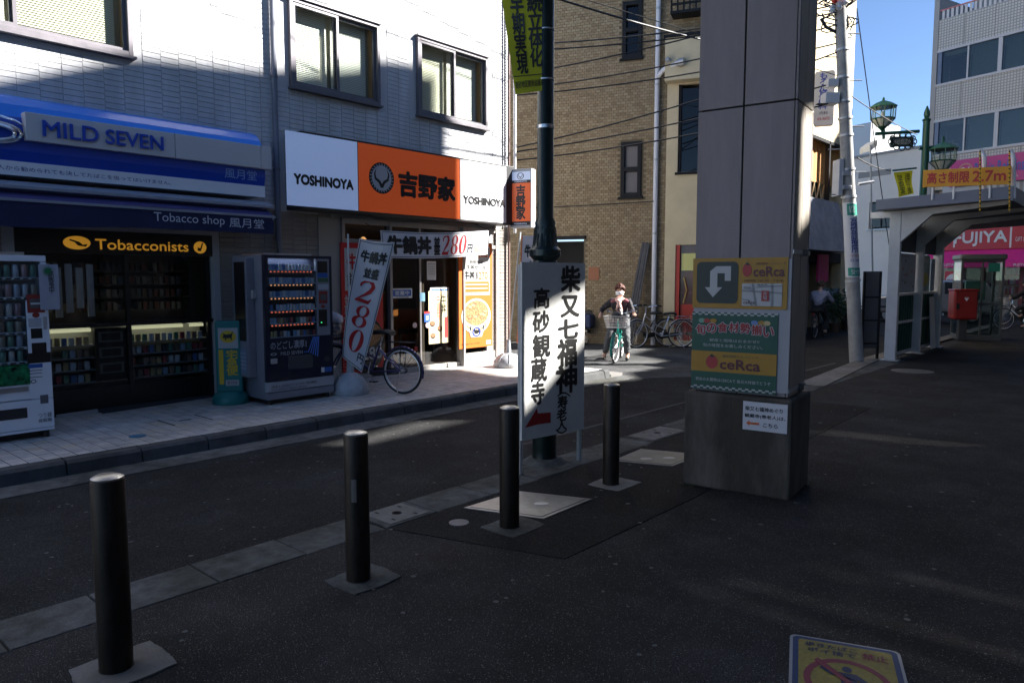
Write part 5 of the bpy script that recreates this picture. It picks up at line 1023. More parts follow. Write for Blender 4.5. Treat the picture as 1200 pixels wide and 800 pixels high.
    if basket:
        b = MB(); cx = hb_ - .02; z0_, z1_ = .68, .90; n1 = 13
        P0, P1 = (.13, .15), (.17, .20)
        def bp(a, b_, tt): hx, hy = P0[0] + (P1[0] - P0[0]) * tt, P0[1] + (P1[1] - P0[1]) * tt; return st_((cx + a * hx, b_ * hy, z0_ + (z1_ - z0_) * tt))
        for tt in (0, .25, .5, .75, 1): b.tube([bp(-1, -1, tt), bp(1, -1, tt), bp(1, 1, tt), bp(-1, 1, tt)], .0035 if 0 < tt < 1 else .006, 4, closed=True)
        for k in range(n1):
            a = -1 + 2 * k / (n1 - 1)
            for s in (-1, 1): b.tube([bp(a, s, 0), bp(a, s, 1)], .0025, 3, caps=False); b.tube([bp(s, a, 0), bp(s, a, 1)], .0025, 3, caps=False)
            b.tube([bp(a, -1, 0), bp(a, 1, 0)], .0025, 3, caps=False)
        b.build('basket', basket, t, smooth=True)
    if bag:
        mb = MB()
        for (dx, dz, r_) in ((0, 0, .13), (.05, .10, .10), (-.06, .07, .10)): 
            bm = bmesh.new(); bmesh.ops.create_icosphere(bm, subdivisions=2, radius=r_)
            for v in bm.verts: v.co *= 1 + .18 * noise.noise(v.co * 18 + V3((dx * 40, dz * 30, 0)))
            o = st_((hb_, 0, .86 + dz)) + V3((dx, 0, 0)); mb.add([o + v.co for v in bm.verts], [tuple(v.index for v in f_.verts) for f_ in bm.faces]); bm.free()
        mb.build('bag', bag, t, smooth=True)
    if cover:
        mb = MB(); mb.box((-hb_ - .25, -.17, .40), (-.30, .17, .74)); mb.build('rear_bag', cover, t, bevel=.05)
    return t
def on_road(px, py, z=-.03): return atz(px, py, z)
def heading(a, b): d = V3(b) - V3(a); return math.atan2(d.y, d.x)
bk_black = mat('bike_black', (.02, .02, .022), .3, .3, coat=.5); bk_purp = mat('bike_violet', (.035, .03, .13), .28, .4, coat=.6); bk_teal = mat('bike_teal', (.008, .22, .18), .3, .2, coat=.5); bk_silver = mat('bike_silver', (.55, .56, .58), .3, .9); bk_blue = mat('bike_blue', (.04, .07, .16), .3, .3, coat=.5)
wire_b = mat('basket_black', (.03, .03, .03), .5); wire_s = mat('basket_silver', (.5, .5, .5), .4, .7)
# parked in front of the restaurant
ra_ = atz(472, 461.5, .1); L = 1.08; dirn = V3((-.955, -.295, 0)).normalized(); mid = ra_ + dirn * L / 2
bicycle('black and violet city bicycle parked in front of the restaurant behind the white flag', bk_purp, mid, math.atan2(dirn.y, dirn.x), Rw=.30, basket=wire_b, bag=mat('bag_white', (.62, .62, .66), .5), steer=R(12))
# bicycles against the brick wall
def at_wall(px_r, py_r, px_f, py_f, **k):
    a, b = on_road(px_r, py_r), on_road(px_f, py_f); d = (b - a); d.z = 0; d.normalize(); return dict(loc=(a + b) / 2 if k.get('mid') else a + d * .54, ang=math.atan2(d.y, d.x))
pr_ = at_wall(782, 406, 743, 406); bicycle('black city bicycle with brown basket at the brick wall, facing left, nearest the drainpipe', bk_black, pr_['loc'], pr_['ang'], Rw=.33, basket=mat('basket_brown', (.12, .07, .05), .7), steer=R(-15), fender=bk_black, group='bicycles parked at the brick wall')
pr_ = at_wall(799, 407.5, 758, 407.5); bicycle('silver city bicycle with high chrome handlebar parked just behind the black one', bk_silver, V3(pr_['loc']), pr_['ang'] + R(6), Rw=.33, steer=R(20), rack=True, group='bicycles parked at the brick wall')
a, b = on_road(806, 407), on_road(838, 409); d = b - a; bicycle('silver bicycle by the red door, half hidden behind the pillar', bk_silver, a + d.normalized() * .54, math.atan2(d.y, d.x), Rw=.33, basket=wire_s, group='bicycles parked at the brick wall')
a = on_road(689, 403.5); bicycle('dark bicycle with navy rear bag standing left of the riding woman', bk_blue, a + V3((-.25, .48, 0)), R(112), Rw=.33, cover=mat('bag_navy', (.03, .045, .11), .7), group='bicycles parked at the brick wall', stand=True)
# ridden bicycles
wf = on_road(722, 425.5); wdir = V3((.46, -.89, 0)).normalized(); wpos = wf - wdir * .50
bicycle('small teal bicycle with silver wire basket ridden by the masked woman', bk_teal, wpos, math.atan2(wdir.y, wdir.x), Rw=.28, base=1.0, basket=wire_s, steer=R(-10), stand=False, group='bicycles being ridden')
cf = on_road(957, 396); cdir = V3((-.10, .99, 0)).normalized(); bicycle('dark bicycle ridden away by the person in the pale lavender jacket', bk_black, cf + cdir * .3, math.atan2(cdir.y, cdir.x), Rw=.33, stand=False, group='bicycles being ridden')
rp = atz(1197, 388, 0); rdir = V3((-.93, .37, 0)).normalized(); bicycle('dark bicycle ridden by the person in black at the right edge', bk_black, rp + V3((.0, .1, 0)), math.atan2(rdir.y, rdir.x), Rw=.33, stand=False, group='bicycles being ridden')
rp2 = atz(1192, 384, 0); bicycle('silver bicycle parked behind the telephone booth', bk_silver, rp2 + V3((-.1, 1.2, 0)), R(160), Rw=.33, basket=wire_s)

# ---------------------------------------------------------------- people
def skinned(name, nodes, edges, m, parent, sub=2, label=None, fold=0):
    """nodes: {key: (x, y, z, r) or (x, y, z, rx, ry)}; grown with a Skin modifier and frozen"""
    ks = list(nodes); me = D.meshes.new(name); me.from_pydata([nodes[k][:3] for k in ks], [(ks.index(a), ks.index(b)) for a, b in edges], [])
    o = D.objects.new(name, me); COL.objects.link(o); sk = o.modifiers.new('skin', 'SKIN'); sk.use_smooth_shade = True
    for i, k in enumerate(ks):
        n_ = nodes[k]; me.skin_vertices[0].data[i].radius = (n_[3], n_[4] if len(n_) > 4 else n_[3])
    me.skin_vertices[0].data[0].use_root = True
    s = o.modifiers.new('sub', 'SUBSURF'); s.levels = sub; s.render_levels = sub
    bpy.context.view_layer.update(); m2 = D.meshes.new_from_object(o.evaluated_get(bpy.context.evaluated_depsgraph_get()))
    D.objects.remove(o); m2.name = name; m2.materials.clear(); m2.materials.append(m); m2.polygons.foreach_set('use_smooth', [True] * len(m2.polygons))
    if fold:
        nr = [v.normal.copy() for v in m2.vertices]
        for v, q in zip(m2.vertices, nr): p = v.co; v.co = p + q * fold * (noise.noise(V3((p.x * 9, p.y * 9, p.z * 26))) + .6 * noise.noise(V3((p.x * 30, p.y * 22, p.z * 48 + p.y * 20))))
    o = D.objects.new(name, m2); COL.objects.link(o); o.parent = parent
    if label: o['label'] = label
    return o
def lerp3(a, b, t): return tuple(a[i] + (b[i] - a[i]) * t for i in range(3))
def person(label, loc, ang, J, cloth, hairm, mask=False, skirt=None, shoes=None, hairlen=0, cap=None, mid=None):
    """J: joints in a local frame, x forward"""
    t = thing('person', label, 'person', loc, 'people on bicycles', local=True); t.rotation_euler = (0, 0, ang)
    nd = {'pelvis': (*J['pelvis'], .10, .13), 'belly': (*lerp3(J['pelvis'], J['chest'], .45), .095, .12), 'chest': (*J['chest'], .105, .14), 'neck0': (*J['neck'], .05), 'neck1': (*lerp3(J['neck'], J['head'], .45), .048), 'head': (*J['head'], .082, .074), 'crown': (J['head'][0], J['head'][1], J['head'][2] + .085, .062, .058)}
    ed = [('pelvis', 'belly'), ('belly', 'chest'), ('chest', 'neck0'), ('neck0', 'neck1'), ('neck1', 'head'), ('head', 'crown')]
    for s in 'LR':
        sh, el, wr = J['sh' + s], J['el' + s], J['wr' + s]; hp, kn, an = J['hip' + s], J['kn' + s], J['an' + s]
        nd.update({'sh' + s: (*sh, .055), 'el' + s: (*el, .040), 'wr' + s: (*wr, .026), 'hip' + s: (*hp, .085), 'kn' + s: (*kn, .055), 'an' + s: (*an, .038)})
        d = (V3(wr) - V3(el)).normalized(); pm = V3(wr) + d * .05; nd['palm' + s] = (*pm, .030, .016)
        ed += [('chest', 'sh' + s), ('sh' + s, 'el' + s), ('el' + s, 'wr' + s), ('wr' + s, 'palm' + s), ('pelvis', 'hip' + s), ('hip' + s, 'kn' + s), ('kn' + s, 'an' + s)]
        side = V3((0, 0, 1)).cross(d).normalized(); dn = d.cross(side).normalized() * (1 if d.cross(side).z < 0 else -1)
        for i, (o, L) in enumerate(((-.024, .030), (-.008, .036), (.008, .034), (.024, .026))):
            a = pm + d * .028 + side * o; b = a + d * L * .7 + dn * L * .4; c2 = b + dn * L * .8 - d * L * .2
            nd['f%s%da' % (s, i)] = (*a, .0085); nd['f%s%db' % (s, i)] = (*b, .008); nd['f%s%dc' % (s, i)] = (*c2, .007); ed += [('palm' + s, 'f%s%da' % (s, i)), ('f%s%da' % (s, i), 'f%s%db' % (s, i)), ('f%s%db' % (s, i), 'f%s%dc' % (s, i))]
        th = pm - d * .01 + side * (.03 if s == 'R' else -.03) + dn * .012; nd['t%sa' % s] = (*th, .010); nd['t%sb' % s] = (*(th + d * .025 + dn * .02), .0085); ed += [('wr' + s, 't%sa' % s), ('t%sa' % s, 't%sb' % s)]
        ft = V3(an) + V3((.12, 0, -.05)); nd['toe' + s] = (*ft, .032, .04); ed.append(('an' + s, 'toe' + s))
    body = skinned('body', nd, ed, skin, t, 2)
    # clothing
    jk = {'pelvis': (*J['pelvis'], .135, .165), 'belly': (*lerp3(J['pelvis'], J['chest'], .45), .135, .165), 'chest': (*J['chest'], .14, .175), 'neck': (*lerp3(J['chest'], J['neck'], .8), .075)}
    je = [('pelvis', 'belly'), ('belly', 'chest'), ('chest', 'neck')]
    for s in 'LR': jk.update({'sh' + s: (*J['sh' + s], .075), 'el' + s: (*J['el' + s], .060), 'cf' + s: (*lerp3(J['el' + s], J['wr' + s], .92), .043)}); je += [('chest', 'sh' + s), ('sh' + s, 'el' + s), ('el' + s, 'cf' + s)]
    skinned('jacket', jk, je, cloth[0], body, 3, fold=.016)
    tr_ = {'pelvis': (J['pelvis'][0], J['pelvis'][1], J['pelvis'][2] - .03, .12, .15)}; te = []
    for s in 'LR': tr_.update({'hip' + s: (*J['hip' + s], .10), 'kn' + s: (*J['kn' + s], .078), 'cf' + s: (*lerp3(J['kn' + s], J['an' + s], .9), .06)}); te += [('pelvis', 'hip' + s), ('hip' + s, 'kn' + s), ('kn' + s, 'cf' + s)]
    skinned('trousers', tr_, te, cloth[1], body, 3, fold=.014)
    for s in 'LR':
        an = V3(J['an' + s]); skinned('shoe', {'a': (*(an + V3((-.03, 0, -.03))), .045), 'b': (*(an + V3((.05, 0, -.05))), .045, .04), 'c': (*(an + V3((.14, 0, -.058))), .034, .036)}, [('a', 'b'), ('b', 'c')], shoes or rubber, body, 1)
    # head details
    H = V3(J['head']); hm = MB(); bm = bmesh.new(); bmesh.ops.create_icosphere(bm, subdivisions=4, radius=1); vs = []
    for v in bm.verts:
        c = v.co.copy(); k = 1 + .16 * noise.noise(c * 3.0) + .09 * noise.noise(c * 8) + .05 * noise.noise(c * 19); p = V3((c.x * .108 * k, c.y * .098 * k, c.z * .118 * k))
        if c.x > .25 and c.z < .30 + .12 * noise.noise(V3((c.y * 7, 3, 0))): p.x = min(p.x, .03)                                     # leave the face free
        if c.z < -.2 - hairlen: p.z = max(p.z, -.05 - hairlen * .1); p.x *= .8; p.y *= .86
        vs.append(H + V3((-.010, 0, .045)) + p)
    hm.add(vs, [tuple(v.index for v in f.verts) for f in bm.faces]); bm.free(); hm.build('hair', hairm, body, smooth=True, fix=False)
    fc = MB(); fc.lathe(H + V3((.078, 0, -.0)), [(.0, 0), (.014, .0), (.011, .012), (.004, .02)], 8, axis=(1, 0, -.2)); fc.build('nose', skin, body, smooth=True)
    for sy in (-.030, .030):
        MB().lathe(H + V3((.077, sy, .022)), [(0, 0), (.010, 0), (.007, .004), (0, .005)], 10, axis=(1, 0, 0), squash=1).build('eye', mat('eye_dark', (.03, .02, .02), .2), body, smooth=True)
        MB().box(H + V3((.076, sy - .016, .042)), H + V3((.083, sy + .016, .048))).build('eyebrow', hairm, body)
    for sy in (-.078, .078): MB().lathe(H + V3((-.005, sy, .0)), [(.0, -.006), (.022, -.006), (.020, .006), (0, .006)], 10, axis=(.3, 1, 0)).build('ear', skin, body, smooth=True)
    if mask:
        MB().sheet(lambda u, v: H + V3((.094 - .055 * ((u - .5) * 2) ** 2 + .012 * math.sin(v * 3.14), (u - .5) * .155, -.062 + v * .075)), 12, 8).build('mask', mat('mask_white', (.80, .80, .82), .7), body, smooth=True, fix=False, solid=.002)
    else: MB().box(H + V3((.074, -.02, -.04)), H + V3((.080, .02, -.034))).build('mouth', mat('lips', (.4, .15, .13), .5), body)
    if cap: cap(t, H, body)
    return t, body
# the masked woman, feet on the road either side of the bicycle
JW = dict(pelvis=(-.20, 0, .80), chest=(-.12, 0, 1.10), neck=(-.09, 0, 1.235), head=(-.05, 0, 1.345),
    shL=(-.11, .17, 1.15), elL=(-.03, .25, .95), wrL=(.10, .29, .93), shR=(-.11, -.17, 1.15), elR=(-.06, -.35, 1.0), wrR=(.06, -.36, .92),
    hipL=(-.18, .10, .76), knL=(.08, .15, .44), anL=(.02, .17, .10), hipR=(-.18, -.10, .76), knR=(.05, -.20, .43), anR=(-.04, -.29, .09))
cl_j = mat('jacket_black', (.025, .022, .026), .8, var=.25, vs=12); cl_g = mat('trousers_grey', (.08, .085, .09), .85, var=.12, vs=14); hair_r = mat('hair_reddish', (.10, .025, .012), .6, var=.3, vs=40, bump=.5, bs=60)
wz = V3((wpos.x, wpos.y, -.03)); tw, body = person('woman with short reddish hair, white mask and pink scarf sitting on the teal bicycle', wz, math.atan2(wdir.y, wdir.x), JW, (cl_j, cl_g), hair_r, mask=True, shoes=rubber)
pinkish = mat('knit_plum', (.22, .06, .08), .85, var=.3, vs=30)
for sy, nm in ((.12, 'shoulder'), (-.12, 'shoulder')):
    skinned('jacket_panel', {'a': (-.07, sy * .45, 1.17, .085, .06), 'b': (-.10, sy * 1.15, 1.165, .075, .06), 'c': (-.085, sy * 1.45, 1.11, .062)}, [('a', 'b'), ('b', 'c')], mat('panel_rose', (.30, .11, .13), .85, var=.2, vs=25), body, 2, label='rose coloured shoulder panel')
skinned('jacket_front', {'a': (.03, .0, 1.13, .05, .07), 'b': (.01, 0, 1.02, .06, .09), 'c': (-.01, 0, .92, .06, .09)}, [('a', 'b'), ('b', 'c')], pinkish, body, 2)
sc_m = mat('scarf_pink', (.72, .46, .40), .8, var=.25, vs=22)
skinned('scarf', {'a': (.03, -.02, 1.20, .05, .055), 'b': (.075, .0, 1.12, .038, .035), 'c': (.085, .035, 1.04, .035, .025), 'd': (.08, .05, .97, .028), 'e': (.085, -.035, 1.05, .035, .025), 'f': (.08, -.045, .99, .026), 'g': (-.03, .07, 1.22, .035), 'h': (-.03, -.08, 1.22, .035)}, [('a', 'b'), ('b', 'c'), ('c', 'd'), ('b', 'e'), ('e', 'f'), ('a', 'g'), ('a', 'h')], sc_m, body, 3, fold=.012)
hbg = thing('handbag', 'black handbag lying in the wire basket of the teal bicycle', 'bag', wz, local=True); hbg.rotation_euler = (0, 0, math.atan2(wdir.y, wdir.x))
skinned('bag_body', {'a': (.42, -.12, .89, .06, .07), 'b': (.43, .0, .93, .075, .08), 'c': (.42, .12, .90, .06, .07)}, [('a', 'b'), ('b', 'c')], mat('leather_black', (.02, .02, .022), .35), hbg, 2)
MB().tube([(.40, -.10, .95), (.40, -.05, 1.02), (.40, .05, 1.02), (.40, .10, .95)], .008, 6).build('handle', MATS['leather_black'], hbg, smooth=True)
# the rider seen from behind
JB = dict(pelvis=(-.24, 0, .84), chest=(-.12, 0, 1.14), neck=(-.07, 0, 1.28), head=(-.02, 0, 1.39),
    shL=(-.11, .18, 1.19), elL=(.06, .27, 1.02), wrL=(.22, .26, .98), shR=(-.11, -.18, 1.19), elR=(.06, -.27, 1.02), wrR=(.22, -.26, .98),
    hipL=(-.20, .10, .82), knL=(.14, .13, .62), anL=(-.06, .13, .47), hipR=(-.20, -.10, .82), knR=(.14, -.13, .47), anR=(.0, -.13, .16))
jl = mat('jacket_lavender', (.36, .36, .46), .8, var=.15, vs=9); trd = mat('trousers_dark', (.03, .03, .035), .85)
bp_ = cf + cdir * .3; person('person in a pale lavender jacket and brown hair cycling away past the dark shop', (bp_.x, bp_.y, -.03), math.atan2(cdir.y, cdir.x), JB, (jl, trd), mat('hair_brown', (.11, .06, .04), .7, var=.3, vs=40))
rq = rp + V3((.0, .1, 0)); person('person dressed all in black on a bicycle at the right edge of the plaza', (rq.x, rq.y, 0), math.atan2(rdir.y, rdir.x), JB, (mat('jacket_black2', (.02, .02, .022), .8), trd), mat('hair_black', (.015, .013, .012), .6))
# ---------------------------------------------------------------- brick-tiled building at the corner of the side street
Wb = V3((-9.43, 15.15, -.03)); dl = ray(-1700, 325); dl.z = 0; wr_ = -dl.normalized(); wn = V3((-wr_.y, wr_.x, 0)); wn = wn if wn.dot(EYE - Wb) > 0 else -wn
def bw(px, py, off=0): return atpl(px, py, Wb + wn * off, wn)
def sof(p): return (V3(p) - Wb).dot(wr_)
def bp3(s, z, off=0): return V3((Wb.x, Wb.y, 0)) + wr_ * s + wn * off + V3((0, 0, z))
bb_ = thing('brick_building', 'tan brick-tiled building with narrow windows and a cream entrance front at the corner', 'building', (Wb.x, Wb.y, 0))
s_end = sof(bw(779, 300)); s0 = -9.0; m_mort = mat('mortar_tan', (.14, .11, .07), .9)
corner = V3((-7.6, 0, 0)); sc = (corner.x - Wb.x) / wr_.x; cy = Wb.y + wr_.y * sc
# openings on the brick face: (s0, s1, z0, z1)
def op(tl, br): a, b = bw(*tl), bw(*br); return (sof(a), sof(b), b.z, a.z)
OPS = [op((730, 3), (752, 67)), op((728, 167), (751, 230)), op((618, 281), (683, 420)), op((625, 150), (640, 168)) if 0 else op((728, 167), (751, 230))]
OPS = OPS[:3]
zband0, zband1 = bw(800, 98).z, bw(800, 47).z
mb = MB()
def wblock(a, b, z0, z1, off=-.012, th=.3, m=mb, mi=0):
    if b - a > .001 and z1 - z0 > .001: m.obox(bp3(a, z0, off - th), wr_ * (b - a), wn * th, (0, 0, z1 - z0), mi)
xs = sorted(set([s0, s_end, sc] + [o[0] for o in OPS] + [o[1] for o in OPS]))
for a, b in zip(xs, xs[1:]):
    zs = -.05; m_ = (a + b) / 2
    for o in sorted([o for o in OPS if o[0] < m_ < o[1]], key=lambda o: o[2]): wblock(a, b, zs, max(zs, o[2])); zs = o[3]
    if m_ > s_end: zs = zband1 
    wblock(a, b, zs, 12.0)
wblock(s_end, s_end + .001, 0, 1)
mb.build('wall', m_mort, bb_)
bc = [mat('brick_%s' % n, c, .7, var=.1, vs=6) for n, c in (('tan', (.27, .20, .115)), ('sand', (.31, .24, .145)), ('umber', (.225, .16, .09)))]
bk_ = MB(); bl, bh = .112, .064; near = []
z = -.02; r_i = 0
while z < 9.6:
    s = s0 + (bl / 2 if r_i % 2 else 0)
    while s < sc - .02:
        e = s + bl - .008
        top = zband1 if s > s_end - .02 else -1
        if z > top and not any(o[0] - .01 < e and s < o[1] + .01 and o[2] - .02 < z + bh and z < o[3] + .02 for o in OPS): near.append((s, min(e, sc), z))
        s += bl
    z += bh; r_i += 1
for s, e, z in near:
    h = bh - .008; p = [bp3(s, z, -.012), bp3(e, z, -.012), bp3(e, z + h, -.012), bp3(s, z + h, -.012)]; q = [v + wn * .012 for v in p]
    bk_.add(p + q, [(4, 5, 6, 7), (0, 1, 5, 4), (2, 3, 7, 6), (1, 2, 6, 5), (3, 0, 4, 7)], random.choices((0, 1, 2), (5, 3, 2))[0])
bk_.build('bricks', bc, bb_, stuff=True, fix=False)
# narrow framed windows
m_wf = mat('window_black', (.014, .015, .018), .6, spec=.2); m_wg = glass('dark_glass', (.25, .3, .34), 1.0)
def bwin(o, frost=None):
    a, b, z0, z1 = o; f = MB(); t = .09
    for (x0, x1, y0, y1) in ((a, a + t, z0, z1), (b - t, b, z0, z1), (a + t, b - t, z1 - t, z1), (a + t, b - t, z0, z0 + t), (a + t, b - t, (z0 + z1) / 2 - .05, (z0 + z1) / 2 + .05)): f.obox(bp3(x0, y0, -.1), wr_ * (x1 - x0), wn * .13, (0, 0, y1 - y0))
    fo = f.build('window', m_wf, bb_, bevel=.006)
    for y0, y1 in ((z0 + t, (z0 + z1) / 2 - .05), ((z0 + z1) / 2 + .05, z1 - t)):
        MB().obox(bp3(a + t, y0, -.07), wr_ * (b - a - 2 * t), wn * .01, (0, 0, y1 - y0)).build('pane', frost or m_wg, fo)
    MB().obox(bp3(a - .05, z0 - .05, 0), wr_ * (b - a + .1), wn * .07, (0, 0, .045)).build('sill', m_wf, fo)
    MB().obox(bp3(a, z0, -.32), wr_ * (b - a), wn * .01, (0, 0, z1 - z0)).build('lining', m_intd, fo)
    return fo
w0 = bwin(OPS[0]); 
for i in range(6): s = OPS[0][0] + .12 + i * .045; MB().obox(bp3(s, OPS[0][2] + .12, -.14), wr_ * .012, wn * .012, (0, 0, OPS[0][3] - OPS[0][2] - .25)).build('inner_bar', galv, w0)
bwin(OPS[1], mat('frosted_pane', (.12, .105, .11), .35))
a, b, z0, z1 = OPS[2]; MB().obox(bp3(a, 0, -1.2), wr_ * (b - a), wn * .02, (0, 0, z1)).build('entrance_back', m_intd, bb_); MB().obox(bp3(a - .05, z1, -.02), wr_ * (b - a + .1), wn * .10, (0, 0, .07)).build('lintel', m_wf, bb_)
q = bw(690, 313, .01); q2 = bw(702, 328, .01); Face(bp3(sof(q), q2.z, .02), wr_ * (sof(q2) - sof(q)), (0, 0, q.z - q2.z), bb_).board(mat('plate_terracotta', (.30, .11, .05), .6), .02, 'name_plate')
# cream part: band, wall below, door
m_cr_ = mat('cream_render', (.62, .52, .34), .8, var=.07, vs=2.5, bump=.3, bs=80)
se = sc; wblk = lambda a, b, z0, z1, off, th, nm, m, **k: MB().obox(bp3(a, z0, off - th), wr_ * (b - a), wn * th, (0, 0, z1 - z0)).build(nm, m, bb_, **k)
wblk(s_end - .02, se, zband0, zband1 - .03, .36, .7, 'cream_band', m_cr_, bevel=.01); wblk(s_end - .05, se + .02, zband1 - .03, zband1 + .03, .40, .78, 'coping', m_wf)
d0, d1 = op((792, 287), (830, 366)), op((796, 100), (840, 200))
zt = zband0
for (a, b, y0, y1) in ((s_end, d0[0], -.05, zt), (d0[0], se, d0[3], d1[2]), (d0[0], d1[0], d1[2], zt), (d1[0], se, d1[3], zt), (d0[0], se, -.05, .12)): wblk(a, b, y0, y1, .05, .25, 'cream_wall', m_cr_)
fo = MB().obox(bp3(d1[0], d1[2], -.08), wr_ * (se - d1[0]), wn * .01, (0, 0, d1[3] - d1[2])).build('window', m_wg, bb_); MB().obox(bp3(d1[0], d1[2], -.06), wr_ * .06, wn * .08, (0, 0, d1[3] - d1[2])).build('frame', m_wf, fo); MB().obox(bp3(d1[0] - .05, d1[2] - .06, .05), wr_ * (se - d1[0] + .05), wn * .06, (0, 0, .05)).build('sill', m_wf, fo)
MB().obox(bp3(d1[0], d1[2], -.2), wr_ * (se - d1[0]), wn * .01, (0, 0, d1[3] - d1[2])).build('lining', m_intd, fo)
do = MB().obox(bp3(d0[0], .12, -.10), wr_ * (se - d0[0]), wn * .01, (0, 0, d0[3] - .12)).build('door', mat('door_dark_red', (.10, .02, .015), .25, coat=.5, var=.4, vs=3), bb_)
MB().obox(bp3(d0[0], .12, -.08), wr_ * .1, wn * .10, (0, 0, d0[3] - .12)).build('frame', mat('door_red', (.45, .04, .02), .4), do); MB().obox(bp3(d0[0] + .12, .12, -.085), wr_ * (se - d0[0]), wn * .04, (0, 0, .85)).build('lower_panel', MATS['door_red'], do)
MB().tube([bp3(d0[0] + .2, 1.0, -.02), bp3(d0[0] + .27, 1.3, .01), bp3(d0[0] + .2, 1.6, -.02)], .02, 8).build('handle', m_gold, do, smooth=True)
mp = bw(799, 297, -.05), bw(822, 317, -.05); MB().obox(bp3(sof(mp[0]), mp[1].z, -.05), wr_ * .5, wn * .02, (0, 0, mp[0].z - mp[1].z)).build('notice', mat('notice_yellow', (.70, .68, .25), .6), do)
# street-facing side (seen to the right of the pillar)
XS_ = -7.6; yA = cy; yB = atx(1001.5, 60, XS_).y; zw0, zw1 = atx(970, 236, XS_).z, atx(970, 165, XS_).z; za0 = atx(985, 297, XS_).z
MB().box((XS_ - .3, yA, zw1), (XS_, yB, 12)).build('street_wall', m_cr_, bb_); MB().box((XS_ - .3, yA, za0), (XS_ - .02, yB, zw0)).build('street_wall', m_cr_, bb_)
MB().box((XS_ - .3, yB - .5, -.05), (XS_, yB, za0)).build('street_wall', m_cr_, bb_); MB().box((XS_ - .3, yB - .35, zw0), (XS_, yB, zw1)).build('street_wall', m_cr_, bb_); MB().box((XS_ - .3, yA, -.05), (XS_, yA + .4, zw1)).build('street_wall', m_cr_, bb_)
MB().box((XS_ - 6, yB - .25, -.05), (XS_ - .3, yB, 12)).build('end_wall', m_cr_, bb_); MB().box((XS_ - .9, yA, zw0), (XS_ - .3, yB, zw1)).build('room', m_intd, bb_) if 0 else None
cur = mat('curtain_orange', (.62, .32, .11), .85, var=.12, vs=7, stretch=(1, 6, 1)); yy = yA + .4; k = 0
MB().sheet(lambda u, v: V3((XS_ - .25 + .02 * math.sin(u * 160), yA + .4 + u * (yB - .75 - yA), zw0 + .55 + v * (zw1 - zw0 - .55))), 160, 1).build('curtain', cur, bb_, smooth=True, fix=False)
MB().box((XS_ - .9, yA, zw0), (XS_ - .8, yB, zw1)).build('room_back', m_intd, bb_)
while yy < yB - .4: MB().box((XS_ - .1, yy, zw0), (XS_ + .02, yy + .09, zw1)).build('mullion', m_wf, bb_); yy += (yB - .35 - yA - .4) / 5.001; k += 1
MB().box((XS_ - .1, yA + .4, zw1 - .08), (XS_ + .02, yB - .35, zw1 + .01)).build('window_head', m_wf, bb_)
for i in range(16): y = yA + .5 + i * .42; MB().tube([(XS_ - .15, y, zw0 + .02), (XS_ - .15, y + .2, zw0 + .5), (XS_ - .15, y + .4, zw0 + .02)], .02, 5).build('railing', m_cr_, bb_)
mc = mat('hood_concrete', (.36, .37, .40), .8, var=.15, vs=4, dirt=.2)
yH = atx(992, 262, XS_ + .35).y; n = 20
for i in range(n):                                              # folded concrete hood
    a, b = yA + (yH - yA) * i / n, yA + (yH - yA) * (i + 1) / n
    MB().prism([(XS_, a + .01, zw0), (XS_ + .08, a + .01, zw0), (XS_ + .55, (a + b) / 2, za0), (XS_ + .40, a + .01, za0), (XS_, a + .01, za0)], (0, b - a - .02, 0)).build('hood_panel', mc, bb_)
# dark shop below
MB().box((XS_ - 1.2, yA, -.05), (XS_ - 1.15, yB, za0)).build('shop_back', m_intd, bb_); MB().box((XS_ - 1.1, yA + .3, za0 - .3), (XS_ - .02, yB, za0)).build('ceiling', m_intd, bb_)
yP = atx(960, 320, XS_).y
MB().box((XS_ + .02, yP - .3, atx(958, 320, XS_).z - .25), (XS_ + .08, yP + .55, atx(958, 298, XS_).z)).build('pink_panel', mat('panel_magenta', (.50, .02, .16), .5), bb_)
for y in (yA + 1.6, yA + 3.4, yA + 5.4): MB().box((XS_ - .3, y, -.05), (XS_ - .05, y + .3, za0)).build('pier', m_sidlow, bb_)
mb = MB(); sgn = thing('menu_board', 'pale blue upright menu board beside the dark shop entrance', 'sign', atz(972, 388, 0))
q = atz(972, 388, -.03); F = Face(q + V3((-.22, -.1, .25)), V3((.42, .18, 0)), (0, 0, 1.05), sgn); F.board(mat('board_paleblue', (.30, .38, .46), .6), .03, 'board'); [F.patch(.15, z, .85, z + .03, wv, 1) for z in (.2, .35, .5, .65, .8)]
for k in (.02, .95): MB().obox(F.O + F.U * k - F.N * .03 - V3((0, 0, .28)), F.U.normalized() * .02, F.N * .02, (0, 0, .3)).build('leg', galv, sgn)
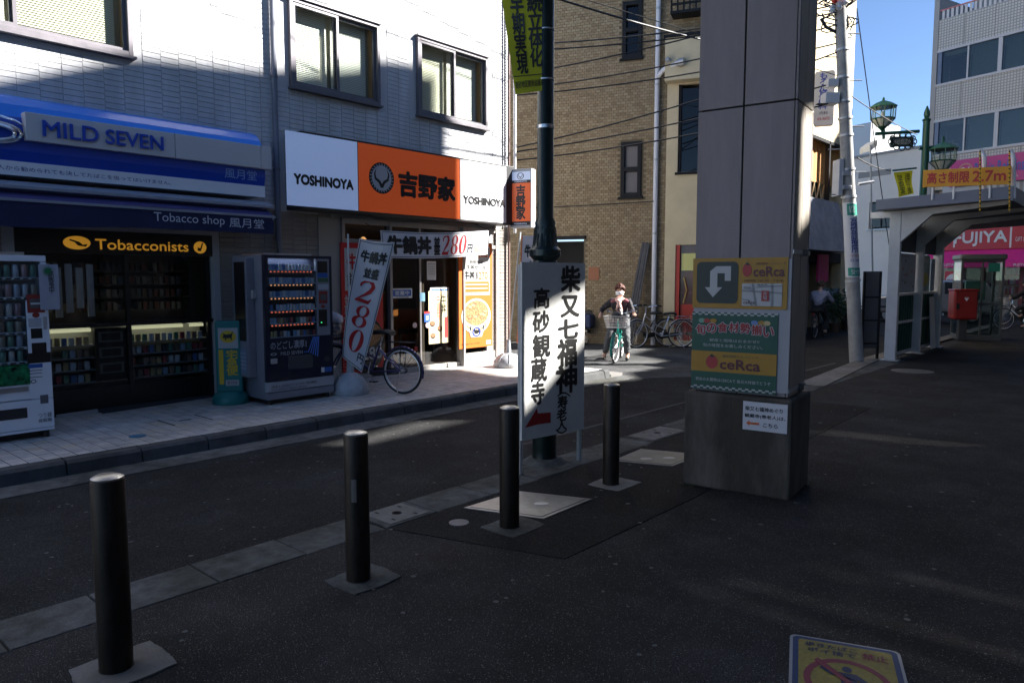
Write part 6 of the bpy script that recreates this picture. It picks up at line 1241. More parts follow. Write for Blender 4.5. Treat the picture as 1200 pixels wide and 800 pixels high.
def foliage(name, c, r, n, m, lab, cat, pot=True):
    t = thing(name, lab, cat, c); mb = MB(); c = V3(c); random.seed(int(c.x * 100) & 255)
    for i in range(n):
        d = V3((random.gauss(0, 1), random.gauss(0, 1), random.gauss(0, 1))).normalized() * random.uniform(.3, 1); p = c + V3((d.x * r[0], d.y * r[1], r[2] + .25 + d.z * r[2])); s = random.uniform(.03, .07)
        u = V3((random.uniform(-1, 1), random.uniform(-1, 1), random.uniform(-1, 1))).normalized(); v = u.orthogonal().normalized()
        mb.add([p - u * s, p + v * s * .5, p + u * s, p - v * s * .5], [(0, 1, 2, 3)], random.choice((0, 0, 1)))
    mb.build('foliage', m, t, stuff=True, fix=False)
    for k in range(5): MB().tube([c + V3((0, 0, .2)), c + V3((random.uniform(-.5, .5) * r[0], random.uniform(-.5, .5) * r[1], r[2] + .3))], [.012, .006], 5).build('stem', mat('stem_brown', (.12, .08, .05), .8), t)
    if pot: MB().lathe(c, [(.12, 0), (.17, .25), (.18, .27), (.15, .27), (.13, .2)], 16).build('pot', mat('pot_brown', (.16, .09, .06), .7), t, smooth=True)
fl1 = [mat('leaf_dark', (.035, .07, .025), .6), mat('leaf_mid', (.06, .11, .035), .6)]
foliage('potted_shrub', atz(982, 388, 0) + V3((-.1, 0, -.03)), (.5, .5, .55), 650, fl1, 'dark green potted shrub in front of the shop hood near the utility pole', 'plant')
foliage('potted_plant', atz(991, 386, 0) + V3((-.1, .5, -.03)), (.3, .3, .22), 220, fl1, 'low potted plant right of the dark shrub', 'plant')
foliage('potted_plant', atz(952, 372, 0) + V3((-.1, 1.5, -.03)) if 0 else V3((-7.45, 24.5, -.03)), (.35, .5, .4), 260, fl1, 'tall potted plant by the pink panel', 'plant')
# drainpipe with its branch, wall lamp, leaning slats
dp = thing('downpipe', 'white drainpipe with a branch running up the brick wall', 'pipe', bp3(sof(bw(767, 400)), 0, .08))
s_ = sof(bw(767, 330)); zr = bw(769, 90, .08).z
MB().cyl(bp3(s_, 0, .09), bp3(s_, 11.5, .09), .055, n=20).build('pipe', mat('pipe_white', (.66, .66, .70), .4), dp, smooth=True)
e_ = bw(795, 88, .5); MB().tube([bp3(s_ + .03, zr, .12), bp3(s_ + .15, zr + .1, .2), bp3(s_ + .55, zr + .18, .42)], .055, 12).build('branch', MATS['pipe_white'], dp, smooth=True); MB().cyl(bp3(s_ + .52, zr + .17, .40), bp3(s_ + .66, zr + .18, .44), .085, n=16).build('branch_cap', galv, dp, smooth=True)
for z in (.9, 2.6, 4.3, 6.0, 7.7): MB().cyl(bp3(s_, z, .09), bp3(s_, z + .05, .09), .066, n=16).build('clip', galv, dp)
q = bw(783, 71, .4); single(MB().lathe(q, [(.0, 0), (.07, .01), (.06, .08), (.03, .12)], 14, axis=wn), 'wall_lamp', galv, q, 'small round grey lamp on the cream band beside the white pipe', 'lamp', smooth=True)
sl = thing('slat_bundle', 'bundle of four long dark slats leaning on the brick wall behind the bicycles', 'slats', bw(740, 398))
a0 = bw(741, 398); 
for i in range(4):
    bot = bp3(sof(bw(735 + i * 3.0, 398)), .0, .55 - .02 * i); topp = bw(752.5 + i * 2.2, 284 + (i % 2) * 1.5, .06); MB().obox(bot, wr_ * .05, wn * .035, topp - bot).build('slat', mat('slat_charcoal', (.06, .06, .065), .5, var=.2, vs=8), sl, bevel=.004)
# balcony rail high up
br = thing('balcony_rail', 'small dark balcony rail high on the brick wall above the cream band', 'railing', bw(790, 12, .4))
a, b = sof(bw(786, 10, .4)), se; zr0, zr1 = bw(800, 12, .4).z, bw(800, -20, .4).z
MB().obox(bp3(a, zr0 - .06, .02), wr_ * (b - a), wn * .4, (0, 0, .06)).build('slab', m_wf, br); MB().obox(bp3(a, zr0 + .12, .38), wr_ * (b - a), wn * .03, (0, 0, .05)).build('rail', m_wf, br)
for i in range(9): MB().obox(bp3(a + i * (b - a) / 9, zr0, .39), wr_ * .04, wn * .02, (0, 0, .7)).build('baluster', m_wf, br)

# ---------------------------------------------------------------- utility pole
upb = V3((-4.31, 14.85, -.02)); d0p = atpl(985, 20, upb, (.66, -.75, 0)); 
up = thing('utility_pole', 'leaning grey concrete utility pole with a clinic sign, clamps and cables', 'utility pole', upb)
m_pole = mat('pole_concrete', (.40, .39, .37), .8, var=.15, vs=7, dirt=.25, bump=.2, bs=60)
ax_ = (d0p - upb); axn = ax_.normalized(); Lp = ax_.length * 1.35
def pp_(t): return upb + axn * t
MB().tube([upb, pp_(Lp)], [.128, .095], 28).build('shaft', m_pole, up, smooth=True)
def tz(py): q = atpl(985 + (py - 20) * 19 / 400, py, upb, (.66, -.75, 0)); return (q - upb).dot(axn)
hx = V3((.75, .66, 0)); 
# wrap-round clinic sign
t0, t1 = tz(325), tz(238); cr_ = lambda t: .128 - .033 * t / Lp + .006
def wrap(ax0, ax1, b0, b1, m, k=0, nm='sign_band'):
    mb = MB(); mb.sheet(lambda u, v: (lambda t, a: pp_(t) + (hx * math.sin(a) + V3((.66, -.75, 0)) * math.cos(a)) * (cr_(t) + k))(t0 + (t1 - t0) * (b0 + (b1 - b0) * v), R(ax0 + (ax1 - ax0) * u)), 14, 2); return mb.build(nm, m, up, smooth=True, fix=False)
wrap(-100, 100, 0, 1, mat('clinic_white', (.66, .66, .66), .5), 0, 'clinic_sign'); tg = mat('clinic_green', (.01, .27, .19), .5); cb = mat('clinic_blue', (.03, .05, .30), .5)
wrap(-45, 70, .83, .985, tg, .003); wrap(-60, 80, .02, .13, tg, .003)
def wl(s, a0, a1, b0, b1, m, **k): lettering(s, 0, 0, 0, m, up, f=lambda a, b: (lambda t, g: pp_(t) + (hx * math.sin(g) + V3((.66, -.75, 0)) * math.cos(g)) * (cr_(t) + .006))(t0 + (t1 - t0) * (b0 + (b1 - b0) * b), R(a0 + (a1 - a0) * a)), **k)
wl('高砂診療所', -25, 40, .33, .80, cb, vert=True, bold=.015); wl('内科', -30, 20, .86, .96, white, vert=True, bold=0); wl('小児科', -35, 55, .27, .31, m_fred, bold=0); wl('03-3607', -35, 55, .21, .25, cb, bold=0); wl('受付', -35, 40, .04, .11, white, bold=0)
for py in (92, 60, 120, 160, 200, 232, 330, 140): t = tz(py); MB().cyl(pp_(t), pp_(t + .04), cr_(t) + .012, n=24).build('clamp', galv, up)
m_rung = galv
for i in range(9): t = tz(228) + i * .42; s = 1 if i % 2 else -1; MB().cyl(pp_(t), pp_(t) + hx * s * .34, .011, n=6).build('step_rung', m_rung, up)
# boxes, brackets and coils
def onp(px, py, off=0): return atpl(px, py, upb + V3((.66, -.75, 0)) * off, (.66, -.75, 0))
def pbox(tl, br, dep, m, nm, off=.12, bevel=.01):
    a, b = onp(*tl, off), onp(*br, off); u = V3((b.x - a.x, b.y - a.y, 0)); return MB().obox(V3((a.x, a.y, b.z)), u, -V3((.66, -.75, 0)) * dep, (0, 0, a.z - b.z)).build(nm, m, up, bevel=bevel)
pbox((968, 108), (984, 121), .25, mat('box_white', (.62, .62, .62), .5), 'junction_box'); pbox((971, 92), (983, 101), .2, MATS['box_white'], 'junction_box'); pbox((958, 121), (971, 122), .1, m_wf, 'bracket')
vsig = pbox((984, 186), (987.5, 229), .3, mat('signal_grey', (.52, .53, .54), .5), 'signal_housing', .1); pbox((988, 200), (998, 206), .1, galv, 'bracket'); pbox((988, 217), (998, 222), .1, galv, 'bracket')
a, b = onp(1006, 216), onp(1024, 213); MB().tube([a, b], .03, 8).build('bracket_arm', galv, up)
mb = MB(); random.seed(9)
for i in range(16):
    c0 = onp(985 + random.uniform(-16, 6), 8 + random.uniform(-10, 26)); r_ = random.uniform(.12, .32)
    pts = [c0 + hx * r_ * math.cos(a) + V3((0, 0, r_ * .8 * math.sin(a))) + V3((.66, -.75, 0)) * random.uniform(-.1, .2) for a in [random.random() * 6 + k * .5 for k in range(9)]]; pts = [c0 + (p - c0) for p in pts]
    c_a = random.random() * 6; mb.tube([c0 + hx * r_ * math.cos(c_a + k * .45) + V3((.1 * math.sin(k), 0, r_ * .75 * math.sin(c_a + k * .45))) for k in range(10)], .012, 5)
mb.tube([onp(962, 22), onp(968, 32), onp(980, 38), onp(990, 36), onp(993, 28), onp(992, 18)], .03, 8)
mb.build('cable_coil', mat('cable_black', (.02, .02, .022), .6), up, smooth=True)
MB().tube([onp(963, 30), onp(972, 37), onp(983, 39), onp(991, 36), onp(992.5, 24)], .028, 8).build('conduit', MATS['cable_black'], up, smooth=True) if 0 else None
for q_ in ((983, 12), (978, 4), (990, 6), (975, 16)): c0 = onp(*q_, .2); MB().lathe(c0, [(.03, 0), (.06, .04), (.04, .08), (.06, .12), (.02, .15)], 12).build('insulator', mat('insulator_%s' % ('red' if q_[0] == 978 else 'white'), (.5, .04, .03) if q_[0] == 978 else (.6, .6, .6), .3), up, smooth=True)
a, b = onp(985, 185, -.1), onp(985, 232, -.1)
# oculist's hanging sign on the cream building
cs = thing('clinic_sign', 'white hanging sign with blue vertical writing between the pillar and the utility pole', 'sign', (XS_, 17, 5))
yS = atx(966, 110, XS_ + .7).y; pq = V3((XS_ + .5, yS, 0)); A4 = [atpl(*k, pq, (.3, -.95, 0)) for k in ((953, 148), (976.5, 148), (977, 82), (955, 84))]
Uq = V3((A4[1].x - A4[0].x, A4[1].y - A4[0].y, 0)); F = Face(V3((A4[0].x, A4[0].y, A4[0].z)), Uq, (0, 0, A4[2].z - A4[0].z), cs)
MB().prism([F.pt(a, b, -1) for a, b in rr(0, 0, 1, 1, .12, .45)], -F.N * .18).build('sign_box', mat('clinic_white2', (.42, .44, .50), .5), cs, bevel=.005)
F.text('もろた耳鼻科', .20, .30, .66, .97, cb, 1, vert=True, bold=.03); F.text('内科', .30, .20, .7, .26, ink, 1, bold=0); F.text('03-3672', .2, .10, .8, .15, m_fred, 1, bold=0)

# ---------------------------------------------------------------- overhead cables
mcab = MATS['cable_black']; cab_i = 0
def cable(p, q, sag=.25, r=.014, lab=None):
    p, q = V3(p), V3(q); n = 18; pts = [p.lerp(q, i / n) - V3((0, 0, sag * 4 * (i / n) * (1 - i / n))) for i in range(n + 1)]
    single(MB().tube(pts, r, 6), 'overhead_cable', mcab, p, lab, 'cable', 'overhead cables in front of the brick wall', smooth=True)
def cpx(l, r, lab, rr_=.013, sag=.12):
    p = atpl(l[0], l[1], (-8.9, 10.6, 0), (.66, -.75, 0)); q = atpl(r[0], r[1], upb, (.66, -.75, 0)); cable(p, q, sag, rr_, lab)
ORD = ('topmost of the steep pair of cables crossing the narrow upper brick window', 'second cable of the pair crossing the narrow upper brick window', 'cable rising most steeply to the right below the upper brick window', 'upper of two parallel cables passing just under the upper brick window', 'lower of two parallel cables passing just under the upper brick window', 'highest of the three cables just above the frosted brick-wall window', 'middle one of the three cables just above the frosted brick-wall window', 'lowest of the three cables just above the frosted brick-wall window')
for (l, r), lb in zip((((604, 53), (985, 5)), ((604, 60), (985, 14)), ((604, 88), (985, -8)), ((604, 105), (985, 28)), ((604, 112), (985, 50)), ((604, 173), (985, 60)), ((604, 178), (985, 95)), ((604, 188), (985, 118))), ORD): cpx(l, r, lb)
cable(atpl(620, -12, (-5, 10, 0), (.66, -.75, 0)), atpl(860, 55, (-5.5, 15, 0), (.66, -.75, 0)), .05, .016, 'thick black cable slanting down to the right high across the brick wall'); cpx((604, -25), (985, 90), 'thinnest cable, running down to the right across the top of the brick wall', rr_=.008, sag=0)
cable(bw(606, 244, .15), bw(766, 236, .15), .02, .012, 'thin cable strung low along the brick wall to the drainpipe')
for l, r, lb in (((990, 8), (1010, -6), 'short black cable leaving the pole top to the right'), ((1004, 10), (1048, 330), 'thin cable dropping from the pole top to the right of the pole'), ((994, 110), (1075, 158), 'thin cable from the pole to the lantern arm')):
    cable(onp(*l), atpl(*r, (-3.5, 22, 0), (.66, -.75, 0)), .05, .010, lb)
cable(onp(1005, 185), atpl(1044, 200, (-3, 24, 0), (.66, -.75, 0)), .05, .014, 'cable from the pole to the small yellow banner')
# cables over the street (out of the picture) whose shadows fall on the sunlit wall
def back(px, py, x=-5.2): q = atx(px, py, FX); k = (x - q.x) / SUNV.x; return q + SUNV * k
for i, (l, r, s_) in enumerate((((385, 4), (640, 112), .05), ((480, 0), (640, 92), .03), ((318, 38), (420, 84), .02), ((526, 152), (600, 186), .06), ((560, 150), (600, 180), -.1))):
    a, b = back(*l), back(*r); d = (b - a); cable(a - d * .6, b + d * .3, s_, .016 if i < 2 else .012, 'street cable over the road whose shadow falls ' + ('across the middle window of the shop building', 'above the right window of the shop building', 'left of the middle window', 'below the right window', 'beside the corner pipes')[i])

# ---------------------------------------------------------------- far street lamp with two lanterns
lpos = atz(1077, 372.0); lpos = V3((-2.55, 29.0, 0)); 
def dep(px, py, z=0): return atpl(px, py, FL, (.66, -.75, 0))
dd = ray(1077, 325); dd.z = 0; dd.normalize(); FL = dd * 29.0; FL.z = 0
ln = thing('street_lamp', 'green lamp post with two glass lanterns and a scrollwork name plate behind the white shelter', 'street lamp', FL)
mg = mat('lamp_green_far', (.008, .075, .045), .4, .2, coat=.3); cxp = 1077
zt_ = dep(1077, 142).z
MB().tube([FL, FL + V3((0, 0, zt_))], [.14, .11], 16).build('post', mg, ln, smooth=True)
MB().lathe(FL + V3((0, 0, zt_)), [(.13, 0), (.14, .05), (.07, .1), (.10, .2), (.09, .3), (.02, .5)], 14).build('finial', mg, ln, smooth=True)
hr_ = V3((.75, .66, 0))
def arm(p, q, w_=.06): MB().tube([dep(*p), dep(*q)], w_, 8).build('arm', mg, ln, smooth=True)
arm((1026, 157), (1077, 154)); arm((1077, 174), (1115, 171))
def lantern(cx, ty, by, w_, lab=None):
    t, b = dep(cx, ty), dep(cx, by); c = V3((t.x, t.y, 0)); H = t.z - b.z; W = w_ / FPX * 29.0 / 2 * 1.02
    lo = MB().lathe(V3((c.x, c.y, b.z + H * .72)), [(W, 0), (W * .98, H * .03), (W * .55, H * .15), (W * .15, H * .22), (.03, H * .24), (.05, H * .27), (.01, H * .34)], 8).build('lantern_roof', mat('lantern_green', (.05, .17, .09), .45, .2), ln)
    g1 = mat('lantern_glass', (.70, .72, .66), .12); gg = glass('lantern_pane', (.8, .85, .82))
    MB().lathe(V3((c.x, c.y, b.z + H * .36)), [(W * .82, 0), (W * .86, H * .36)], 8).build('glass', gg, lo); MB().lathe(V3((c.x, c.y, b.z + H * .12)), [(W * .35, 0), (W * .82, H * .23)], 8).build('glass', g1, lo)
    for k in range(8):
        a = k / 8 * 6.283; u = t.orthogonal() if 0 else None
        ca_, sa_ = math.cos(a + .39), math.sin(a + .39); MB().tube([V3((c.x + ca_ * W * r_, c.y + sa_ * W * r_, b.z + H * z)) for r_, z in ((.36, .12), (.84, .36), (.88, .73))], .018, 4).build('glazing_bar', mg, lo)
    MB().cyl((c.x, c.y, b.z + H * .36), (c.x, c.y, b.z + H * .6), .06, n=10).build('bulb', white, lo, smooth=True)
    MB().lathe(V3((c.x, c.y, b.z + H * .36)), [(W * .84, -.02), (W * .86, .02)], 8).build('ring', mg, lo); MB().lathe(V3((c.x, c.y, b.z - H * .06)), [(.02, 0), (.05, H * .06), (W * .36, H * .18)], 8).build('finial', mg, lo)
lantern(1035.5, 116, 153, 26); lantern(1105.5, 165, 203, 28); MB().cyl(dep(1035.5, 152), dep(1035.5, 163), .05, n=8).build('drop_rod', mg, ln); MB().cyl(dep(1105.5, 160), dep(1105.5, 178), .04, n=8).build('drop_rod', mg, ln)
a, b = dep(1044, 172), dep(1071, 160); F = Face(V3((a.x, a.y, a.z)) , V3((b.x - a.x, b.y - a.y, 0)), (0, 0, b.z - a.z), ln); F.board(mat('plate_dark', (.03, .06, .05), .5), .05, 'name_plate'); F.text('高砂商店会', .1, .2, .9, .8, wy, 1, bold=0)
for k in range(12): a_ = k / 12 * 6.283; c = F.pt(.5 + .52 * math.cos(a_), .5 + .62 * math.sin(a_)); MB().torus(c, F.N, .09, .018, 12, 5).build('scroll', m_wf, ln, smooth=True)
# small yellow banner beside it
yb_ = thing('banner', 'small bright yellow banner with black characters left of the far lamp post', 'banner', dep(1060, 226))
a, b, c, d = [dep(*k) for k in ((1053, 231), (1070, 227), (1069, 200), (1048, 202))]
def fy2(x, y): return a.lerp(b, x).lerp(d.lerp(c, x), y) + V3((.66, -.75, 0)) * (.05 * math.sin(y * 5 + x * 2))
MB().sheet(fy2, 6, 10).build('cloth', mat('banner_yellow2', (.75, .68, .02), .7), yb_, smooth=True, fix=False)
lettering('早期実', 0, 0, 0, ink, yb_, vert=True, bold=0, f=lambda x, y: fy2(.12 + .33 * x, .06 + .8 * y) + V3((.66, -.75, 0)) * .01); lettering('連続立体', 0, 0, 0, ink, yb_, vert=True, bold=0, f=lambda x, y: fy2(.58 + .3 * x, .02 + .9 * y) + V3((.66, -.75, 0)) * .01)
MB().tube([dep(1046, 200), dep(1074, 197)], .03, 6).build('rod', mg, yb_)
# ---------------------------------------------------------------- plain grey building beyond the side road
class Wall:                                                     # a vertical wall through ground point g0 running to vanishing column vx
    def __init__(s, g0, vx):
        d = ray(vx, 325); d.z = 0; s.u = -d.normalized(); s.n = V3((-s.u.y, s.u.x, 0)); s.n = s.n if s.n.dot(EYE - V3(g0)) > 0 else -s.n; s.g = V3(g0)
    def at(s, px, py, off=0): return atpl(px, py, s.g + s.n * off, s.n)
    def s(s, p): return (V3(p) - s.g).dot(s.u)
    def P(s, a, z, off=0): return V3((s.g.x, s.g.y, 0)) + s.u * a + s.n * off + V3((0, 0, z))
    def box(s, par, nm, m, a, b, z0, z1, off=0, th=.1, **k): return MB().obox(s.P(a, z0, off - th), s.u * (b - a), s.n * th, (0, 0, z1 - z0)).build(nm, m, par, **k)
    def px(s, par, nm, m, tl, br, off=0, th=.1, **k): a, b = s.at(*tl, off), s.at(*br, off); return s.box(par, nm, m, s.s(a), s.s(b), b.z, a.z, off, th, **k)
    def face(s, tl, br, par, off=.01): a, b = s.at(*tl, off), s.at(*br, off); return Face(s.P(s.s(a), b.z, off), s.u * (s.s(b) - s.s(a)), (0, 0, a.z - b.z), par, .01)
gw = Wall(atz(1030, 364, -.03), 150); gb = thing('grey_building', 'plain pale grey building with a single small window beyond the utility pole', 'building', gw.g)
m_gw = mat('render_palegrey', (.80, .75, .70), .8, var=.04, vs=1.2); zt = gw.at(1040, 180).z
e0, e1 = gw.s(gw.at(990, 300)), gw.s(gw.at(1112, 300)); wa, wb_ = gw.at(1019, 237), gw.at(1046, 267); a, b = gw.s(wa), gw.s(wb_)
for (x0, x1, z0, z1) in ((e0, a, 0, zt), (b, e1, 0, zt), (a, b, wa.z, zt), (a, b, 0, wb_.z)): gw.box(gb, 'wall', m_gw, x0, x1, z0, z1, 0, 4)
gw.box(gb, 'coping', mat('coping_grey', (.3, .3, .3), .6), e0, e1, zt, zt + .12, .06, 4.1)
fo = gw.box(gb, 'window', m_wf, a, b, wb_.z, wa.z, -.12, .05); gw.box(fo, 'pane', m_wg, a + .08, b - .08, wb_.z + .08, wa.z - .08, -.06, .02); gw.box(fo, 'mullion', m_wf, (a + b) / 2 - .03, (a + b) / 2 + .03, wb_.z, wa.z, -.03, .05); gw.box(fo, 'sill', galv, a - .05, b + .05, wb_.z - .08, wb_.z, .08, .1)
gw.px(fo, 'curtain', mat('curtain_grey', (.3, .3, .28), .8), (1022, 240), (1044, 252), -.09, .01)
gw.px(gb, 'joint', mat('render_joint', (.33, .32, .31), .8), (1006, 203), (1044, 204.4), .005, .01)
# white block further back
wwb = Wall(atz(1010, 360, -.03), 150); q = wwb.at(1004, 150, -8); q2 = wwb.at(1019, 190, -8)
o = thing('white_building', 'small white building top showing behind the grey building', 'building', wwb.P(wwb.s(q), 0, -8)); wwb.box(o, 'wall', mat('render_white', (.7, .7, .7), .7), wwb.s(q) - 1, wwb.s(q2), 0, q.z + .2, -8, 3); wwb.box(o, 'parapet', galv, wwb.s(q2), wwb.s(wwb.at(1030, 189, -8)), 0, wwb.at(1024, 186, -8).z, -8, 3)
# thin road-side items by the grey building: street light head, gate and blue notice
sl2 = thing('street_light', 'small white box-shaped street light on a thin pole left of the lanterns', 'street lamp', dep(1026, 360)); MB().tube([dep(1024, 365), dep(1022, 300), dep(1020, 170)], .03, 8).build('pole', galv, sl2, smooth=True)
a = dep(1020, 170); b = dep(1029, 163); MB().obox(a, (b - a), V3((-.5, .5, 0)), (0, 0, -.22)).build('lamp_head', white, sl2, bevel=.03)
# ---------------------------------------------------------------- three-storey tiled building with the pink shop awning
fw = Wall(atz(1150, 370, -.03), 73); fb_ = thing('tiled_building', 'grey tiled three-storey building with bands of windows and pink shop signs at the right', 'building', fw.g)
m_tile = D.materials.new('grey_wall_tile'); m_tile.use_nodes = True; n = m_tile.node_tree.nodes; l = m_tile.node_tree.links; b_ = n['Principled BSDF']; b_.inputs['Roughness'].default_value = .5
tc = n.new('ShaderNodeTexCoord'); br_ = n.new('ShaderNodeTexBrick'); mp = n.new('ShaderNodeMapping'); mp.inputs['Rotation'].default_value = (R(90), 0, 0)
br_.offset = 0; br_.inputs['Color1'].default_value = (.72, .67, .62, 1); br_.inputs['Color2'].default_value = (.66, .62, .57, 1); br_.inputs['Mortar'].default_value = (.38, .36, .34, 1); br_.inputs['Scale'].default_value = 1; br_.inputs['Mortar Size'].default_value = .022; br_.inputs['Brick Width'].default_value = .115; br_.inputs['Row Height'].default_value = .115
gsc = n.new('ShaderNodeVectorMath'); l.new(tc.outputs['Object'], mp.inputs[0]); l.new(mp.outputs[0], br_.inputs['Vector']); l.new(br_.outputs[0], b_.inputs['Base Color'])
SL = lambda px, py: fw.s(fw.at(px, py)); ZL = lambda px, py: fw.at(px, py).z
L0 = SL(1099, 60); L1 = SL(1200, 60) + 9
zA, zB, zC, zD, zE, zF = ZL(1101, 24), ZL(1099, 60), ZL(1099, 102), ZL(1099, 141), ZL(1098, 184), ZL(1130, 212)
tp = math.atan2(fw.u.y, fw.u.x)
def tiled(a, b, z0, z1):
    o = MB().box((0, 0, 0), (b - a, 4, z1 - z0)).build('tiled_band', m_tile); o.parent = fb_; o.location = fw.P(a, z0) - ORG[fb_.name]; o.rotation_euler = (0, 0, tp); return o
tiled(L0, L1, zB, zA); tiled(L0, L1, zD, zC); tiled(L0, L1, zF, zE)
k = 0; jo = mat('tile_joint', (.30, .28, .27), .8)
x = L0 + 1.07
while x < L1: 
    for (z0, z1) in ((zB, zA), (zD, zC), (zF, zE)): fw.box(fb_, 'movement_joint', jo, x, x + .03, z0, z1, .006, .01)
    x += 1.22
m_trim = mat('window_trim', (.62, .60, .62), .5); refl = glass('blue_glass', (.50, .56, .54), 1.15)
for (z0, z1) in ((zC, zB), (zE, zD)):
    fw.box(fb_, 'room', m_intd, L0 + .1, L1, z0, z1, -.9, .1); fw.box(fb_, 'trim', m_trim, L0, L1, z1 - .10, z1, .05, .3); fw.box(fb_, 'trim', m_trim, L0, L1, z0, z0 + .10, .05, .3)
    x = L0 + .05; k = 0
    while x < L1:
        wd_ = .16 if k % 2 == 0 else .07; fw.box(fb_, 'mullion', m_trim if k else mat('mullion_blue', (.16, .2, .3), .4), x, x + wd_, z0 + .1, z1 - .1, .03, .2)
        po_ = fw.box(fb_, 'window', refl, x + wd_, x + 1.22, z0 + .1, z1 - .1, -.02, .02)
        if (k * 7 + int(z0)) % 3: fw.box(po_, 'blind', mat('office_blind', (.42, .46, .42), .8), x + wd_, x + 1.2 * (1 if k % 3 else .8), z0 + .1 + (.5 if k % 4 == 3 else 0), z1 - .1, -.25, .02)
        x += 1.22 if k % 2 else 1.22; k += 1
fw.box(fb_, 'rear_wall', m_tile if 0 else m_gw, L0, L1, 0, zA, -1, 5)
for zq in (zB, zD, zF): fw.box(fb_, 'floor_slab', m_gw, L0, L1, zq - .25, zq - .02, -.3, .7)
fw.box(fb_, 'corner_trim', mat('corner_pale', (.42, .40, .39), .6), L0 - .22, L0, 0, zA + 1.0, .03, 4.0)
# roof rail: pink and white balusters, stair tower behind
m_pk = mat('rail_pink', (.60, .22, .22), .5); zr_ = ZL(1104, 12)
fw.box(fb_, 'rail', m_pk, L0, L1, zr_ - .04, zr_ + .02, -.02, .05)
x = L0 + .1; wt = mat('baluster_white', (.72, .68, .68), .5)
while x < L0 + 9: fw.box(fb_, 'baluster', wt, x, x + .10, zA, zr_ - .04, -.03, .03); x += .19
fw.box(fb_, 'stair_tower', mat('tower_grey', (.33, .32, .31), .7), SL(1112, 0), L1, zA, zA + 5, -2, 3)
# shop signs
mgp = mat('sign_magenta', (.55, .03, .22), .4); mpw = mat('sign_letter_white', (.72, .72, .72), .5); mrd = mat('sign_crimson', (.50, .015, .03), .4)
def fpanel(tl, br, m, off, th, nm): return fw.px(fb_, nm, m, tl, br, off, th)
bs1 = thing('shop_sign', 'magenta ice cream shop sign with blue lettering above the small shelter roof', 'sign', fw.P(SL(1115, 200), 0)); o = fw.px(bs1, 'board', mgp, (1114, 189), (1215, 209), .25, .2)
F = fw.face((1114, 189), (1215, 209), bs1, .26); F.disc(.19, .5, .10, .36, m_pk, 1, inner=.8); F.text('31', .14, .3, .24, .7, mpw, 2); F.text('Baskin Robbins', .30, .35, .86, .8, mat('ice_blue', (.06, .12, .45), .5), 1.2, bold=.03); F.text('サーティワンアイスクリーム', .30, .12, .80, .26, mpw, 1.2, bold=0)
fs_ = thing('shop_sign', 'red shop sign with large white capital letters above the pink awning', 'sign', fw.P(SL(1100, 280), 0)); fw.px(fs_, 'board', mrd, (1095, 266), (1225, 290), .30, .2); F = fw.face((1119, 272.5), (1180, 287.5), fs_, .31); F.text('FUJIYA', 0, 0, 1, 1, mpw, 1, bold=.04); F = fw.face((1188, 274), (1212, 286), fs_, .31); F.text('GIFT & CAFE', .1, .3, 1, .7, mpw, 1, bold=0)
F = fw.face((1101, 274), (1112, 286), fs_, .31); F.text('FY', 0, .1, 1, .9, mpw, 1, bold=.02)
for px in (1118, 1184): fw.px(fs_, 'joint', mpw, (px, 266), (px + .8, 290), .306, .01)
aw2 = thing('awning', 'bright pink shop awning with small white capital letters on its valance', 'awning', fw.P(SL(1100, 300), 2)); z0, z1, z2 = ZL(1150, 313), ZL(1150, 308), ZL(1150, 290)
mpk = mat('awning_pink', (.78, .03, .25), .75, var=.08, vs=5)
mb = MB(); x = SL(1095, 300); xe = SL(1225, 300)
while x < xe: mb.add([fw.P(x, z2, .1), fw.P(x + .25, z2, .1), fw.P(x + .25, z1, 1.0), fw.P(x, z1, 1.0)], [(0, 1, 2, 3)]); mb.add([fw.P(x, z1, 1.0), fw.P(x + .25, z1, 1.0), fw.P(x + .25, z0, 1.02), fw.P(x + .125, z0 - .04, 1.02), fw.P(x, z0, 1.02)], [(0, 1, 2, 3, 4)]); x += .25
mb.build('cloth', mpk, aw2, fix=False)
for px in (1108, 1192): F = fw.face((px - 4, 308.5), (px + 10, 313), aw2, 1.03); F.text('FUJIYA', 0, .1, 1, .95, mpw, 1, bold=.02)
fw.px(fb_, 'upper_fascia', mat('fascia_pale', (.5, .5, .52), .5), (1105, 211), (1225, 268), .1, .15)
for i in range(6): fw.px(fb_, 'panel_joint', jo, (1150 + i * 9, 212), (1150.8 + i * 9, 266), .108, .01)
# shop interior with lit shelves
fw.box(fb_, 'shop_back', mat('shop_back_warm', (.30, .18, .09), .7), L0, L1, 0, zF, -2.6, .1); fw.box(fb_, 'shop_floor', m_intd, L0, L1, 0, .05, 0, 2.6); fw.box(fb_, 'shop_ceiling', m_intd, L0, L1, z2 + .6, z2 + .7, 0, 2.6)
mwl = mat('shop_lamp', (1, .75, .45), .5, emit=.9, emc=(1, .7, .4)); random.seed(4)
for i in range(9): fw.box(fb_, 'ceiling_lamp', mwl, SL(1110, 320) + i * .6, SL(1110, 320) + i * .6 + .18, z0 + .02, z0 + .12, -1.2, .2)
for i in range(7):
    for j in range(3):
        for q in range(5): s0_ = SL(1150, 330) + i * .45 + q * .08; fw.box(fb_, 'goods', random.choice([pk[0], pk[3], pk[4], mpw, mgp]), s0_, s0_ + .07, .9 + j * .4, 1.1 + j * .4 + random.random() * .12, -.9, .1)
    for j in range(3): fw.box(fb_, 'shelf', m_wood, SL(1150, 330) + i * .45, SL(1150, 330) + i * .45 + .44, .86 + j * .4, .9 + j * .4, -.85, .25)
for px in (1128, 1150, 1172, 1196): fw.px(fb_, 'shopfront_frame', mat('frame_dark_red', (.15, .02, .02), .5), (px, 300), (px + 1.2, 369), .02, .08)
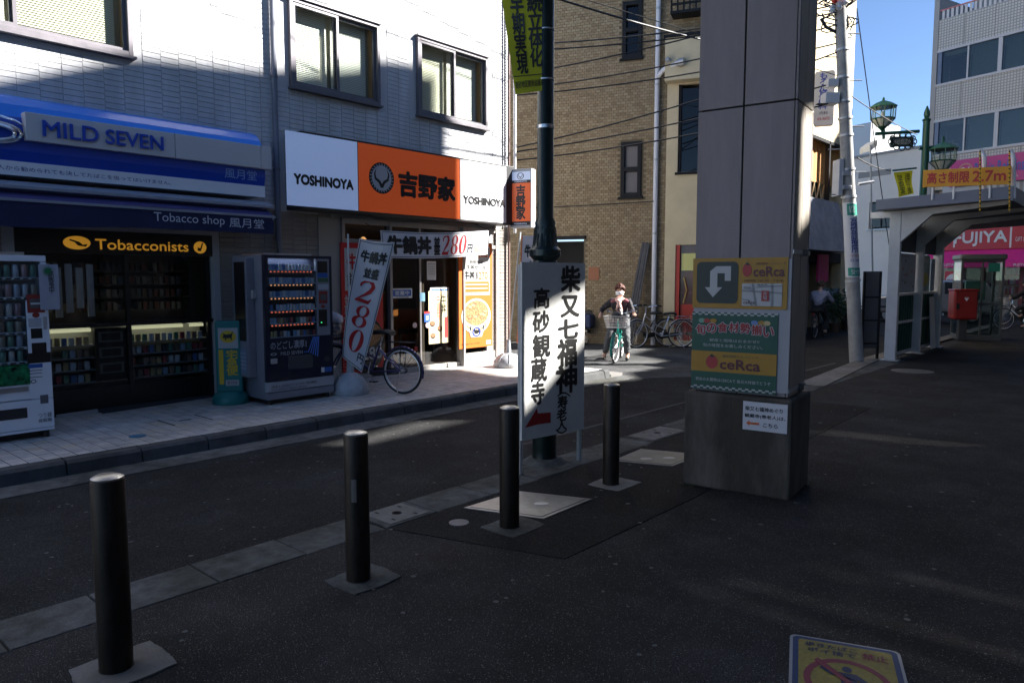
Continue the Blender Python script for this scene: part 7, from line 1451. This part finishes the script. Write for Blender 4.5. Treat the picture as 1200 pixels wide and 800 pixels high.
fw.box(fb_, 'shopfront_glass', glass('shopfront_glass', (.8, .8, .8)), SL(1095, 330), L1, 0, z0 + .3, 0, .02); fw.box(fb_, 'pier', mat('pier_red', (.35, .02, .03), .5), SL(1100, 330) - .4, SL(1100, 330) + .1, 0, z2, .1, .3)
rs = thing('round_banner', 'red shop banner with a white disc in front of the pink-awned shop', 'banner', fw.P(SL(1116, 330), 0, 1.6)); F = fw.face((1107.5, 318), (1125, 340), rs, 1.6); F.board(mrd, .03, 'cloth'); F.disc(.5, .5, .42, .36, mpw, 1); F.text('ペコちゃん'[3:] + '焼', .2, .55, .8, .72, mrd, 2, bold=0) if 0 else None; F.text('営業中', .18, .42, .82, .6, mrd, 2, bold=.03)
for x in (.0, .97): MB().obox(F.O + F.U * x - V3((0, 0, F.O.z)), F.U.normalized() * .03, F.N * .03, (0, 0, F.O.z)).build('leg', galv, rs)

# ---------------------------------------------------------------- white steel shelter on the plaza
m_sh_ = mat('shelter_white', (.70, .70, .70), .5, var=.06, vs=4, dirt=.12); m_fas = mat('shelter_fascia', (.17, .18, .22), .5, .2); m_gp = mat('shelter_green', (.015, .07, .045), .6, var=.1, vs=6)
sh = thing('shelter', 'white steel shelter with grey flat roof, green lower panels and notice boards', 'shelter', (-3.85, 17, 0))
def aty(px, py, y): return atpl(px, py, (0, y, 0), (0, 1, 0))
yf = 14.85; fa, fb2 = aty(1030, 234, yf), aty(1184, 218, yf); ztl, ztr = fa.z, fb2.z; th_ = ztl - aty(1030, 246, yf).z
yr_ = 22.6; rise = (ztr - ztl)
MB().prism([(fa.x, yf, ztl - th_), (fb2.x, yf, ztr - th_ * 1.15), (fb2.x, yf, ztr), (fa.x, yf, ztl)], (0, .06, 0)).build('fascia', m_fas, sh, bevel=.005)
MB().prism([(fa.x, yf + .061, ztl - th_), (fb2.x, yf + .061, ztr - th_), (fb2.x, yf + .061, ztr - .03), (fa.x, yf + .061, ztl - .03)], (0, yr_ - yf, 0)).build('roof', mat('roof_underside', (.22, .22, .23), .6), sh)
MB().obox((fb2.x, yf, ztr - th_ * 1.3), (.05, 0, 0), (0, yr_ - yf, 0), (0, 0, th_ * 1.3)).build('gutter', m_fas, sh); MB().obox((fa.x - .05, yf, ztl - th_), (.05, 0, 0), (0, yr_ - yf, 0), (0, 0, th_)).build('gutter', m_fas, sh)
for i, (y, px0, px1) in enumerate(((15.35, 1041, 1055), (17.2, 1070, 1080), (19.0, 1094, 1102))):
    x = -3.85; wd_ = .20; zt = ztl - th_
    MB().box((x - wd_ / 2, y - .06, 0), (x + wd_ / 2, y + .06, zt)).build('post', m_sh_, sh, bevel=.01); MB().box((x - .16, y - .12, 0), (x + .16, y + .12, .025)).build('foot_plate', galv, sh)
    P = [(x + wd_ / 2, y - .05, zt), (fb2.x - .05, y - .05, ztr - th_), (fb2.x - .05, y - .05, ztr - th_ - .07), (x + .85, y - .05, zt - .07), (x + .62, y - .05, zt - .09), (x + wd_ / 2, y - .05, zt - .58)]
    MB().prism(P, (0, .1, 0)).build('bracket', m_sh_, sh)
    MB().box((x - .45, y - .05, zt - .12), (x - wd_ / 2, y + .05, zt - .002)).build('bracket', m_sh_, sh)
yb0, yb1 = 15.71, 19.64
zg = aty(1066, 345, 16.7).z; z_b = lambda px, py, y: atx(px, py, -3.86).z
zp0, zp1 = atx(1066, 344, -3.9).z, atx(1066, 296, -3.9).z
for a, b in ((15.41, 17.14), (17.26, 18.94)):
    MB().box((-3.92, a, .12), (-3.90, b, zp0 - .03)).build('lower_panel', m_gp, sh)
    for k in range(8): y = a + .12 + k * (b - a - .2) / 8; MB().box((-3.90, y, .12), (-3.885, y + .03, zp0 - .03)).build('panel_rib', m_gp, sh)
    MB().box((-3.93, a, zp0 - .03), (-3.87, b, zp0 + .02)).build('rail', m_sh_, sh); MB().box((-3.93, a, .68), (-3.87, b, .73)).build('rail', m_sh_, sh); MB().box((-3.92, a, zp1), (-3.90, b, 2.7)).build('upper_panel', m_fas if 0 else mat('upper_panel_dark', (.04, .05, .05), .6), sh)
    MB().box((-3.93, a, .06), (-3.87, b, .12)).build('rail', m_sh_, sh)
n1 = thing('notice_board', 'white notice board with a printed map on the shelter, nearer the viewer', 'sign', (-3.88, 16.6, zp0)); F = Face((-3.875, 15.5, zp0 + .03), (0, 1.58, 0), (0, 0, zp1 - zp0 - .06), n1, .004); F.board(mat('map_white', (.42, .44, .50), .5), .03, 'board')
random.seed(8); mpc = [mat('map_grey2', (.25, .27, .33), .6), mat('map_pinkish', (.42, .25, .25), .6), mat('map_greenish', (.25, .32, .26), .6)]
for i in range(16): x, y = random.uniform(.05, .85), random.uniform(.08, .85); F.patch(x, y, x + random.uniform(.03, .12), y + random.uniform(.02, .10), random.choice(mpc), 1)
F.text('高砂駅周辺案内図', .08, .90, .6, .96, ink, 1, bold=0)
n2_ = thing('notice_board', 'blue and yellow poster board on the shelter, further from the viewer', 'sign', (-3.88, 18.6, zp0)); F = Face((-3.875, 17.28, zp0 + .03), (0, 1.05, 0), (0, 0, zp1 - zp0 - .06), n2_, .004); F.board(mat('poster_bluegrey', (.08, .18, .30), .5, var=.6, vs=3, col2=(.2, .3, .25)), .03, 'board')
F.disc(.5, .35, .4, .2, mat('poster_yellow', (.40, .33, .06), .6), 1); F.text('交通安全', .1, .78, .9, .92, wy, 1)
n3 = thing('notice_board', 'narrow pale blue notice board at the far end of the shelter', 'sign', (-3.88, 19.3, zp0)); F = Face((-3.875, 18.45, zp0 + .03), (0, .38, 0), (0, 0, zp1 - zp0 - .12), n3, .004); F.board(MATS['board_paleblue'], .03, 'board'); [F.patch(.15, z, .85, z + .04, mpc[0], 1) for z in (.2, .4, .6, .8)]
q = atz(1094, 403.5); wbd = thing('leaning_board', 'white narrow board leaning against the last shelter post', 'board', q); MB().obox((-3.74, 18.2, .02), (0, .42, 0), (-.02, 0, 0), (-.08, 0, 1.15)).build('board', mat('board_plain', (.6, .6, .6), .6), wbd, bevel=.005)
# height limit sign on the roof
hs = thing('height_limit_sign', 'long orange yellow height limit sign with red characters standing on the shelter roof', 'sign', (fa.x, 14.9, ztl)); ysn = 14.8
a, b, c, d = aty(1081, 219.5, ysn), aty(1184, 216, ysn), aty(1184, 193.5, ysn), aty(1081, 199, ysn); U = b - a; F = Face(a, U, V3((0, 0, (d - a).z * .97)), hs, .004)
F.board(mat('limit_yellow', (.75, .33, .01), .5), .03, 'board', bevel=.004); rd = mat('limit_red', (.50, .03, .02), .5); F.text('高さ制限', .05, .17, .55, .85, rd, 1, bold=.03); F.text('2.7m', .58, .20, .95, .83, rd, 1, bold=.04)
for k in (.12, .37, .78): o = F.pt(k, 0, -10); MB().cyl(o - V3((0, 0, .22)), o + V3((0, 0, .25)), .02, n=8).build('stay', white, hs, smooth=True)
for px in (1150, 1184.5):
    ph = [aty(px + x, y, ysn - .06) for x, y in ((1.5, 232), (1.5, 186), (1.0, 181), (-1.5, 177), (-3, 174.5))]; MB().tube([p + V3((0, .16, 0)) for p in ph], .035, 10).build('white_pole', white, hs, smooth=True)
    rp_ = [aty(px - 1.5, 176 + i * (247 - 176) / 14, ysn - .14) for i in range(15)]
    MB().tube(rp_, .013, 6).build('rope', mat('rope_yellow', (.75, .42, .02), .7), hs, smooth=True)
    mb = MB(); [mb.tube([rp_[i].lerp(rp_[i + 1], .2), rp_[i].lerp(rp_[i + 1], .5)], .0145, 6) for i in range(14)]; mb.build('rope_stripe', rubber, hs, smooth=True)
# dark backed board by the utility pole
q = atz(1029, 421, 0); db = thing('standing_board', 'tall dark grey standing board between the utility pole and the shelter', 'sign', q)
a, b = atpl(1010.5, 410, q, (.66, -.75, 0)), q; U = V3((a.x - q.x, a.y - q.y, 0)); zt = at_h(1029, 318, q); md = mat('board_darkgrey', (.075, .078, .09), .6, var=.1, vs=5)
MB().obox(q + V3((0, 0, .16 if 0 else .22)), U, V3((-.02, .03, 0)), (0, 0, zt - .22)).build('board', md, db, bevel=.004)
for k in (0, .97): MB().obox(q + U * k - V3((-.01, .015, 0)), U.normalized() * .04, V3((-.03, .04, 0)), (0, 0, zt)).build('leg', m_wf, db)
for z in (.3, .75, 1.2): MB().obox(q + V3((.006, -.008, z)), U, V3((-.01, .015, 0)), (0, 0, .03)).build('batten', m_wf, db)
# ---------------------------------------------------------------- post box
q = atz(1126, 398.5); pb_ = thing('post_box', 'red square post box on a dark post beside the telephone booth', 'post box', q); n_ = V3((.48, -.877, 0)); u_ = V3((.877, .48, 0)); zb_, zt = at_h(1127, 374, q), at_h(1127, 340, q)
mpr = mat('post_red', (.30, .015, .012), .4, coat=.3, var=.06, vs=6); hw = .27
MB().obox(q - u_ * .09 - n_ * .09, u_ * .18, n_ * .18, (0, 0, zb_)).build('post', mat('post_dark', (.06, .06, .06), .5), pb_, bevel=.01)
MB().obox(q - u_ * hw - n_ * .24 + V3((0, 0, zb_)), u_ * 2 * hw, n_ * .48, (0, 0, zt - zb_)).build('box', mpr, pb_, bevel=.04); MB().obox(q - u_ * (hw + .015) - n_ * .255 + V3((0, 0, zt - .02)), u_ * (2 * hw + .03), n_ * .51, (0, 0, .05)).build('lid', mpr, pb_, bevel=.02)
F = Face(q - u_ * hw + n_ * .242 + V3((0, 0, zb_)), u_ * 2 * hw, (0, 0, zt - zb_), pb_, .004); F.poly([(.43, .66), (.57, .66), (.5, .74)], mpw, 1) if 0 else None; F.patch(.40, .72, .60, .735, mpw, 1); F.patch(.40, .75, .60, .765, mpw, 1); F.poly([(.42, .72), (.58, .72), (.5, .62)], mpw, 1, 'post_mark'); F.patch(.08, .35, .22, .55, black, 1, 'lock')
G = Face(q + u_ * (hw + .003) + n_ * .24 + V3((0, 0, zb_)), -n_ * .48, (0, 0, zt - zb_), pb_, .004); G.patch(.15, .68, .85, .80, black, 1, 'slot'); G.patch(.2, .2, .8, .55, pk[0], 1, 'collection_notice')
# ---------------------------------------------------------------- telephone booth
q = atz(1137, 398.5); q2 = atz(1170, 393.5); tbx = thing('telephone_booth', 'glass telephone booth with dark metal frame behind the post box', 'telephone booth', q)
u_ = (q2 - q); u_.z = 0; u_.normalize(); u_ = V3((.93, .36, 0)).normalized(); v_ = V3((-u_.y, u_.x, 0)); zt = at_h(1150, 301, q2); o = q - u_ * .28 ; S1 = .95; mfb = mat('booth_frame', (.16, .15, .13), .45, .6); gb_ = glass('booth_glass', (.80, .84, .82), 1.0)
for a in (0, 1):
    for b in (0, 1): MB().obox(o + u_ * (a * (S1 - .05)) + v_ * (b * (S1 - .05)), u_ * .05, v_ * .05, (0, 0, zt - .12)).build('corner_post', mfb, tbx, bevel=.005)
MB().obox(o + u_ * (S1 * .5 - .02), u_ * .04, v_ * .04, (0, 0, zt - .12)).build('door_stile', mfb, tbx)
MB().obox(o - u_ * .04 - v_ * .04 + V3((0, 0, zt - .12)), u_ * (S1 + .08), v_ * (S1 + .08), (0, 0, .14)).build('roof', mat('booth_roof', (.22, .23, .22), .5, .4), tbx, bevel=.04); MB().obox(o, u_ * S1, v_ * S1, (0, 0, .08)).build('base', mfb, tbx)
for (a, d) in ((o, u_), (o + v_ * (S1 - .02), u_), (o, v_), (o + u_ * (S1 - .02), v_)):
    e_ = v_ if d is u_ else u_; MB().obox(a + d * .05 + e_ * .005 + V3((0, 0, .08)), d * (S1 - .1), e_ * .008, (0, 0, zt - .2)).build('pane', gb_, tbx)
    for z in (.08, .9, zt - .17): MB().obox(a + d * .05 + V3((0, 0, z)), d * (S1 - .1), e_ * .03, (0, 0, .05)).build('rail', mfb, tbx)
MB().obox(o + u_ * .25 + v_ * (S1 - .3) + V3((0, 0, 1.0)), u_ * .45, v_ * .2, (0, 0, .5)).build('telephone', mat('phone_green', (.03, .16, .13), .4), tbx, bevel=.02); MB().obox(o + u_ * .1 + v_ * (S1 - .4) + V3((0, 0, .86)), u_ * .75, v_ * .35, (0, 0, .04)).build('shelf', alu, tbx); MB().obox(o + u_ * .5 + v_ * .3 + V3((0, 0, .905)), u_ * .25, v_ * .2, (0, 0, .04)).build('telephone_book', mpw, tbx)
F = Face(o + u_ * (S1 * .62) - v_ * .006 + V3((0, 0, zt - .42)), u_ * .25, (0, 0, .22), tbx); F.board(mat('booth_sticker', (.02, .25, .18), .5), .004, 'sticker')
F = Face(o + u_ * .1 - v_ * .006 + V3((0, 0, 1.15)), u_ * .22, (0, 0, .16), tbx); F.disc(.5, .5, .3, .4, mpw, 1, inner=.6)
# ---------------------------------------------------------------- parked silver car seen between shelter and post box
cq = atz(1085, 378, -.03); car = thing('parked_car', 'silver car half hidden between the shelter and the red post box', 'car', cq, local=True); car.rotation_euler = (0, 0, R(20)); mc_ = mat('car_silver', (.42, .43, .45), .25, .6, coat=.6)
prof = [(-2.0, .35), (-2.05, .75), (-1.75, .95), (-1.0, 1.02), (-.35, 1.50), (.9, 1.55), (1.7, 1.45), (2.0, 1.0), (2.05, .4)]
MB().prism([(x, -.75, z) for x, z in prof], (0, 1.5, 0)).build('body', mc_, car, bevel=.09, smooth=True)
gq = mat('car_glass', (.03, .04, .05), .08)
for y in (-.757, .757): MB().prism([(-.85, y, 1.05), (-.30, y, 1.44), (.35, y, 1.47), (.35, y, 1.05)], (0, .012, 0)).build('side_window', gq, car); MB().prism([(.42, y, 1.05), (.42, y, 1.47), (1.45, y, 1.40), (1.65, y, 1.05)], (0, .012, 0)).build('side_window', gq, car)
MB().prism([(2.035, -.6, 1.02), (2.035, .6, 1.02), (1.80, .55, 1.42), (1.80, -.55, 1.42)], (.03, 0, .01)).build('rear_window', gq, car); MB().prism([(-1.0, -.6, 1.06), (-1.0, .6, 1.06), (-.40, .55, 1.48), (-.40, -.55, 1.48)], (-.03, 0, .01)).build('windscreen', gq, car)
for x in (-1.3, 1.3):
    for y in (-.70, .58): w_ = MB().cyl((x, y, .32), (x, y + .14, .32), .32, n=24).build('wheel', rubber, car, smooth=True); yo = y - .005 if y < 0 else y + .145; MB().cyl((x, yo, .32), (x, yo + .006, .32), .2, n=16).build('hub', alu, w_)
for y in (-.6, .45): MB().box((-2.07, y, .62), (-1.98, y + .18, .78)).build('headlight', mpw, car); MB().box((2.0, y, .8), (2.07, y + .14, 1.0)).build('tail_light', MATS['reflector_red'], car)
MB().box((-2.1, -.7, .3), (-2.0, .7, .5)).build('bumper', mc_, car, bevel=.03); MB().box((2.0, -.7, .3), (2.1, .7, .5)).build('bumper', mc_, car, bevel=.03)
# low rail by the side road
gr_ = thing('guard_rail', 'low dark pipe rail between the standing board and the shelter', 'railing', dep(1030, 372)); a, b = atz(1033, 388, -.03), atz(1042, 388, -.03); d = (b - a).normalized()
for z in (.35, .75): MB().tube([a - d * 1.2 + V3((0, 0, z)), b + d * .6 + V3((0, 0, z))], .025, 8).build('rail', m_dk, gr_, smooth=True)
for k in (-1.1, -.1, .6): MB().cyl(a + d * k, a + d * k + V3((0, 0, .8)), .03, n=8).build('post', m_dk, gr_, smooth=True)
bpy.context.view_layer.update()
